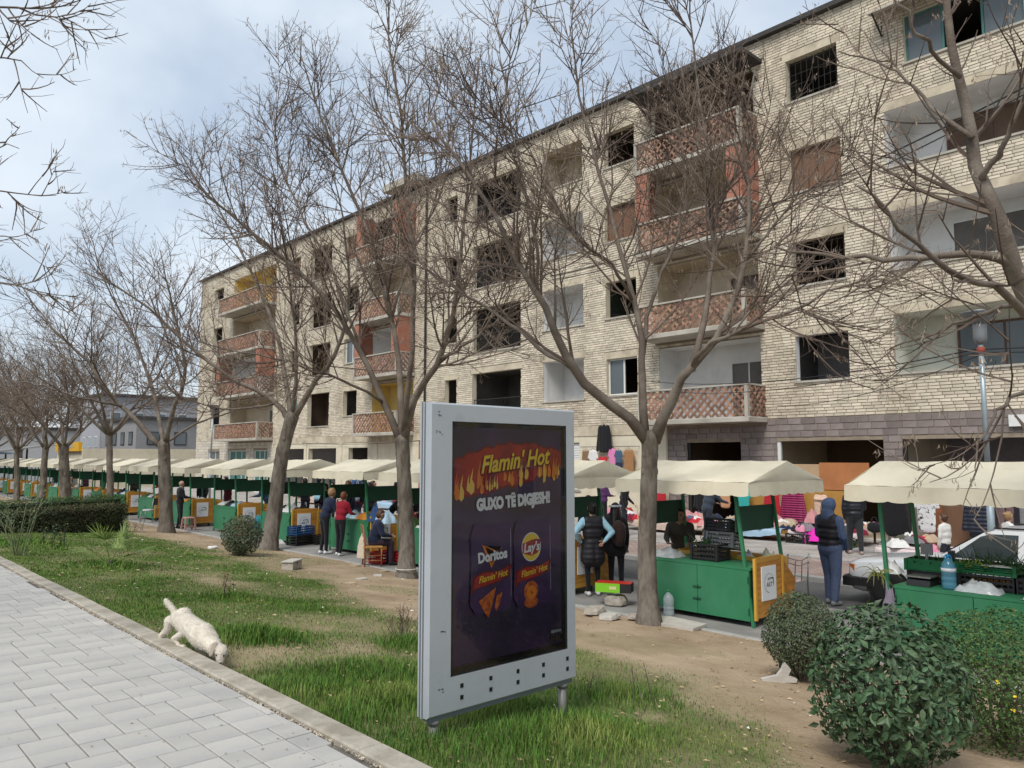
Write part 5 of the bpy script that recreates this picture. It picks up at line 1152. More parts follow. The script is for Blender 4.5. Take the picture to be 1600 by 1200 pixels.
    # arms: offsets of elbow and wrist from the shoulder in body axes
    arms = arms or (((.0, .05, -.27), (.06, .04, -.50)), ((.0, .05, -.27), (.06, .04, -.50))); fg = MB()
    for s_, (e, w_) in zip((1, -1), arms):
        sh = tors(-.005, .165 * (.6 + .4 * b_) * s_, .45); el = sh + V(e[0], e[1] * s_, e[2]); wr = sh + V(w_[0], w_[1] * s_, w_[2])
        cap_(sh, el, .058 * b_, .047 * b_, 1); cap_(el, wr, .046 * b_, .036, 1); d = (wr - el).normalized(); cap_(wr + d * .02, wr + d * .065, .027, .031, 3, .75)
        pd = d.cross(Vector((1, 0, 0))) if abs(d.x) < .9 else d.cross(Vector((0, 0, 1))); pd.normalize(); nd = d.cross(pd)
        for i, (o, l) in enumerate(((-.026, .065), (-.009, .075), (.009, .07), (.025, .055))):
            p0 = wr + d * .075 * k + pd * o * k; p1 = p0 + (d + nd * .25 * s_) * l * .5 * k; p2 = p1 + (d * .75 + nd * .65 * s_) * l * .5 * k; fg.tube([p0, p1, p2], [.0095 * k, .0088 * k, .007 * k], 5)
        p0 = wr + d * .035 * k - pd * .028 * k; fg.tube([p0, p0 + (d * .6 - pd * .7) * .035 * k, p0 + (d * .9 - pd * .75) * .06 * k], [.011 * k, .010 * k, .008 * k], 5)
    me = masses_to_mesh('body', pr, mats, voxel)
    add_geo(me, fg, 3)
    if not noface:
        fc = MB(); n0 = len(me.materials); me.materials.append(m_eye); me.materials.append(m_lip)
        for s_ in (1, -1): fc.ball(hd(.078, .032 * s_, .012), .0125 * k, 6, 5); fc.obox(hd(.083, .033 * s_, .034), (.012 * k, .032 * k, .007 * k), (0, 0, headturn))
        fc.ball(hd(.079, 0, -.055), (.010 * k, .022 * k, .007 * k), 6, 5, 1); add_geo(me, fc, n0)
    inst('body', me, T)
    if not hood and not bald:
        hm = HAIR[hair]; hb2 = []; 
        def hc(a, b, ra, rb): hb2.append((tuple(a), tuple(b), ra * k, rb * k, 0, 1.))
        hc(hd(-.030, 0, .050), hd(-.025, 0, .052), .090, .090); hc(hd(-.055, 0, .0), hd(-.05, 0, -.03), .078, .066); hc(hd(.03, 0, .095), hd(.02, 0, .095), .040, .05)
        for s_ in (1, -1): hc(hd(-.03, .062 * s_, .03), hd(-.03, .066 * s_, -.02), .036, .028)
        if longhair:
            hc(hd(-.07, .02, -.02), tors(-.10 * b_, .02, .40), .066, .055); hc(hd(-.07, -.03, -.02), tors(-.10 * b_, -.03, .36), .060, .045)
            for s_ in (1, -1): hc(hd(-.03, .075 * s_, .0), hd(-.03, .085 * s_, -.13), .03, .03)
        if bun: hc(hd(-.115, 0, .06), hd(-.12, 0, .065), .045, .045)
        inst('hair', masses_to_mesh('hair', hb2, [hm], max(.016, voxel * .7), 1), T)
    if cap:
        cb = MB().ball(hd(-.014, 0, .062), (.103 * k, .100 * k, .075 * k), 14, 8); cb.ball(hd(.085, 0, .045), (.055 * k, .06 * k, .010 * k), 10, 5); cb.build('cap', cap, T, True)
    T['_k'] = k; del T['_k']
    return T
C_ = lambda n, c, **k: fabric(n, c, **k)
blk = C_('black_coat', (.013, .013, .016)); navy = C_('navy_cloth', (.014, .020, .045)); dgrey = C_('slate_jacket', (.035, .048, .065)); gry = C_('grey_cloth', (.20, .21, .22)); jean = C_('dark_jeans', (.025, .030, .045)); redc = C_('crimson_cardigan', (.23, .010, .022)); tan = C_('tan_coat', (.27, .155, .075)); olive = C_('olive_coat', (.055, .048, .035))
quilt_b = mat('black_quilt', (.016, .015, .019), .55, namt=.1, wave=(3.4, .4), spec=.35); quilt_b2 = mat('black_puffer', (.011, .013, .018), .5, namt=.1, wave=(3.0, .4), spec=.35); vestm = mat('black_vest', (.014, .013, .018), .6, namt=.1, wave=(3.4, .35), spec=.3)
blueh = mat('blue_melange', (.060, .090, .165), .95, namt=.45, nscale=55, bump=.3, bscale=40); sweat = mat('blue_grey_sweat', (.075, .100, .175), .95, namt=.30, nscale=45, bump=.4, bscale=9); sky_k = C_('light_blue_knit', (.34, .58, .70)); wht = C_('white_knit', (.66, .65, .62)); coatgg = C_('grey_green_coat', (.11, .115, .095))
wshoe = flat('white_shoe', (.62, .62, .62)); brown_s = flat('brown_shoe', (.12, .06, .04))
hang = ((.0, .05, -.27), (.06, .03, -.50)); hip_hand = ((-.12, .20, -.20), (.05, .06, -.38)); fwd = ((.08, .06, -.25), (.30, .0, -.28)); fold = ((.06, .07, -.25), (.24, -.12, -.20)); reach = ((.18, .05, -.20), (.42, .0, -.26))
person('man in blue hood and dark padded vest standing before the white car', (13.12, 6.16, -.80), R(-12), 1.78, vestm, blueh, sweat, flat('grey_shoe', (.2, .2, .2)), hood=blueh, bulk=1.32, arms=(fold, ((.02, .06, -.27), (.16, .0, -.46))), slim=1.36, voxel=.02, legs=((.05, .06), (-.02, -.06)))
person('woman in long black quilted vest with light blue sleeves and hand on hip', (10.72, 9.45, -.785), R(58), 1.66, quilt_b, sky_k, C_('black_leggings', (.010, .011, .014)), wshoe, 'black', arms=(hip_hand, ((-.10, .17, -.21), (-.16, .0, -.36))), skirt=.56, bulk=1.22, bun=True, voxel=.02, slim=.95)
person('woman in black with long dark hair and a headband beside the quilted vest', (11.25, 9.35, -.785), R(35), 1.64, blk, blk, C_('black_leggings', (.010, .011, .014)), wshoe, 'black', skirt=.70, bulk=1.08, longhair=True, voxel=.02)
person('man in slate jacket bending over the clothes heaps', (18.55, 12.15, -.665), R(-20), 1.74, dgrey, dgrey, jean, None, 'grey', lean=16, arms=(fwd, reach), bulk=1.12, voxel=.024)
person('elderly man in black coat leaning on a wooden cane', (18.5, 15.05, -.665), R(-60), 1.74, blk, blk, jean, None, 'grey', arms=(((.05, .06, -.26), (.22, .03, -.42)), hang), bulk=1.15, lean=5, voxel=.026, cap=blk)
cn = atx(975, 800, 18.3); o = MB().tube([(18.68, 14.62, -.66), (18.72, 14.70, .22)], .016, 8); o.tube([(18.72, 14.70, .22), (18.72, 14.72, .26), (18.70, 14.80, .27)], .016, 8); o = o.build('walking_cane', mat('pale_wood', (.55, .42, .25), .5, namt=.15)); tag(o, 'pale wooden cane held by the elderly man in black', 'cane')
person('stout woman in black puffer jacket browsing the clothes racks', (19.28, 8.4, -.665), R(40), 1.70, quilt_b2, quilt_b2, C_('grey_trousers', (.028, .030, .034)), C_('pink_slipper', (.40, .30, .27)), 'black', bulk=1.45, slim=1.3, arms=(hang, fwd), legs=((.10, .14), (-.08, -.10)), voxel=.024)
person('girl in white hooded jacket behind the bonnet of the car', (17.1, 5.65, -.70), R(75), 1.26, wht, wht, jean, None, 'brown', bun=True, bulk=1.1, voxel=.022)
person('girl in white jumper with fair hair tied back facing right', (17.2, 4.55, -.70), R(-45), 1.36, wht, wht, jean, None, 'fair', bun=True, voxel=.022, headturn=.1)
person('woman in crimson cardigan leaning over the stall counter', (10.28, 17.62, -.785), R(20), 1.62, redc, redc, C_('black_slacks', (.012, .012, .015)), wshoe, 'red', lean=12, arms=(reach, fwd), bulk=1.05, longhair=False, voxel=.022, legs=((.03, .03), (-.04, -.10)))
person('dark dressed person bending beside the woman in crimson', (10.15, 18.2, -.785), R(0), 1.72, navy, navy, C_('black_slacks', (.012, .012, .015)), wshoe, 'fair', lean=20, arms=(reach, fold), bulk=1.08, voxel=.022)
person('seated woman in navy jumper on the wooden chair', (9.92, 15.48, -.785), R(-25), 1.60, navy, navy, C_('plum_trousers', (.035, .022, .034)), None, 'brown', sit=.46, lean=14, arms=(((.08, .08, -.25), (.30, -.05, -.30)), ((.08, .08, -.25), (.30, -.05, -.30))), bulk=1.38, slim=1.2, voxel=.022, headtilt=.35)
person('person in tan coat behind the cord bound tree', (12.15, 13.9, -.79), R(130), 1.70, tan, tan, jean, None, 'brown', bulk=1.25, lean=20, voxel=.026)
person('vendor in olive coat leaning on the counter behind the large trunk', (11.75, 8.25, -.79), R(-150), 1.62, olive, olive, jean, None, 'black', bulk=1.3, lean=22, arms=(reach, reach), skin=m_skin2, voxel=.024)
person('bald old man in black standing by the low limbed tree', (9.95, 28.0, -.785), R(0), 1.68, blk, blk, blk, None, 'grey', bulk=1.1, arms=(fwd, fwd), voxel=.028, bald=True)
person('person in grey green hooded coat walking behind the stalls', (14.2, 22.3, -.80), R(-20), 1.72, coatgg, coatgg, jean, None, 'brown', bulk=1.3, voxel=.028)
person('man in grey hooded top pushing a red bicycle', (13.6, 18.1, -.80), R(170), 1.74, gry, gry, jean, wshoe, 'brown', bulk=1.15, arms=(fwd, fwd), lean=10, voxel=.028)
person('person in black crouched behind the counter beside the bicycle', (13.1, 19.6, -.80), R(-60), 1.6, blk, blk, jean, None, 'black', lean=45, arms=(fwd, fwd), voxel=.03)
person('man in navy jacket bending at the seventh stall', (13.0, 27.6, -.80), R(150), 1.72, C_('royal_navy', (.018, .040, .085)), None, jean, None, 'grey', lean=25, bulk=1.25, arms=(fwd, fwd), voxel=.03)
fl_ = [('shopper in black cap and coat facing the crimson woman stall', 12.55, 17.2, 190, blk, jean, 'black'), ('woman in beige hooded coat between the fourth and fifth stall', 13.9, 16.6, 100, C_('beige_coat', (.30, .24, .18)), jean, 'brown'), ('shopper in wine jacket with backpack behind the fifth stall', 14.6, 23.9, 60, C_('wine_jacket', (.13, .02, .035)), jean, 'black'),
       ('man in dark green parka between the sixth stalls', 14.0, 24.6, 200, C_('dark_parka', (.022, .032, .024)), jean, 'black'), ('woman in long black coat on the far pavement', 18.9, 27.5, 80, blk, blk, 'black'), ('man in blue jacket on the far pavement', 18.6, 30.5, 260, C_('mid_blue_jacket', (.04, .08, .18)), jean, 'grey'), ('stooping woman in purple at the peach sheet heap', 19.7, 16.9, -10, C_('purple_top', (.08, .03, .10)), blk, 'black'), ('man in black leather jacket behind the panel stall', 13.3, 11.8, 60, blk, jean, 'black'),
       ('vendor in navy at the third stall from the hedge', 12.3, 36.2, 180, navy, jean, 'brown'), ('vendor in maroon behind the eighth stall', 12.2, 29.3, 180, C_('maroon_top', (.11, .015, .02)), jean, 'grey'), ('vendor in black behind the sixth stall counter', 12.3, 22.0, 180, blk, jean, 'black'),
       ('tall man in black coat seen between the sixth and seventh stall', 13.4, 25.4, 100, blk, jean, 'black'), ('woman in dark coat standing behind the fifth stall', 13.2, 20.9, 70, blk, blk, 'black'), ('man in navy coat behind the fifth stall end', 13.0, 21.6, 160, navy, jean, 'brown'),
       ('person with light top and blue bag between two stalls', 14.4, 26.3, 30, sky_k, jean, 'black'), ('person in dark jacket behind the eighth stall', 13.0, 31.2, 150, navy, jean, 'black'), ('black coated person behind the ninth stall', 12.9, 33.6, 90, blk, blk, 'black'),
       ('person in red top far along the stall row', 12.9, 38.6, 120, redc, jean, 'black'), ('seated looking dark person beside the yellow shop', 12.6, 42.0, 60, olive, jean, 'brown'), ('grey haired far shopper in plum jacket', 12.6, 51.0, 20, C_('plum_jacket', (.07, .025, .045)), jean, 'grey'), ('far shopper in green jacket', 12.6, 47.4, 20, C_('green_jacket', (.03, .08, .05)), jean, 'grey'), ('far person in tan top behind the hedge', 9.6, 41.6, -30, C_('beige_top', (.40, .28, .19)), blk, 'black'), ('leftmost far shopper in dark coat', 12.5, 57.6, 60, blk, jean, 'black'),
       ('man in grey jacket walking past the shuttered window', 20.2, 20.4, 250, gry, jean, 'grey'), ('woman in dark blue coat near the plaster shop front', 19.4, 24.2, 110, navy, blk, 'brown')]
for lb, x, y, hd_, tp_, pn, hr in fl_: person(lb, (x, y, -.80 if x < 15.2 else -.665), R(hd_), rnd.uniform(1.6, 1.78), tp_, None, pn, None, hr, bulk=1.2, arms=rnd.choice(((hang, hang), (fwd, hang), (fwd, fwd))), lean=rnd.choice((0, 4, 10)), voxel=.034, noface=True)

# dog sniffing over the kerb
m_dog = mat('white_fur', (.64, .585, .50), .9, nscale=6, namt=.20, bump=.6, bscale=60, col2=(.50, .43, .34), c2scale=5, c2lo=.5, c2hi=.75, spec=.1); m_dark_n = flat('dog_nose', (.02, .017, .016), .35)
DG = thing('dog', 'stocky white dog sniffing down over the kerb with its tail up', 'dog', (2.55, 7.2, 0)); d0 = Vector((2.55, 7.2, 0))
def dg(px, py, D): return at(px, py, D) - d0
pr = []
def dc(a, b, ra, rb, sq=1., mi=0): pr.append((tuple(a), tuple(b), ra, rb, mi, sq))
dc(dg(281, 966, 7.1), dg(297, 976, 6.98), .080, .084); dc(dg(297, 977, 6.98), dg(316, 993, 6.82), .084, .106); dc(dg(316, 994, 6.82), dg(325, 1001, 6.72), .102, .086)
dc(dg(275, 966, 7.14), dg(286, 962, 7.06), .058, .074); dc(dg(310, 980, 6.90), dg(320, 986, 6.80), .052, .066)
dc(dg(325, 1001, 6.72), dg(336, 1012, 6.60), .076, .062); dc(dg(338, 1015, 6.56), dg(345, 1020, 6.52), .068, .062, 1., 1); dc(dg(344.5, 1024, 6.50), dg(344, 1035, 6.46), .046, .032, 1., 1)
# tail
for a, b, ra, rb in (((275, 961, 7.14), (269, 951, 7.15), .030, .026), ((269, 951, 7.15), (262, 943, 7.16), .026, .026), ((262, 943, 7.16), (259, 938, 7.16), .026, .020)): dc(dg(*a), dg(*b), ra, rb)
# hind legs: thigh, second thigh to the hock, shank, paw
dc(dg(266, 971, 7.20), dg(263, 983, 7.19), .056, .040); dc(dg(263, 983, 7.19), dg(251, 993, 7.21), .034, .022); dc(dg(251, 993, 7.21), dg(252, 1007, 7.19), .019, .018); dc(dg(252, 1009, 7.17), dg(258, 1009.5, 7.12), .019, .017)
dc(dg(284, 972, 7.02), dg(292, 986, 6.93), .074, .046); dc(dg(292, 986, 6.93), dg(271, 998, 6.97), .038, .023); dc(dg(271, 998, 6.97), dg(279, 1007, 6.94), .020, .019); dc(dg(279, 1010, 6.92), dg(287, 1010.5, 6.87), .019, .017)
# front legs down on the lawn behind the kerb
for o_ in (-.05, .07):
    a = dg(316, 1003, 6.82) + Vector((o_ + .04, .03, -.03)); e = Vector((a.x + .02, a.y + .03, lawn_z(2.9, 6.6) + .10)); f_ = Vector((a.x + .03, a.y - .0, lawn_z(2.9, 6.6) + .025)); dc(a, e, .045, .028); dc(e, f_, .024, .022); dc(f_, f_ + Vector((.0, -.05, -.004)), .022, .018)
# ears
dc(dg(335, 1009, 6.52), dg(330, 1023, 6.45), .030, .022, .7, 2); dc(dg(351, 1012, 6.56), dg(355, 1023, 6.53), .030, .022, .7, 2)
me = masses_to_mesh('body', pr, [m_dog, mat('dog_face', (.50, .445, .375), .9, nscale=9, namt=.25, bump=.6, bscale=60, spec=.1), mat('dog_ear', (.30, .25, .20), .9, namt=.2, bump=.6, bscale=60, spec=.1)], .0085, 2); fc = MB(); me.materials.append(m_dark_n); fc.ball(dg(343.5, 1037.5, 6.43), (.016, .016, .013), 8, 6); fc.ball(dg(338.6, 1024, 6.465), .009, 6, 5); fc.ball(dg(349, 1024.5, 6.475), .009, 6, 5)
add_geo(me, fc, 3); inst('body', me, DG)
# short coat
rgd = np.random.default_rng(3); nv_ = len(me.vertices); co = np.empty(nv_ * 3, np.float32); me.vertices.foreach_get('co', co); co = co.reshape(-1, 3); no = np.empty(nv_ * 3, np.float32); me.vertices.foreach_get('normal', no); no = no.reshape(-1, 3)
ok_ = np.where((co[:, 1] > dg(334, 1010, 6.6).y))[0]; ii = ok_[rgd.integers(0, len(ok_), 16000)]; p = co[ii] + rgd.normal(0, .003, (16000, 3)); dr = no[ii] * .55 + np.array([.25, -.55, -.35]) + rgd.normal(0, .25, (16000, 3)); dr /= np.linalg.norm(dr, axis=1)[:, None]; ln = rgd.uniform(.008, .019, 16000)[:, None]; wv = np.cross(dr, rgd.normal(0, 1, (16000, 3))); wv /= np.linalg.norm(wv, axis=1)[:, None]; wv *= .0009
fv = np.stack([p - wv, p + wv, p + dr * ln], 1).reshape(-1, 3); o = inst('fur', np_mesh('fur', fv, np.arange(48000).reshape(-1, 3), mat('fur_strand', (.66, .61, .53), .9, var=.15, namt=0, spec=.1)), DG); tag(o, kind='stuff')

# things carried
def carried(name, label, cat, loc, s_, m, seed):
    mb = MB().ball((0, 0, 0), 1, 12, 9); mb.v = [(x * s_[0] * (1 + .18 * nz(x, y, z + seed, 2)), y * s_[1] * (1 + .18 * nz(y, z, x + seed, 2)), (abs(z) ** .7 * (1 if z > 0 else -1)) * s_[2]) for x, y, z in mb.v]; mb.tube(resample([(0, -s_[1] * .5, s_[2] * .8), (0, -s_[1] * .2, s_[2] * 1.8), (0, s_[1] * .2, s_[2] * 1.8), (0, s_[1] * .5, s_[2] * .8)], 8), .012, 5); o = mb.build(name, m, None, True, loc); tag(o, label, cat); return o
carried('backpack', 'dark brown backpack on the woman with the headband', 'backpack', (11.12, 9.17, .32), (.10, .15, .24), C_('brown_pack', (.035, .020, .018)), 3); carried('handbag', 'black handbag held by the stout woman in the puffer', 'handbag', (19.45, 8.0, .0), (.12, .18, .13), blk, 4); carried('backpack', 'pale patterned backpack on the shopper in the wine jacket', 'backpack', (14.45, 23.65, .42), (.12, .17, .25), mat('pale_pack', (.40, .45, .50), .8, namt=.4, nscale=14), 5); carried('shopping_bag', 'white carrier bag in the hand of the black coated shopper', 'bag', (13.25, 25.1, -.25), (.10, .16, .2), wht, 6)
hb3 = MB(); hb3.tube([(11.25 + .105 * math.cos(a), 9.35 + .105 * math.sin(a) , .80 + .0 * a) for a in np.linspace(0, 2 * PI, 19)], .020, 6); o = hb3.build('headband', mat('headband_print', (.40, .42, .46), .8, namt=.5, nscale=40)); tag(o, 'pale patterned headband on the dark haired woman', 'headband')
# ---------------------------------------------------------------- car, lamps, wires, chairs, crates, clothes
m_carp = mat('white_car_paint', (.66, .67, .68), .25, namt=.03, coat=.6, spec=.5); m_carb = mat('black_plastic', (.018, .018, .019), .55, namt=.1); m_tyre = mat('tyre_rubber', (.017, .017, .017), .85, namt=.15); m_rim = mat('wheel_silver', (.45, .46, .47), .35, metal=.8, namt=.1); m_cgl = mat('car_glass', (.035, .045, .048), .06, namt=0, spec=.7); m_orl = mat('amber_lens', (.65, .16, .02), .2, namt=0, coat=.4)
car = thing('parked_car', 'old white saloon car parked behind the vegetable stall', 'car', (14.32, 3.85, -.80), R(90)); HW = .84
def ring(x, zb, zt, hw, top=.86):
    half = [(hw * .86, zb), (hw * .97, zb + .10), (hw, zb + .26), (hw * 1.0, (zb + zt) / 2 + .06), (hw * .975, zt - .05), (hw * top, zt), (hw * .45, zt + .015)]
    return [(x, y, z) for y, z in half] + [(x, -y, z) for y, z in half[::-1]]
st = [(2.20, .30, .60, .74), (2.16, .24, .72, .80), (2.0, .22, .755, .83), (1.5, .20, .80, HW), (1.05, .19, .835, HW), (.75, .19, .865, HW), (.0, .18, .90, HW), (-.8, .18, .91, HW), (-1.5, .19, .91, HW), (-1.9, .22, .88, .83), (-2.15, .26, .84, .80), (-2.22, .32, .70, .76)]
mb = MB(); rs = [ring(*q) for q in st]; n = len(rs[0])
for r_ in rs: mb.v.extend(r_)
for i in range(len(rs) - 1):
    for j in range(n): j2 = (j + 1) % n; mb.f.append([i * n + j, (i + 1) * n + j, (i + 1) * n + j2, i * n + j2]); mb.m.append(0)
mb.f.append(list(range(n))); mb.m.append(0); mb.f.append(list(range((len(rs) - 1) * n, len(rs) * n))[::-1]); mb.m.append(0)
body = mb.build('body', m_carp, car, True)
gh = [((.78, .72, .89), (.76, .72, .89)), ((.14, .625, 1.30), (.10, .60, 1.345)), ((.02, .60, 1.362),) * 2, ((-.95, .60, 1.365),) * 2, ((-1.10, .605, 1.34),) * 2, ((-1.62, .70, .92),) * 2]
mb = MB(); sec = [(.80, .74, .885), (.12, .625, 1.325), (-.05, .60, 1.375), (-.95, .60, 1.378), (-1.12, .615, 1.33), (-1.66, .72, .91)]
vsn = []
for x, hw, z in sec: vsn += [(x, hw, z), (x, hw * .55, z + .022), (x, -hw * .55, z + .022), (x, -hw, z)]
lowr = [(.80, .775, .875), (-1.66, .765, .90)]
base = len(vsn); 
for x, hw, z in sec: vsn += [(x, .785, .88), (x, -.785, .88)]
fsn = []
for i in range(5):
    a = i * 4; b = a + 4
    fsn += [(a, a + 1, b + 1, b), (a + 1, a + 2, b + 2, b + 1), (a + 2, a + 3, b + 3, b + 2), (base + 2 * i, a, b, base + 2 * i + 2), (a + 3, base + 2 * i + 1, base + 2 * i + 3, b + 3)]
mb.add(vsn, fsn); mb.build('cabin', m_carp, car, False)
def sidey(z): return .785 - (.785 - .60) * (z - .88) / .495
for s_ in (1, -1):
    def gq(name, pts): MB().add([(x, s_ * (sidey(z) + .007), z) for x, z in pts], [list(range(len(pts))) if s_ < 0 else list(range(len(pts)))[::-1]]).build(name, m_cgl, car)
    gq('side_window', [(.56, .93), (.15, 1.27), (.02, 1.315), (-.36, 1.32), (-.36, .93)]); gq('side_window', [(-.45, .93), (-.45, 1.32), (-.88, 1.315), (-1.0, 1.28), (-1.24, .97), (-1.2, .935)])
    dd = MB().box(-.395, .70, s_ * HW - .004, s_ * HW + .004, .30, .33); dd.build('trim_strip', m_carb, car); MB().box(-1.45, 1.0, s_ * (HW + .001), s_ * (HW + .012), .50, .56).build('door_moulding', m_carb, car)
    for x in (.78, -.40, -1.3): MB().box(x - .004, x + .004, s_ * (HW - .012), s_ * (HW + .002), .36, .86).build('door_seam', m_carb, car)
    for x in (-.22, -1.12): MB().box(x - .09, x + .09, s_ * HW, s_ * (HW + .022), .76, .79).build('door_handle', m_carb, car)
    MB().obox((.50, s_ * .90, .98), (.09, .16, .12), (0, 0, s_ * .2)).build('mirror', m_carb, car)
    MB().obox((2.105, s_ * .742, .60), (.10, .12, .14), (0, 0, -s_ * .35)).build('turn_signal', m_orl, car); MB().obox((2.20, s_ * .52, .60), (.05, .32, .15)).build('headlight', mat('lamp_glass', (.5, .52, .54), .1, namt=0, spec=.6), car)
    MB().obox((-2.2, s_ * .60, .66), (.06, .30, .16)).build('tail_light', flat('red_lens', (.3, .01, .01), .2), car)
    for x in (1.50, -1.30):
        mbk = MB()
        for i in range(16):
            a0, a1 = PI * i / 15 * 1.1 - .157, PI * (i + 1) / 15 * 1.1 - .157
            if i < 15: mbk.add([(x + .33 * math.cos(a0), s_ * (HW + .006), .30 + .33 * math.sin(a0)), (x + .33 * math.cos(a1), s_ * (HW + .006), .30 + .33 * math.sin(a1)), (x + .37 * math.cos(a1), s_ * (HW + .012), .30 + .37 * math.sin(a1)), (x + .37 * math.cos(a0), s_ * (HW + .012), .30 + .37 * math.sin(a0))], [(0, 1, 2, 3)])
        mbk.build('wheel_arch', m_carb, car); MB().add([(x + .335 * math.cos(2 * PI * i / 24), s_ * (HW + .004), .30 + .335 * math.sin(2 * PI * i / 24)) for i in range(24)], [list(range(24))]).build('wheel_well', m_carb, car)
        w_ = thing('wheel', None, None, (x, s_ * (HW - .08), .30), 0); w_.parent = car; w_.rotation_euler = (PI / 2, 0, 0)
        MB().lathe([(.19, -.09), (.28, -.10), (.305, -.07), (.305, .07), (.28, .10), (.19, .09)], 28).build('tyre', m_tyre, w_, True)
        rm = MB().lathe([(.19, -.085), (.185, -.06), (.05, -.05), (.05, .05), (.185, .06), (.19, .085)], 24)
        for i in range(8): a = i * PI / 4; rm.obox((.12 * math.cos(a), .12 * math.sin(a), .07 * -s_), (.16, .045, .03), (0, 0, a))
        rm.build('rim', m_rim, w_)
def slope_glass(name, x0, z0, w0, x1, z1, w1): MB().add([(x0, -w0, z0), (x0, w0, z0), (x1, w1, z1), (x1, -w1, z1)], [(0, 1, 2, 3)]).build(name, m_cgl, car)
slope_glass('windscreen', .80 - .03, .935, .66, .165, 1.318, .56); slope_glass('rear_window', -1.62, .96, .62, -1.16, 1.318, .55)
MB().cbox(2.10, 2.28, -.83, .83, .30, .48, .03).cbox(1.75, 2.12, .80, .86, .32, .47, .02).cbox(1.75, 2.12, -.86, -.80, .32, .47, .02).build('front_bumper', m_carb, car); MB().cbox(-2.30, -2.12, -.83, .83, .32, .50, .03).build('rear_bumper', m_carb, car)
gr_ = MB()
for i in range(7): gr_.box(2.195, 2.225, -.34, .34, .53 + i * .022, .54 + i * .022)
gr_.box(2.19, 2.23, -.36, .36, .685, .70); gr_.build('grille', m_carb, car); MB().box(2.285, 2.292, -.26, .26, .34, .44).build('number_plate', m_frame_w, car)
for y in (.56, -.56): MB().bar((-.02, y, 1.405), (-.95, y, 1.41), .035, .025).build('roof_rail', m_carb, car)

# street lamps and wires
m_galv = mat('galvanised_pole', (.36, .42, .46), .45, metal=.5, nscale=6, namt=.12); m_lglass = mat('lamp_bowl', (.17, .18, .19), .2, namt=.1, spec=.5)
def street_lamp(label, x, y, zg, zt, head=True):
    T = thing('street_lamp', label, 'street lamp', (x, y, zg)); h = zt - zg
    MB().tube([(0, 0, 0), (0, 0, h * .45)], [.066, .062], 14).build('base_tube', m_galv, T, True); MB().tube([(0, 0, h * .45), (0, 0, h - .45)], [.048, .042], 14).build('pole', m_galv, T, True)
    MB().lathe([(.06, 0), (.075, .03), (.075, .09), (.05, .12)], 12, (0, 0, h - .62)).build('clamp_ring', flat('rust_clamp', (.28, .06, .04), .6), T, True)
    MB().lathe([(.06, 0), (.10, .05), (.115, .12), (.115, .36), (.10, .38)], 14, (0, 0, h - .45)).build('lamp_cage', m_lglass, T, True); MB().lathe([(.10, 0), (.22, .10), (.33, .20), (.34, .22), (.22, .25), (.05, .28)], 20, (0, 0, h - .08)).build('lamp_shade', m_lglass, T, True)
    return T
lp = Vector((16.0, 4.5, 0)); street_lamp('pale steel street lamp with a wide glass shade by the vegetable stall', 16.0, 4.5, -.70, 4.25)
l2 = atx(328, 760, 17.6); street_lamp('thin dark street lamp in front of the far end of the block', 17.6, l2.y, -.70, 4.6)
m_wire = flat('black_cable', (.02, .02, .02), .6)
def cable(label, a, b, sag, r=.012, n=14, extra=None):
    a = Vector(a); b = Vector(b); pts_ = [a.lerp(b, i / n) - Vector((0, 0, 4 * sag * (i / n) * (1 - i / n))) for i in range(n + 1)]; o = MB().tube(pts_, r, 5).build('overhead_cable', m_wire); tag(o, label, 'cable')
cable('upper thick black cable slanting down across the cream brick front', at(1680, 95, 14), at(860, 432, 24.5), .5, .018); cable('lower thick black cable beside the upper slanting one', at(1680, 104, 14), at(860, 438, 24.5), .62, .014)
cable('thin cable from the lamp clamp to the first balcony', (16, 4.5, 3.72), (22.9, 17.6, 4.55), .35, .012); cable('second thin cable from the lamp to the balcony', (16, 4.5, 3.66), (22.9, 17.6, 4.25), .42, .010); cable('slack lowest cable from the lamp to the wall', (16, 4.5, 3.60), (22.9, 12.3, 3.35), .25, .009); cable('cable from the lamp out of view to the right', (16, 4.5, 3.70), (17, -14, 4.2), .4, .012); cable('second cable from the lamp to the right', (16, 4.5, 3.64), (17, -14, 4.0), .5, .010)
cable('faint cable running past the plaster shop floor', (22.8, 22.5, 3.2), (22.85, 44, 2.6), .4, .012)

# chairs and stool
m_ch = mat('chair_wood', (.30, .105, .035), .45, nscale=6, namt=.2, spec=.4); m_rush = mat('rush_seat', (.40, .20, .06), .8, nscale=30, namt=.3)
def wood_chair(label, loc, rz):
    T = thing('wooden_chair', label, 'chair', loc, rz); s_ = .19
    for x in (-s_, s_):
        for y in (-s_, s_):
            if x < 0: MB().tube([(x, y, 0), (x, y, .45), (x - .05, y, .95)], [.017, .018, .014], 8).build('leg', m_ch, T, True)
            else: MB().tube([(x, y, 0), (x, y, .45)], [.015, .019], 8).build('leg', m_ch, T, True)
    MB().cbox(-.21, .215, -.215, .215, .43, .47, .015).build('seat', m_rush, T)
    for z in (.58, .70, .82, .91): MB().obox((-.19 - (z - .45) * .1, 0, z), (.016, .37, .05 if z < .9 else .06), (0, -.1, 0)).build('back_slat', m_ch, T)
    for z in (.14, .26):
        for y in (-s_, s_): MB().tube([(-s_, y, z), (s_, y, z)], .010, 6).build('stretcher', m_ch, T)
        MB().tube([(s_, -s_, z + .04), (s_, s_, z + .04)], .010, 6).build('stretcher', m_ch, T); MB().tube([(-s_, -s_, z + .04), (-s_, s_, z + .04)], .010, 6).build('stretcher', m_ch, T)
wood_chair('turned wooden chair with a slatted back carrying the seated woman', (9.86, 15.44, -.785), R(-25))
m_chr = mat('bent_steel', (.28, .27, .26), .4, metal=.8, namt=.1)
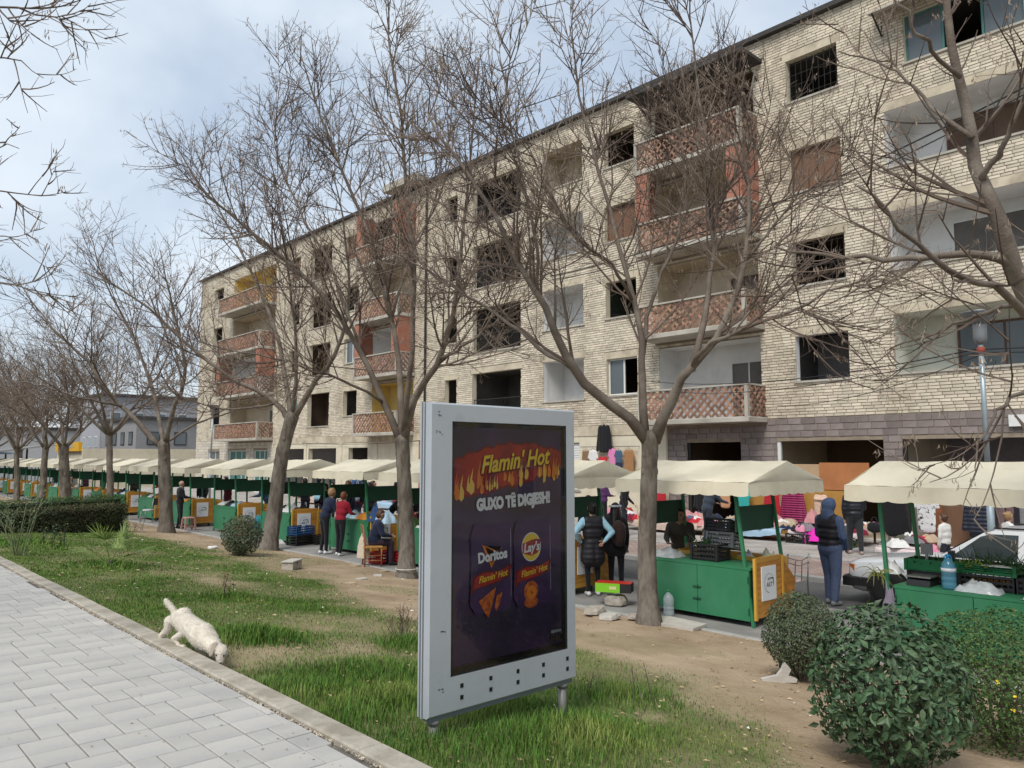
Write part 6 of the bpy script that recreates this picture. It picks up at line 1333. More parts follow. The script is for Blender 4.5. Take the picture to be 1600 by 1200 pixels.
def steel_chair(label, loc, rz, seatm, back=None):
    T = thing('steel_chair', label, 'chair', loc, rz); s_ = .19
    for y in (-s_, s_): MB().tube([(.2, y, 0), (.19, y, .44)], .012, 8).build('leg', m_chr, T, True); MB().tube([(-.24, y, 0), (-.20, y, .44), (-.26, y, .92)], .013, 8).build('leg', m_chr, T, True)
    MB().lathe([(.20, 0), (.215, .02), (.21, .05), (.17, .065)], 18, (0, 0, .435), sx=1, sy=1.02).build('seat', seatm, T, True)
    for i, z in enumerate((.86, .78)): MB().tube(resample([(-.25, -s_, z), (-.285, 0, z - .05), (-.25, s_, z)], 8), .008, 6).build('back_rail', m_chr, T, True)
    for y in (-.06, .06): MB().tube([(-.225, y, .48), (-.262, y, .80)], .007, 6).build('back_rod', m_chr, T)
    if back: MB().cbox(-.27, -.245, -.19, .19, .66, .92, .01).build('back_pad', back, T)
steel_chair('bent steel chair with pale seat beside the pine end panel', (12.25, 6.45, -.785), R(60), mat('floral_seat', (.60, .50, .47), .7, namt=.3, nscale=18))
steel_chair('folding chair with dark back by the ninth stall', (10.05, 31.6, -.785), R(140), flat('grey_seat', (.45, .46, .47)), fabric('dark_pad', (.03, .022, .02)))
T = thing('plastic_stool', 'pink plastic stool standing beside a pine end panel', 'stool', (10.02, 27.3, -.785)); m_pk = mat('dusty_pink_plastic', (.42, .235, .205), .5, namt=.06)
MB().cbox(-.16, .16, -.16, .16, .40, .45, .03).build('seat', m_pk, T)
for x in (-1, 1):
    for y in (-1, 1): MB().bar((x * .18, y * .18, 0), (x * .145, y * .145, .40), .065, .05).build('leg', m_pk, T)
MB().box(-.16, .16, -.17, -.155, .12, .16).box(-.16, .16, .155, .17, .12, .16).build('brace', m_pk, T)

# crates, boxes, jugs
def crate(label, loc, rz, m, w_=.55, d=.36, h=.28, slats=4, group=None, tilt=0):
    T = thing('plastic_crate', label, 'crate', loc, rz, group); T.rotation_euler = (tilt, 0, rz); fb = MB(); t_ = .02
    MB().box(-w_ / 2 + .001, w_ / 2 - .001, -d / 2 + .001, d / 2 - .001, .004, .018).build('base', m, T)
    for x in (-1, 1):
        for y in (-1, 1): MB().box(x * w_ / 2 - .02, x * w_ / 2 + .02, y * d / 2 - .02, y * d / 2 + .02, 0, h).build('corner_post', m, T)
    for i in range(slats):
        z = .02 + (h - .05) * i / (slats - 1)
        for y in (-1, 1): MB().box(-w_ / 2 + .021, w_ / 2 - .021, y * d / 2 - .008, y * d / 2 + .008, z, z + .032).build('slat', m, T)
        for x in (-1, 1): MB().box(x * w_ / 2 - .008, x * w_ / 2 + .008, -d / 2 + .021, d / 2 - .021, z, z + .032).build('slat', m, T)
    vb = MB()
    for i in range(1, 9): x = -w_ / 2 + w_ * i / 9; vb.box(x - .006, x + .006, -d / 2 - .006, -d / 2 + .006, .02, h - .01); vb.box(x - .006, x + .006, d / 2 - .006, d / 2 + .006, .02, h - .01)
    tag(vb.build('ribs', m, T), kind='stuff'); return T
m_pb = mat('black_crate', (.020, .020, .021), .55, namt=.12); m_pblue = mat('blue_crate', (.012, .07, .19), .5, namt=.1); m_pred = mat('red_crate', (.42, .012, .025), .5, namt=.1); m_pgr = mat('green_crate', (.010, .13, .045), .5, namt=.1); m_pgry = mat('grey_crate', (.25, .25, .25), .55, namt=.1)
ct = .082                                         # counter top height in the street
crate('black slatted crate standing on the counter behind the large trunk', (10.78, 7.02, ct), R(90), m_pb, .46, .34, .26); crate('grey crate tilted behind the black crate with spring onions', (11.05, 6.95, ct + .16), R(95), m_pgry, .44, .30, .24, tilt=.25); crate('topmost black crate of the tilted pair on the stall', (11.08, 7.0, ct + .41), R(95), m_pb, .42, .30, .2, tilt=.25)
crate('blue crate on top of the black one at a stall end', (10.72, 20.55, -.50), R(12), m_pblue, .60, .40, .25); crate('black crate under the blue one at a stall end', (10.72, 20.55, -.783), R(12), m_pb, .62, .42, .27); crate('black crate on the ground beside the pine tail', (11.3, 20.4, -.783), R(5), m_pb, .6, .4, .25)
crate('red crate on the ground under the wooden chair', (10.35, 15.7, -.783), R(10), m_pred, .55, .38, .27); crate('second red crate beside the seated woman', (10.55, 15.25, -.783), R(95), m_pred, .5, .36, .27)
crate('red crate beside the turquoise bag', (10.75, 24.15, -.783), R(10), m_pred, .5, .36, .3)
crate('green crate of herbs on the vegetable stall', (11.0, 3.78, ct + .15), R(90), m_pgr, .56, .38, .15); crate('green crate of leafy vegetables on the vegetable stall', (10.98, 3.12, ct + .185), R(90), m_pgr, .62, .42, .12); crate('black crate carrying the green vegetable crate', (10.98, 3.12, ct), R(90), m_pb, .60, .40, .18, 3); crate('black crate at the right end of the vegetable stall', (10.98, 2.5, ct), R(90), m_pb, .60, .40, .18, 3); crate('black crate under the herb crate', (11.02, 3.78, ct), R(90), m_pb, .52, .36, .145, 3)
m_onion = mat('spring_onion', (.045, .10, .030), .55, var=.4, hue=.02, namt=0, spec=.3); m_lett = mat('lettuce_leaf', (.20, .28, .05), .6, var=.3, namt=0); rg = random.Random(77)
def bundle(name, label, cat, loc, n, l, r, m, sp=.25, droop=-.12, w_=.5, d=.3):
    mb = MB()
    for i in range(n):
        p = Vector((rg.uniform(-d / 2, d / 2), rg.uniform(-w_ / 2, w_ / 2), 0)); dd = Vector((rg.gauss(-.2, sp), rg.gauss(0, sp), rg.uniform(.3, 1))).normalized(); mb.tube(grow(rg, p, dd, l * rg.uniform(.6, 1.1), 4, .12, droop), [r, r, r * .9, r * .7, r * .3], 4, cap=False)
    o = mb.build(name, m, None, False, loc); tag(o, label, cat)
bundle('spring_onions', 'heap of dark green spring onions in the green crate', 'spring onions', (10.98, 3.0, ct + .22), 260, .30, .006, m_onion, .5, -.16, .8, .36); bundle('herbs', 'bunches of dark herbs in the left green crate', 'herbs', (11.0, 3.78, ct + .20), 200, .16, .007, m_onion, .5, -.05, .5, .32); bundle('spring_onions', 'few spring onions sticking out of the black crate', 'spring onions', (10.74, 7.12, ct + .2), 26, .26, .007, m_onion, .45, -.05, .2, .2); bundle('lettuce', 'pale lettuce leaves at the front of the green crate', 'lettuce', (10.84, 3.26, ct + .26), 60, .12, .014, m_lett, .6, -.15, .35, .1)
bundle('dry_herbs', 'wilted herb stalks hanging at the left post of the vegetable stall', 'herbs', (10.36, 4.24, ct + .1), 24, .3, .006, mat('wilted', (.22, .22, .06), .8, var=.3, namt=0), .3, -.5, .12, .1)
def crumple(name, label, cat, loc, sx, sy, h, m, seed=None, group=None, droop=0., n=9, rz=0, parent=None):
    """soft rumpled cloth or bag: folded sheet with thickness"""
    sd_ = seed if seed is not None else rnd.random() * 90; mb = MB()
    for i in range(n + 1):
        for j in range(n + 1):
            u, v = i / n * 2 - 1, j / n * 2 - 1; q = max(abs(u), abs(v)); e = (1 - q ** 3)
            z = h * e * (.55 + .75 * abs(nz(u * 1.7, v * 1.7, sd_)) + .40 * nz(u * 4, v * 4, sd_ + 5) + .22 * nz(u * 8, v * 8, sd_ + 7)) - droop * q ** 4
            mb.v.append((sx / 2 * u * (1 + .18 * nz(u * 2, v * 2, sd_ + 9)), sy / 2 * v * (1 + .18 * nz(u * 2, v * 2, sd_ + 13)), z))
    for i in range(n):
        for j in range(n): a = i * (n + 1) + j; mb.f.append([a, a + n + 1, a + n + 2, a + 1]); mb.m.append(0)
    o = mb.build(name, m, parent, True, loc); o.rotation_euler = (0, 0, rz)
    if not parent: tag(o, label, cat, group)
    return o
m_bagc = mat('clear_plastic', (.60, .63, .64), .25, namt=.2, nscale=14, spec=.6, alpha=.72); m_bagw = mat('white_plastic_bag', (.66, .66, .65), .4, namt=.1, spec=.5)
crumple('plastic_bag', 'clear crumpled plastic bag on the counter by the vendor', 'plastic bag', (10.66, 7.75, ct), .42, .5, .16, m_bagc, 3); crumple('plastic_bag', 'clear plastic bag in front of the vegetable crates', 'plastic bag', (10.60, 3.15, ct), .28, .5, .15, m_bagc, 8); crumple('towel', 'white towel with red stripe at the stall edge', 'towel', (10.58, 2.45, ct), .35, .45, .05, m_bagw, 11); crumple('paper_sheet', 'white paper sheet on the lettuce', 'paper', (10.80, 3.0, ct + .30), .16, .34, .02, m_bagw, 12)
crumple('plastic_bag', 'white plastic bag tied to the left post of the vegetable stall', 'plastic bag', (10.62, 4.2, ct + .12), .25, .3, .2, m_bagw, 15); crumple('cloth', 'mauve cloth hanging over the corner of the vegetable stall', 'cloth', (10.36, 4.12, -.25), .10, .16, .36, fabric('mauve_cloth', (.22, .19, .24)), 17, droop=.1)
# kitchen scale
T = thing('weighing_scale', 'black market scale on the vegetable counter', 'scale', (10.68, 3.82, ct), R(90)); MB().prism([(-.16, 0), (.16, 0), (.14, .07), (-.12, .09)], -.14, .14, lambda u, v, d: (d, u, v)).build('housing', m_pb, T); MB().cbox(-.15, .15, -.14, .15, .10, .118, .006).build('pan', m_chr, T); MB().bar((.0, -.19, .05), (0, -.19, .42), .03, .03).box(-.07, .07, -.215, -.18, .36, .50).build('display', m_pgry, T)
m_jug = mat('blue_bottle', (.10, .30, .42), .12, namt=.05, spec=.6, alpha=.62); m_clr = mat('clear_bottle', (.62, .66, .68), .12, namt=.05, spec=.6, alpha=.5)
def jug(label, loc, h, r, m, capc, lab=True):
    T = thing('water_jug', label, 'water jug', loc); k = h
    MB().lathe([(r * .92, 0), (r, .03 * k), (r, .18 * k), (r * .95, .20 * k), (r, .22 * k), (r, .34 * k), (r * .95, .36 * k), (r, .38 * k), (r, .62 * k), (r * .85, .74 * k), (r * .4, .86 * k), (r * .24, .89 * k), (r * .24, .94 * k)], 18).build('bottle', m, T, True)
    MB().lathe([(r * .30, .90 * k), (r * .30, .97 * k), (r * .2, 1.0 * k)], 12).build('cap', capc, T, True); MB().tube(resample([(0, -r * .5, .80 * k), (0, -r * .35, .97 * k), (0, r * .35, .97 * k), (0, r * .5, .80 * k)], 7), .006, 5).build('handle', capc, T)
    if lab: MB().lathe([(r * 1.01, .50 * k), (r * 1.01, .60 * k)], 18).build('label_band', flat('label_white', (.62, .64, .68)), T, True)
jug('large blue water jug on the vegetable counter', (10.60, 3.48, ct), .42, .085, m_jug, flat('cyan_cap', (.02, .25, .50)))
jug('clear empty water jug on the ground by the large trunk', (10.28, 7.48, -.783), .40, .085, m_clr, flat('green_cap', (.05, .25, .10)), False); jug('clear water bottle half hidden by the large trunk', (10.22, 7.72, -.783), .44, .07, m_clr, flat('blue_cap', (.05, .12, .4)), False)
jug('pale water bottle pack at the right end of the vegetable stall', (10.9, 2.32, ct + .18), .30, .07, m_jug, flat('blue_cap', (.05, .12, .4)), False)
T = thing('carton', 'green and red printed carton resting on a stone', 'carton', (10.32, 8.62, -.56), R(28)); MB().box(-.14, .14, -.30, .30, 0, .15).build('box', flat('lime_print', (.22, .55, .03)), T); MB().box(-.141, .141, -.301, .301, .151, .156).build('lid', flat('red_print', (.50, .03, .02)), T); MB().box(-.1425, .1425, -.3025, -.12, .002, .15).build('dark_end', m_pb, T)
MB().box(-.1435, -.1422, -.06, .06, .05, .10).build('label', flat('label_yellow', (.65, .62, .30)), T)
def stone(label, loc, s_, m, seed, name='stone', cat='stone', flat_=.6):
    mb = MB().ball((0, 0, 0), 1, 9, 7); rg_ = random.Random(seed); mb.v = [(x * s_[0] * (1 + .25 * nz(x, y, z + seed, 1.5)), y * s_[1] * (1 + .25 * nz(y, z, x + seed, 1.5)), max(-.4, min(.62, z)) * s_[2] * (1 + .2 * nz(x, z, y + seed, 1.7)) + .4 * s_[2]) for x, y, z in mb.v]; o = mb.build(name, m, None, False, loc); tag(o, label, cat); return o
m_stone = mat('rough_stone', (.36, .32, .27), .95, nscale=8, namt=.3, bump=.6, bscale=20); m_pale = mat('pale_slab', (.46, .43, .38), .9, nscale=5, namt=.15, bump=.3)
stone('rough stone propping up the printed carton', (10.32, 8.60, -.785), (.20, .22, .16), m_stone, 1); stone('brown stone lying left of the large trunk', (9.28, 8.15, -.72), (.22, .16, .10), m_stone, 2); stone('pale stone next to the brown one', (9.15, 7.75, -.73), (.20, .14, .08), m_pale, 3); stone('small stone by the large trunk', (9.5, 7.55, -.74), (.14, .1, .07), m_stone, 4)
o = MB().prism([(-.55, -.22), (.30, -.30), (.55, .05), (.20, .26), (-.50, .20)], 0, .045, lambda u, v, d: (v, u, d)).build('broken_slab', m_pale, None, False, (9.72, 7.05, -.765)); tag(o, 'broken pale slab lying flat behind the large trunk', 'slab')
b = gp(456, 889); T = thing('concrete_block', 'small concrete block with white top on the earth', 'block', b, R(40)); MB().prism([(-.24, 0), (.24, 0), (.22, .16), (.05, .15), (.02, .08), (-.02, .08), (-.05, .15), (-.22, .16)], -.12, .12).build('block', m_stone, T); MB().cbox(-.25, .25, -.13, .13, .161, .185, .005).build('top', m_pale, T)
b = gp(332, 857); stone('white lump of foam lying on the lawn edge', b, (.13, .09, .06), mat('foam_white', (.75, .75, .74), .8, namt=.05), 6, 'foam_lump', 'litter')
b = gp(1222, 1066); o = MB().prism([(-.20, 0), (.14, .0), (.15, .035), (.06, .07), (.09, .13), (.03, .20), (.0, .13), (-.05, .07), (-.21, .035)], -.02, .03, lambda u, v, d: (u * .73 + d * .68, -u * .68 + d * .73, v)).build('broken_slab', m_pale, None, False, (b.x, b.y, b.z)); tag(o, 'pale splintered slab leaning at the foot of the olive shrub', 'slab')
rg = random.Random(44)
for i, (px, py) in enumerate(((555, 884), (575, 882), (600, 893), (565, 905), (548, 912), (690, 900), (935, 965), (590, 900))):
    b = gp(px, py); o = MB().obox((0, 0, .012), (.34 * rg.uniform(.5, 1), .16, .016), (0, 0, rg.random() * 3)).build('board_scrap', m_pale if i % 2 else mat('scrap_wood', (.42, .33, .22), .8, namt=.2), None, False, b); tag(o, ('flat pale board scrap by the wooden chair', 'thin wood scrap left of the chair', 'pale scrap under the chair front', 'wood scrap on the earth before the chair', 'small pale scrap on bare earth', 'wood scrap at the foot of the cord bound tree', 'pale scrap near the carton', 'wood scrap nearest the seated woman')[i], 'scrap')
# bag, small goods, cord
crumple('shopping_bag', 'turquoise bag hanging by a stall end', 'bag', (11.0, 23.9, -.45), .3, .3, .38, fabric('turquoise_bag', (.02, .20, .24)), 21, droop=.25); crumple('shopping_bag', 'cream sack hanging from the back of the wooden chair', 'bag', (9.74, 15.62, -.30), .22, .30, .30, fabric('cream_sack', (.55, .47, .36)), 22, droop=.3); crumple('goods_pile', 'blue and red goods on the ground at the cord bound tree', 'goods', (10.0, 13.1, -.785), .5, .4, .2, mat('mixed_goods', (.05, .05, .12), .7, namt=.3, col2=(.35, .03, .04), c2scale=14), 23); crumple('shopping_bag', 'pale blue shopping bag on the crimson woman counter', 'bag', (10.85, 16.4, ct), .4, .5, .36, mat('pale_blue_bag', (.40, .55, .66), .5, namt=.2), 24); crumple('shopping_bag', 'dark blue bag on the crimson woman counter', 'bag', (10.95, 16.95, ct), .4, .55, .40, fabric('blue_bag', (.02, .06, .16)), 25)
cd_ = MB(); cd_.tube([(9.38 + .225 * math.cos(a), 13.38 + .225 * math.sin(a), -.58) for a in np.linspace(0, 2 * PI, 17)], .010, 5); o = cd_.build('cord', flat('white_cord', (.6, .58, .52))); tag(o, 'white cord tied round the foot of the forked tree', 'cord')
# bicycle beside the grey hooded man
T = thing('bicycle', 'red bicycle pushed by the man in the grey hooded top', 'bicycle', (13.25, 18.0, -.80), R(100)); m_bred = flat('bike_red', (.35, .015, .02), .3)
for x in (-.52, .52):
    w_ = thing('wheel', None, None, (x, 0, .33)); w_.parent = T; MB().tube([(.32 * math.cos(a), 0, .32 * math.sin(a)) for a in np.linspace(0, 2 * PI, 25)], .016, 6).build('tyre', m_tyre, w_, True); sp_ = MB()
    for i in range(12): a = i * PI / 6; sp_.tube([(0, 0, 0), (.31 * math.cos(a), 0, .31 * math.sin(a))], .002, 3)
    sp_.build('spokes', m_rim, w_)
MB().tube([(-.52, 0, .33), (-.15, 0, .30), (-.22, 0, .80)], .016, 6).tube([(-.15, 0, .30), (.40, 0, .78)], .018, 6).tube([(-.20, 0, .72), (.40, 0, .80)], .016, 6).tube([(-.52, 0, .33), (-.2, 0, .72)], .012, 6).tube([(.52, 0, .33), (.40, 0, .78), (.36, 0, .98)], .016, 6).build('frame', m_bred, T); MB().tube([(.28, -.26, 1.0), (.38, -.2, 1.0), (.37, .2, 1.0), (.28, .26, 1.0)], .012, 6).build('handlebar', m_chr, T); MB().ball((-.24, 0, .84), (.13, .08, .035), 10, 6).build('saddle', m_pb, T)
crumple('shopping_bag', 'bright red bag on the handlebar of the bicycle', 'bag', (13.25, 18.45, .0), .4, .5, .25, mat('red_bag', (.45, .02, .03), .6, namt=.1), 27, droop=.1)

# heaps of clothes on low tables along the pavement
COLS = dict(black=(.012, .012, .014), white=(.66, .65, .63), navy=(.015, .022, .055), wine=(.16, .012, .03), grey=(.18, .18, .19), rose=(.52, .24, .24), beige=(.42, .32, .22), red=(.42, .02, .03), denim=(.06, .10, .17), olive=(.07, .075, .045), pink=(.60, .22, .33))
GM = {k: fabric('garment_' + k, v) for k, v in COLS.items()}; rg = random.Random(70)
USED = set()
def clothes_table(where, x, y0, y1, sheet, n, h=.36, dx=1.3):
    T = thing('clothes_table', 'low table %s holding heaped clothes' % where, 'table', (x, (y0 + y1) / 2, -.665)); ln = y1 - y0
    MB().box(-dx / 2, dx / 2, -ln / 2, ln / 2, h - .03, h).build('top', m_wood, T)
    for sx_ in (-1, 1):
        for sy_ in (-1, 1): MB().box(sx_ * (dx / 2 - .08) - .025, sx_ * (dx / 2 - .08) + .025, sy_ * (ln / 2 - .1) - .025, sy_ * (ln / 2 - .1) + .025, 0, h - .031).build('leg', m_wood, T)
    mb = MB(); nn = 40
    for i in range(nn + 1):
        v = i / nn; y = -ln / 2 - .02 + (ln + .04) * v; dp = .12 + .16 * math.sin(PI * v) + .03 * nz(v * 9, x, 3); wv = .03 * nz(v * 22, x, 1)
        for (a, b) in ((-dx / 2 - .05 + wv * 1.3, h - dp), (-dx / 2 - .045 + wv, h - dp * .5), (-dx / 2 - .03, h - .02), (-dx / 2 + .05, h + .006), (dx / 2, h + .006)): mb.v.append((a, y, b))
    for i in range(nn):
        for j in range(4): a = i * 5 + j; mb.f.append([a, a + 1, a + 6, a + 5]); mb.m.append(0)
    mb.build('sheet', sheet, T, True)
    for i in range(n):
        
        for _ in range(30):
            c = rg.choice(list(COLS)); u = rg.uniform(-.5, .5); v = rg.uniform(-.5, .5); key = (where, c, min(2, int((v + .5) * 3)), min(4, int((u + .5) * 5)))
            if key not in USED: break
        USED.add(key); hp = .10 * (1 - (2 * u) ** 2) + .12 * (v + .5)
        crumple('garment', 'crumpled %s garment at the %s %s of the heap %s' % (c, ('front', 'middle', 'back')[min(2, int((v + .5) * 3))], ('right end', 'right part', 'centre', 'left part', 'left end')[min(4, int((u + .5) * 5))], where), 'garment', (x + v * dx * .85, (y0 + y1) / 2 + u * ln * .92, -.665 + h + max(0, hp - .02)), rg.uniform(.3, .55), rg.uniform(.3, .6), rg.uniform(.09, .17), GM[c], rg.random() * 90, 'clothes heaped %s' % where, .06, 11, rg.random() * 3)
sh_p = mat('peach_sheet', (.52, .40, .34), .9, namt=.15, bump=.3, bscale=6); sh_b = mat('pale_blue_sheet', (.33, .47, .60), .9, namt=.1, bump=.3, bscale=6); sh_w = mat('pink_white_sheet', (.62, .52, .52), .9, namt=.15, bump=.3, bscale=6)
clothes_table('on the peach sheet', 20.9, 13.35, 16.6, sh_p, 44); clothes_table('on the pale blue sheet', 21.1, 11.0, 13.2, sh_b, 34); clothes_table('on the pinkish sheet', 21.3, 8.9, 10.85, sh_w, 30); clothes_table('beside the wall hung clothes', 21.2, 17.2, 18.6, mat('striped_sheet', (.55, .50, .50), .9, namt=.4, nscale=14), 10); clothes_table('behind the black puffer woman', 20.9, 6.9, 8.3, sh_w, 10, .12)
clothes_table('opposite the fifth stall', 20.6, 20.6, 24.0, sh_w, 18); clothes_table('opposite the seventh stall', 20.3, 27, 31, sh_b, 16); clothes_table('further along the pavement', 20.0, 33.5, 38, sh_p, 14)
crumple('garment', 'bright magenta top spilling over the edge of the pinkish heap', 'garment', (20.75, 9.7, -.26), .75, .95, .32, fabric('magenta', (.75, .03, .45)), 5, droop=.30); crumple('garment', 'long magenta sleeve hanging to the ground', 'garment', (20.58, 10.25, -.60), .12, .22, .45, fabric('magenta', (.75, .03, .45)), 6, droop=.06); crumple('soft_toy', 'dusty pink soft hat on the pinkish heap', 'hat', (21.0, 10.35, -.12), .34, .34, .40, GM['rose'], 31)
for i, y in enumerate((9.25, 10.0, 10.6, 13.3)): crate(('green crate under the pinkish clothes heap', 'dark crate under the magenta top', 'black crate at the left of the pinkish heap', 'grey crate between the peach and blue sheets')[i], (20.62, y, -.665), R(90), (m_pgr, m_pb, m_pb, m_pgry)[i], .5, .34, .26, 3)
# hanging garments
def hung(kind, label, x, y, ztop, w_, h, m, cat='garment', group=None):
    T = thing('hanging_' + kind, label, cat, (x, y, ztop - h), 0, group); pr = []
    def c(a, b, ra, rb): pr.append(((0, a[0], a[1]), (0, b[0], b[1]), ra, rb, 0, .35))
    if kind in ('jacket', 'shirt', 'dress'):
        s_ = w_ * .5; r_ = w_ * .17; c((-s_ * .45, h - r_), (-s_ * .35, r_), r_, r_ * (1.5 if kind == 'dress' else 1.1)); c((s_ * .45, h - r_), (s_ * .35, r_), r_, r_ * (1.5 if kind == 'dress' else 1.1)); c((0, h - r_), (0, r_), r_ * 1.1, r_ * 1.2)
        sl = {'jacket': .92, 'shirt': .35, 'dress': .2}[kind]
        for q in (-1, 1): c((q * s_ * .55, h - r_ * .9), (q * s_ * .92, h - r_ - sl * h * .85), r_ * .75, r_ * .55)
        c((0, h - .04), (0, h - .02), r_ * .6, r_ * .5)
    else:
        r_ = w_ * .24; c((-w_ * .22, h - r_), (w_ * .22, h - r_), r_, r_); c((-w_ * .22, h - r_), (-w_ * .26, r_ * .6), r_, r_ * .62); c((w_ * .22, h - r_), (w_ * .26, r_ * .6), r_, r_ * .62)
    inst('cloth', masses_to_mesh('cloth', pr, [m], .022, 1), T); MB().tube([(0, -w_ * .35, h - .03), (0, 0, h + .06), (0, w_ * .35, h - .03)], .006, 5).tube([(0, 0, h + .06), (0, .012, h + .12)], .004, 5).build('hanger', m_iron, T); return T
pfm = mat('magenta_puffer', (.26, .018, .085), .5, namt=.1, wave=(4.5, .9), spec=.35); x_ = 22.72
hung('jacket', 'magenta padded jacket hanging on the ochre board', 22.4, 11.62, .72, .85, 1.05, pfm, 'jacket'); hung('jacket', 'red top hanging left of the magenta padded jacket', 22.45, 12.35, .70, .6, 1.0, GM['red'], 'top'); hung('trousers', 'pale peach trousers hanging on the ochre board', 22.4, 10.75, .62, .46, 1.25, fabric('peach_cloth', (.60, .42, .32)), 'trousers'); hung('trousers', 'brown trousers hanging right of the ochre board', 22.4, 9.75, .72, .5, 1.35, fabric('cocoa_cloth', (.22, .12, .085)), 'trousers')
hung('shirt', 'turquoise top hanging behind the slate jacketed man', 22.4, 13.3, .80, .55, .85, fabric('turquoise_cloth', (.04, .36, .33)), 'top'); hung('shirt', 'peach top hanging next to the turquoise one', 22.45, 14.0, .85, .5, .8, fabric('apricot_cloth', (.55, .28, .15)), 'top'); hung('jacket', 'black jacket hanging beside the shop opening', 22.45, 14.9, .85, .6, .9, GM['black'], 'jacket')
wl = [('jacket', 'tan jacket hung leftmost on the plaster wall', 20.4, 1.98, .45, .75, fabric('tan_cloth', (.22, .13, .07))), ('shirt', 'white shirt hung on the plaster wall', 20.0, 2.0, .5, .78, GM['white']), ('jacket', 'black coat hung highest on the plaster wall', 19.45, 2.95, .75, 1.05, GM['black']), ('trousers', 'red shorts hung under the black coat', 19.5, 1.75, .5, .5, GM['red']), ('shirt', 'pink child suit hung beside the red shorts', 19.05, 2.05, .42, .75, fabric('candy_pink', (.65, .22, .42))), ('shirt', 'small denim top hung beside the pink suit', 18.72, 1.98, .4, .5, GM['denim']), ('dress', 'caramel brown dress hung rightmost on the plaster wall', 18.25, 2.0, .55, 1.05, fabric('caramel_cloth', (.33, .17, .075))), ('trousers', 'dark trousers hung under the denim top', 18.72, 1.5, .4, .9, GM['navy'])]
for i, (kd, lb, y, zt, w_, h, m) in enumerate(wl): hung(kd, lb, 22.78 - .03 * (i % 2), y, zt, w_, h, m)
o = MB().tube([(22.8, 17.9, 2.12), (22.8, 20.7, 2.12)], .015, 6).tube([(22.8, 17.9, 2.12), (23, 17.9, 2.12)], .012, 6).tube([(22.8, 20.7, 2.12), (23, 20.7, 2.12)], .012, 6).build('clothes_rail', m_chr); tag(o, 'steel clothes rail fixed to the plaster wall', 'rail')
T = thing('clothes_rack', 'long steel clothes rack behind the white car', 'rack', (21.6, 6.3, -.665)); MB().tube([(0, -1.9, 1.62), (0, 2.2, 1.62)], .016, 8).build('rail', m_chr, T)
for y in (-1.9, 2.2): MB().tube([(-.25, y, 0), (.25, y, 0)], .014, 6).tube([(0, y, 0), (0, y, 1.62)], .016, 8).build('upright', m_chr, T)
rk = [('jacket', 'black coat at the left end of the long rack', 8.35, .7, 1.25, GM['black']), ('shirt', 'white printed top on the long rack', 7.55, .6, 1.1, mat('printed_white', (.6, .6, .6), .9, namt=.1, col2=(.05, .05, .05), c2scale=9, c2lo=.56, c2hi=.60)), ('jacket', 'dark blue puffer jacket on the long rack', 6.35, .7, 1.05, mat('navy_puffer', (.016, .020, .034), .5, namt=.1, wave=(3.2, .8), spec=.35)), ('trousers', 'mauve trousers on the long rack', 5.75, .4, 1.2, fabric('mauve_trousers', (.14, .09, .095))), ('dress', 'grey dress on the long rack', 5.3, .4, 1.1, GM['grey']), ('dress', 'pale blue dress on the long rack', 4.95, .42, 1.1, fabric('sky_dress', (.35, .50, .66))), ('jacket', 'green jacket at the right of the long rack', 4.45, .6, 1.1, fabric('emerald_cloth', (.01, .16, .08)))]
for kd, lb, y, w_, h, m in rk: hung(kd, lb, 21.6, y, .86, w_, h, m)
for i, (kd, y, c) in enumerate((('dress', 16.6, 'red'), ('dress', 16.95, 'grey'), ('shirt', 17.25, 'rose'), ('jacket', 21.4, 'black'), ('jacket', 22.1, 'grey'), ('shirt', 25.0, 'white'), ('jacket', 29.0, 'navy'), ('dress', 29.6, 'wine'))): hung(kd, 'hanging %s garment, %s along the shop fronts' % (c, ('first', 'second', 'third', 'fourth', 'fifth', 'sixth', 'seventh', 'eighth')[i]), 22.5, y, .85, .5, 1.0, GM[c])
for lb, y0, y1, z0, z1, m, x in (('ochre board leaning in the wide shop opening', 9.95, 12.15, -.66, .72, mat('ochre_board', (.42, .22, .05), .7, nscale=2, namt=.12), 22.62), ('plywood sheet above the ochre board', 10.9, 12.3, .74, 1.50, mat('plywood', (.46, .32, .19), .8, nscale=2, namt=.15), 22.70), ('reddish board beside the plywood sheet', 9.4, 10.88, .74, 1.55, mat('red_board', (.40, .16, .06), .8, nscale=2, namt=.15), 22.66), ('orange board behind the turquoise top', 12.5, 13.5, -.66, .95, mat('ochre_board', (.42, .22, .05)), 22.70), ('brown door leaf leaning behind the long rack', 6.75, 7.35, -.66, 1.1, m_wood, 22.2), ('second brown board behind the long rack', 7.38, 7.75, -.66, 1.0, mat('rust_board', (.24, .09, .04), .8, namt=.2), 22.3)):
    o = MB().box(0, .02, 0, y1 - y0, 0, z1 - z0).build('board', m, None, False, (x, y0, z0)); tag(o, lb, 'board')
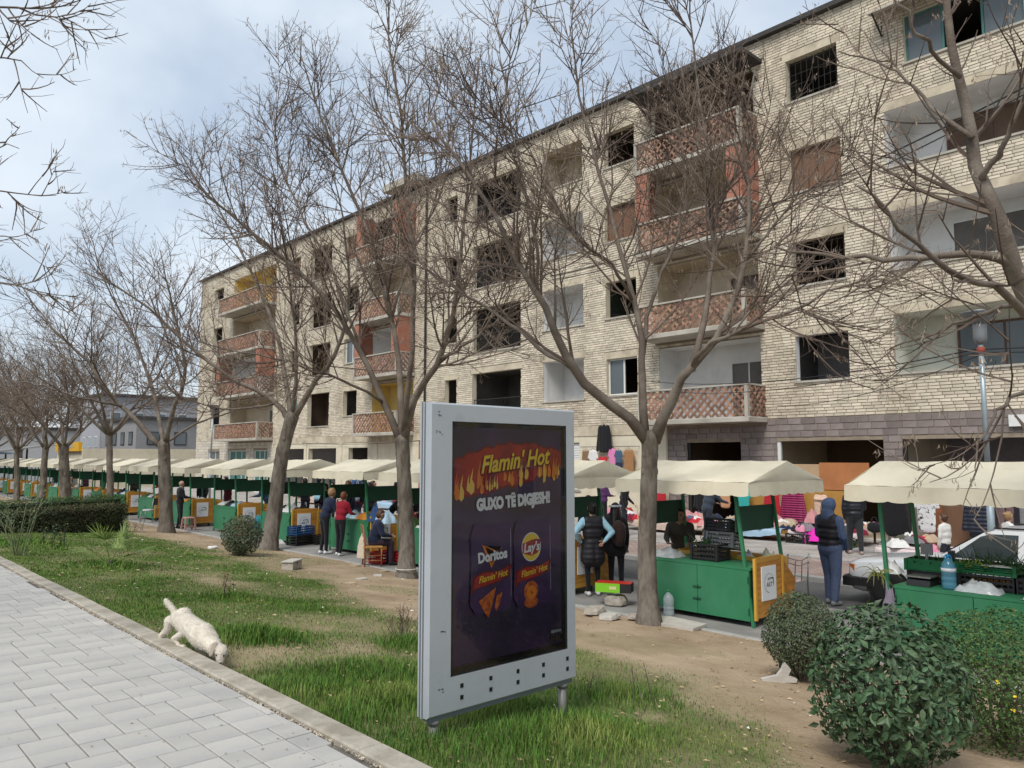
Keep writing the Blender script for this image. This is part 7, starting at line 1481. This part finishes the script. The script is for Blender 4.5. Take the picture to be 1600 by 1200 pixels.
# wares on the further stalls
rg = random.Random(88); wr_ = ['green', 'white', 'brown']; ware = {'dark': m_pb, 'white': m_bagw, 'leafy green': m_onion, 'orange': mat('orange_goods', (.6, .22, .03), .6, namt=.3, nscale=12), 'pale blue': MATS['pale_blue_bag']}
for i, s in enumerate(STALL):
    if i < 2: continue
    for j in range(4):
        c = list(ware)[(i * 3 + j) % 5]; pos = ('right end', 'near middle', 'far middle', 'left end')[j]; o = crumple('wares', 'heap of %s wares at the %s of the %s stall from the right' % (c, pos, ordn[i]), 'wares', (s.location.x + .45, s.location.y + .25 + j * .55, ct + .002), .5, .48, rg.uniform(.1, .24), ware[c], rg.random() * 90)
crumple('cauliflowers', 'pale cauliflowers in the tray behind the black crate', 'vegetables', (11.38, 6.75, .02), .3, .3, .22, m_bagw, 61); crumple('cauliflowers', 'pale cauliflowers at the right of the tray', 'vegetables', (11.40, 6.35, .02), .3, .3, .24, mat('cream_veg', (.62, .60, .42), .8, namt=.2, nscale=20), 62)
o = crumple('plastic_bag', 'white bag on the ground at the sixth stall', 'plastic bag', (10.45, 21.3, -.785), .3, .25, .12, m_bagw, 63)
o = MB().box(0, .004, 0, .22, 0, .16).build('price_sheet', m_sign, None, False, (10.13, 10.02, 1.12)); tag(o, 'white paper sheet hanging under the canopy behind the panel', 'paper')

# ---------------------------------------------------------------- far end of the street
T = thing('shop_kiosk', 'single storey shop with a yellow fascia beyond the block', 'shop', (16, 66, -.8)); MB().box(0, 9, 0, 8, 0, 3.2).build('wall', m_plas, T); MB().box(-.25, -.003, .2, 7.6, 3.0, 3.7).build('fascia', flat('yellow_fascia', (.75, .40, .02)), T); MB().box(-.03, -.004, 1, 3, 0, 2.3).build('door', m_dark, T); MB().box(-.03, -.004, 4, 7, .8, 2.4).build('window', m_glass_w, T); MB().box(-.26, -.252, 2.0, 5.5, 3.25, 3.75).build('lettering_patch', flat('fascia_grey', (.45, .42, .36)), T)
for k, (x, y, w_, d, h, m, lb) in enumerate(((24, 80, 14, 12, 6.4, mat('dark_grey_house', (.25, .245, .25), .9, namt=.15), 'dark grey building behind the far end of the block'), (10, 92, 12, 10, 5.5, mat('far_white_house', (.52, .52, .52), .9, namt=.1), 'pale low building at the end of the street'), (-4, 100, 12, 10, 6.5, mat('far_beige_house', (.42, .38, .33), .9, namt=.1), 'beige far building behind the thicket'), (26, 100, 20, 14, 10, mat('far_tall_house', (.33, .33, .35), .9, namt=.1), 'tall grey far building beyond the dark one'), (23, -46, 12, 34, 10.5, mat('ochre_house', (.42, .34, .20), .9, namt=.12), 'ochre building mirrored in the glass of the panel'))):
    T = thing('far_building', lb, 'building', (x, y, -.95)); MB().box(0, w_, 0, d, 0, h).build('wall', m, T); MB().box(-.3, w_ + .3, -.3, d + .3, h + .003, h + .3).build('roof', m_roofedge, T)
    for i in range(int(w_ / 2.6)):
        for j in range(int(h / 2.9)): a = MB().box(1 + i * 2.6, 2.2 + i * 2.6, -.06, -.003, 1 + j * 2.9, 2.3 + j * 2.9).build('window', m_frame_w if k else m_iron, T); MB().box(1.08 + i * 2.6, 2.12 + i * 2.6, -.075, -.062, 1.08 + j * 2.9, 2.22 + j * 2.9).build('pane', m_glass_w, a)
    for i in range(int(d / 2.6)):
        for j in range(int(h / 2.9)): a = MB().box(-.06, -.003, 1 + i * 2.6, 2.2 + i * 2.6, 1 + j * 2.9, 2.3 + j * 2.9).build('window', m_frame_w if k else m_iron, T); MB().box(-.075, -.062, 1.08 + i * 2.6, 2.12 + i * 2.6, 1.08 + j * 2.9, 2.22 + j * 2.9).build('pane', m_glass_w, a)
T = thing('market_shed', 'open shed with a pale blue sheet roof beyond the stalls', 'shed', (13, 74, -.9)); MB().add([(0, 0, 2.9), (0, 8, 2.9), (-6, 8, 3.9), (-6, 0, 3.9), (0, 0, 3.0), (0, 8, 3.0), (-6, 8, 4.0), (-6, 0, 4.0)], [(3, 2, 1, 0), (4, 5, 6, 7), (0, 4, 7, 3), (0, 1, 5, 4), (3, 7, 6, 2)]).build('roof', mat('blue_sheet_roof', (.38, .50, .60), .5, namt=.1), T)
for x in (0, -6):
    for y in (.2, 4, 7.8): MB().box(x - .06, x + .06, y - .06, y + .06, 0, 2.89 if x == 0 else 3.88).build('post', m_iron, T)
T = thing('market_shed', 'open shed with a grey corrugated roof beside the yellow shop', 'shed', (13.4, 66, -.9)); MB().add([(0, 0, 3.4), (0, 6, 3.4), (-5.5, 6, 2.6), (-5.5, 0, 2.6), (0, 0, 3.5), (0, 6, 3.5), (-5.5, 6, 2.7), (-5.5, 0, 2.7)], [(3, 2, 1, 0), (4, 5, 6, 7), (0, 4, 7, 3), (0, 1, 5, 4), (3, 7, 6, 2)]).build('roof', mat('grey_sheet_roof', (.30, .29, .28), .6, namt=.2), T)
for x in (0, -5.5):
    for y in (.2, 5.8): MB().box(x - .06, x + .06, y - .06, y + .06, 0, 3.38 if x == 0 else 2.58).build('post', m_iron, T)
bpy.data.scenes.remove(scratch)
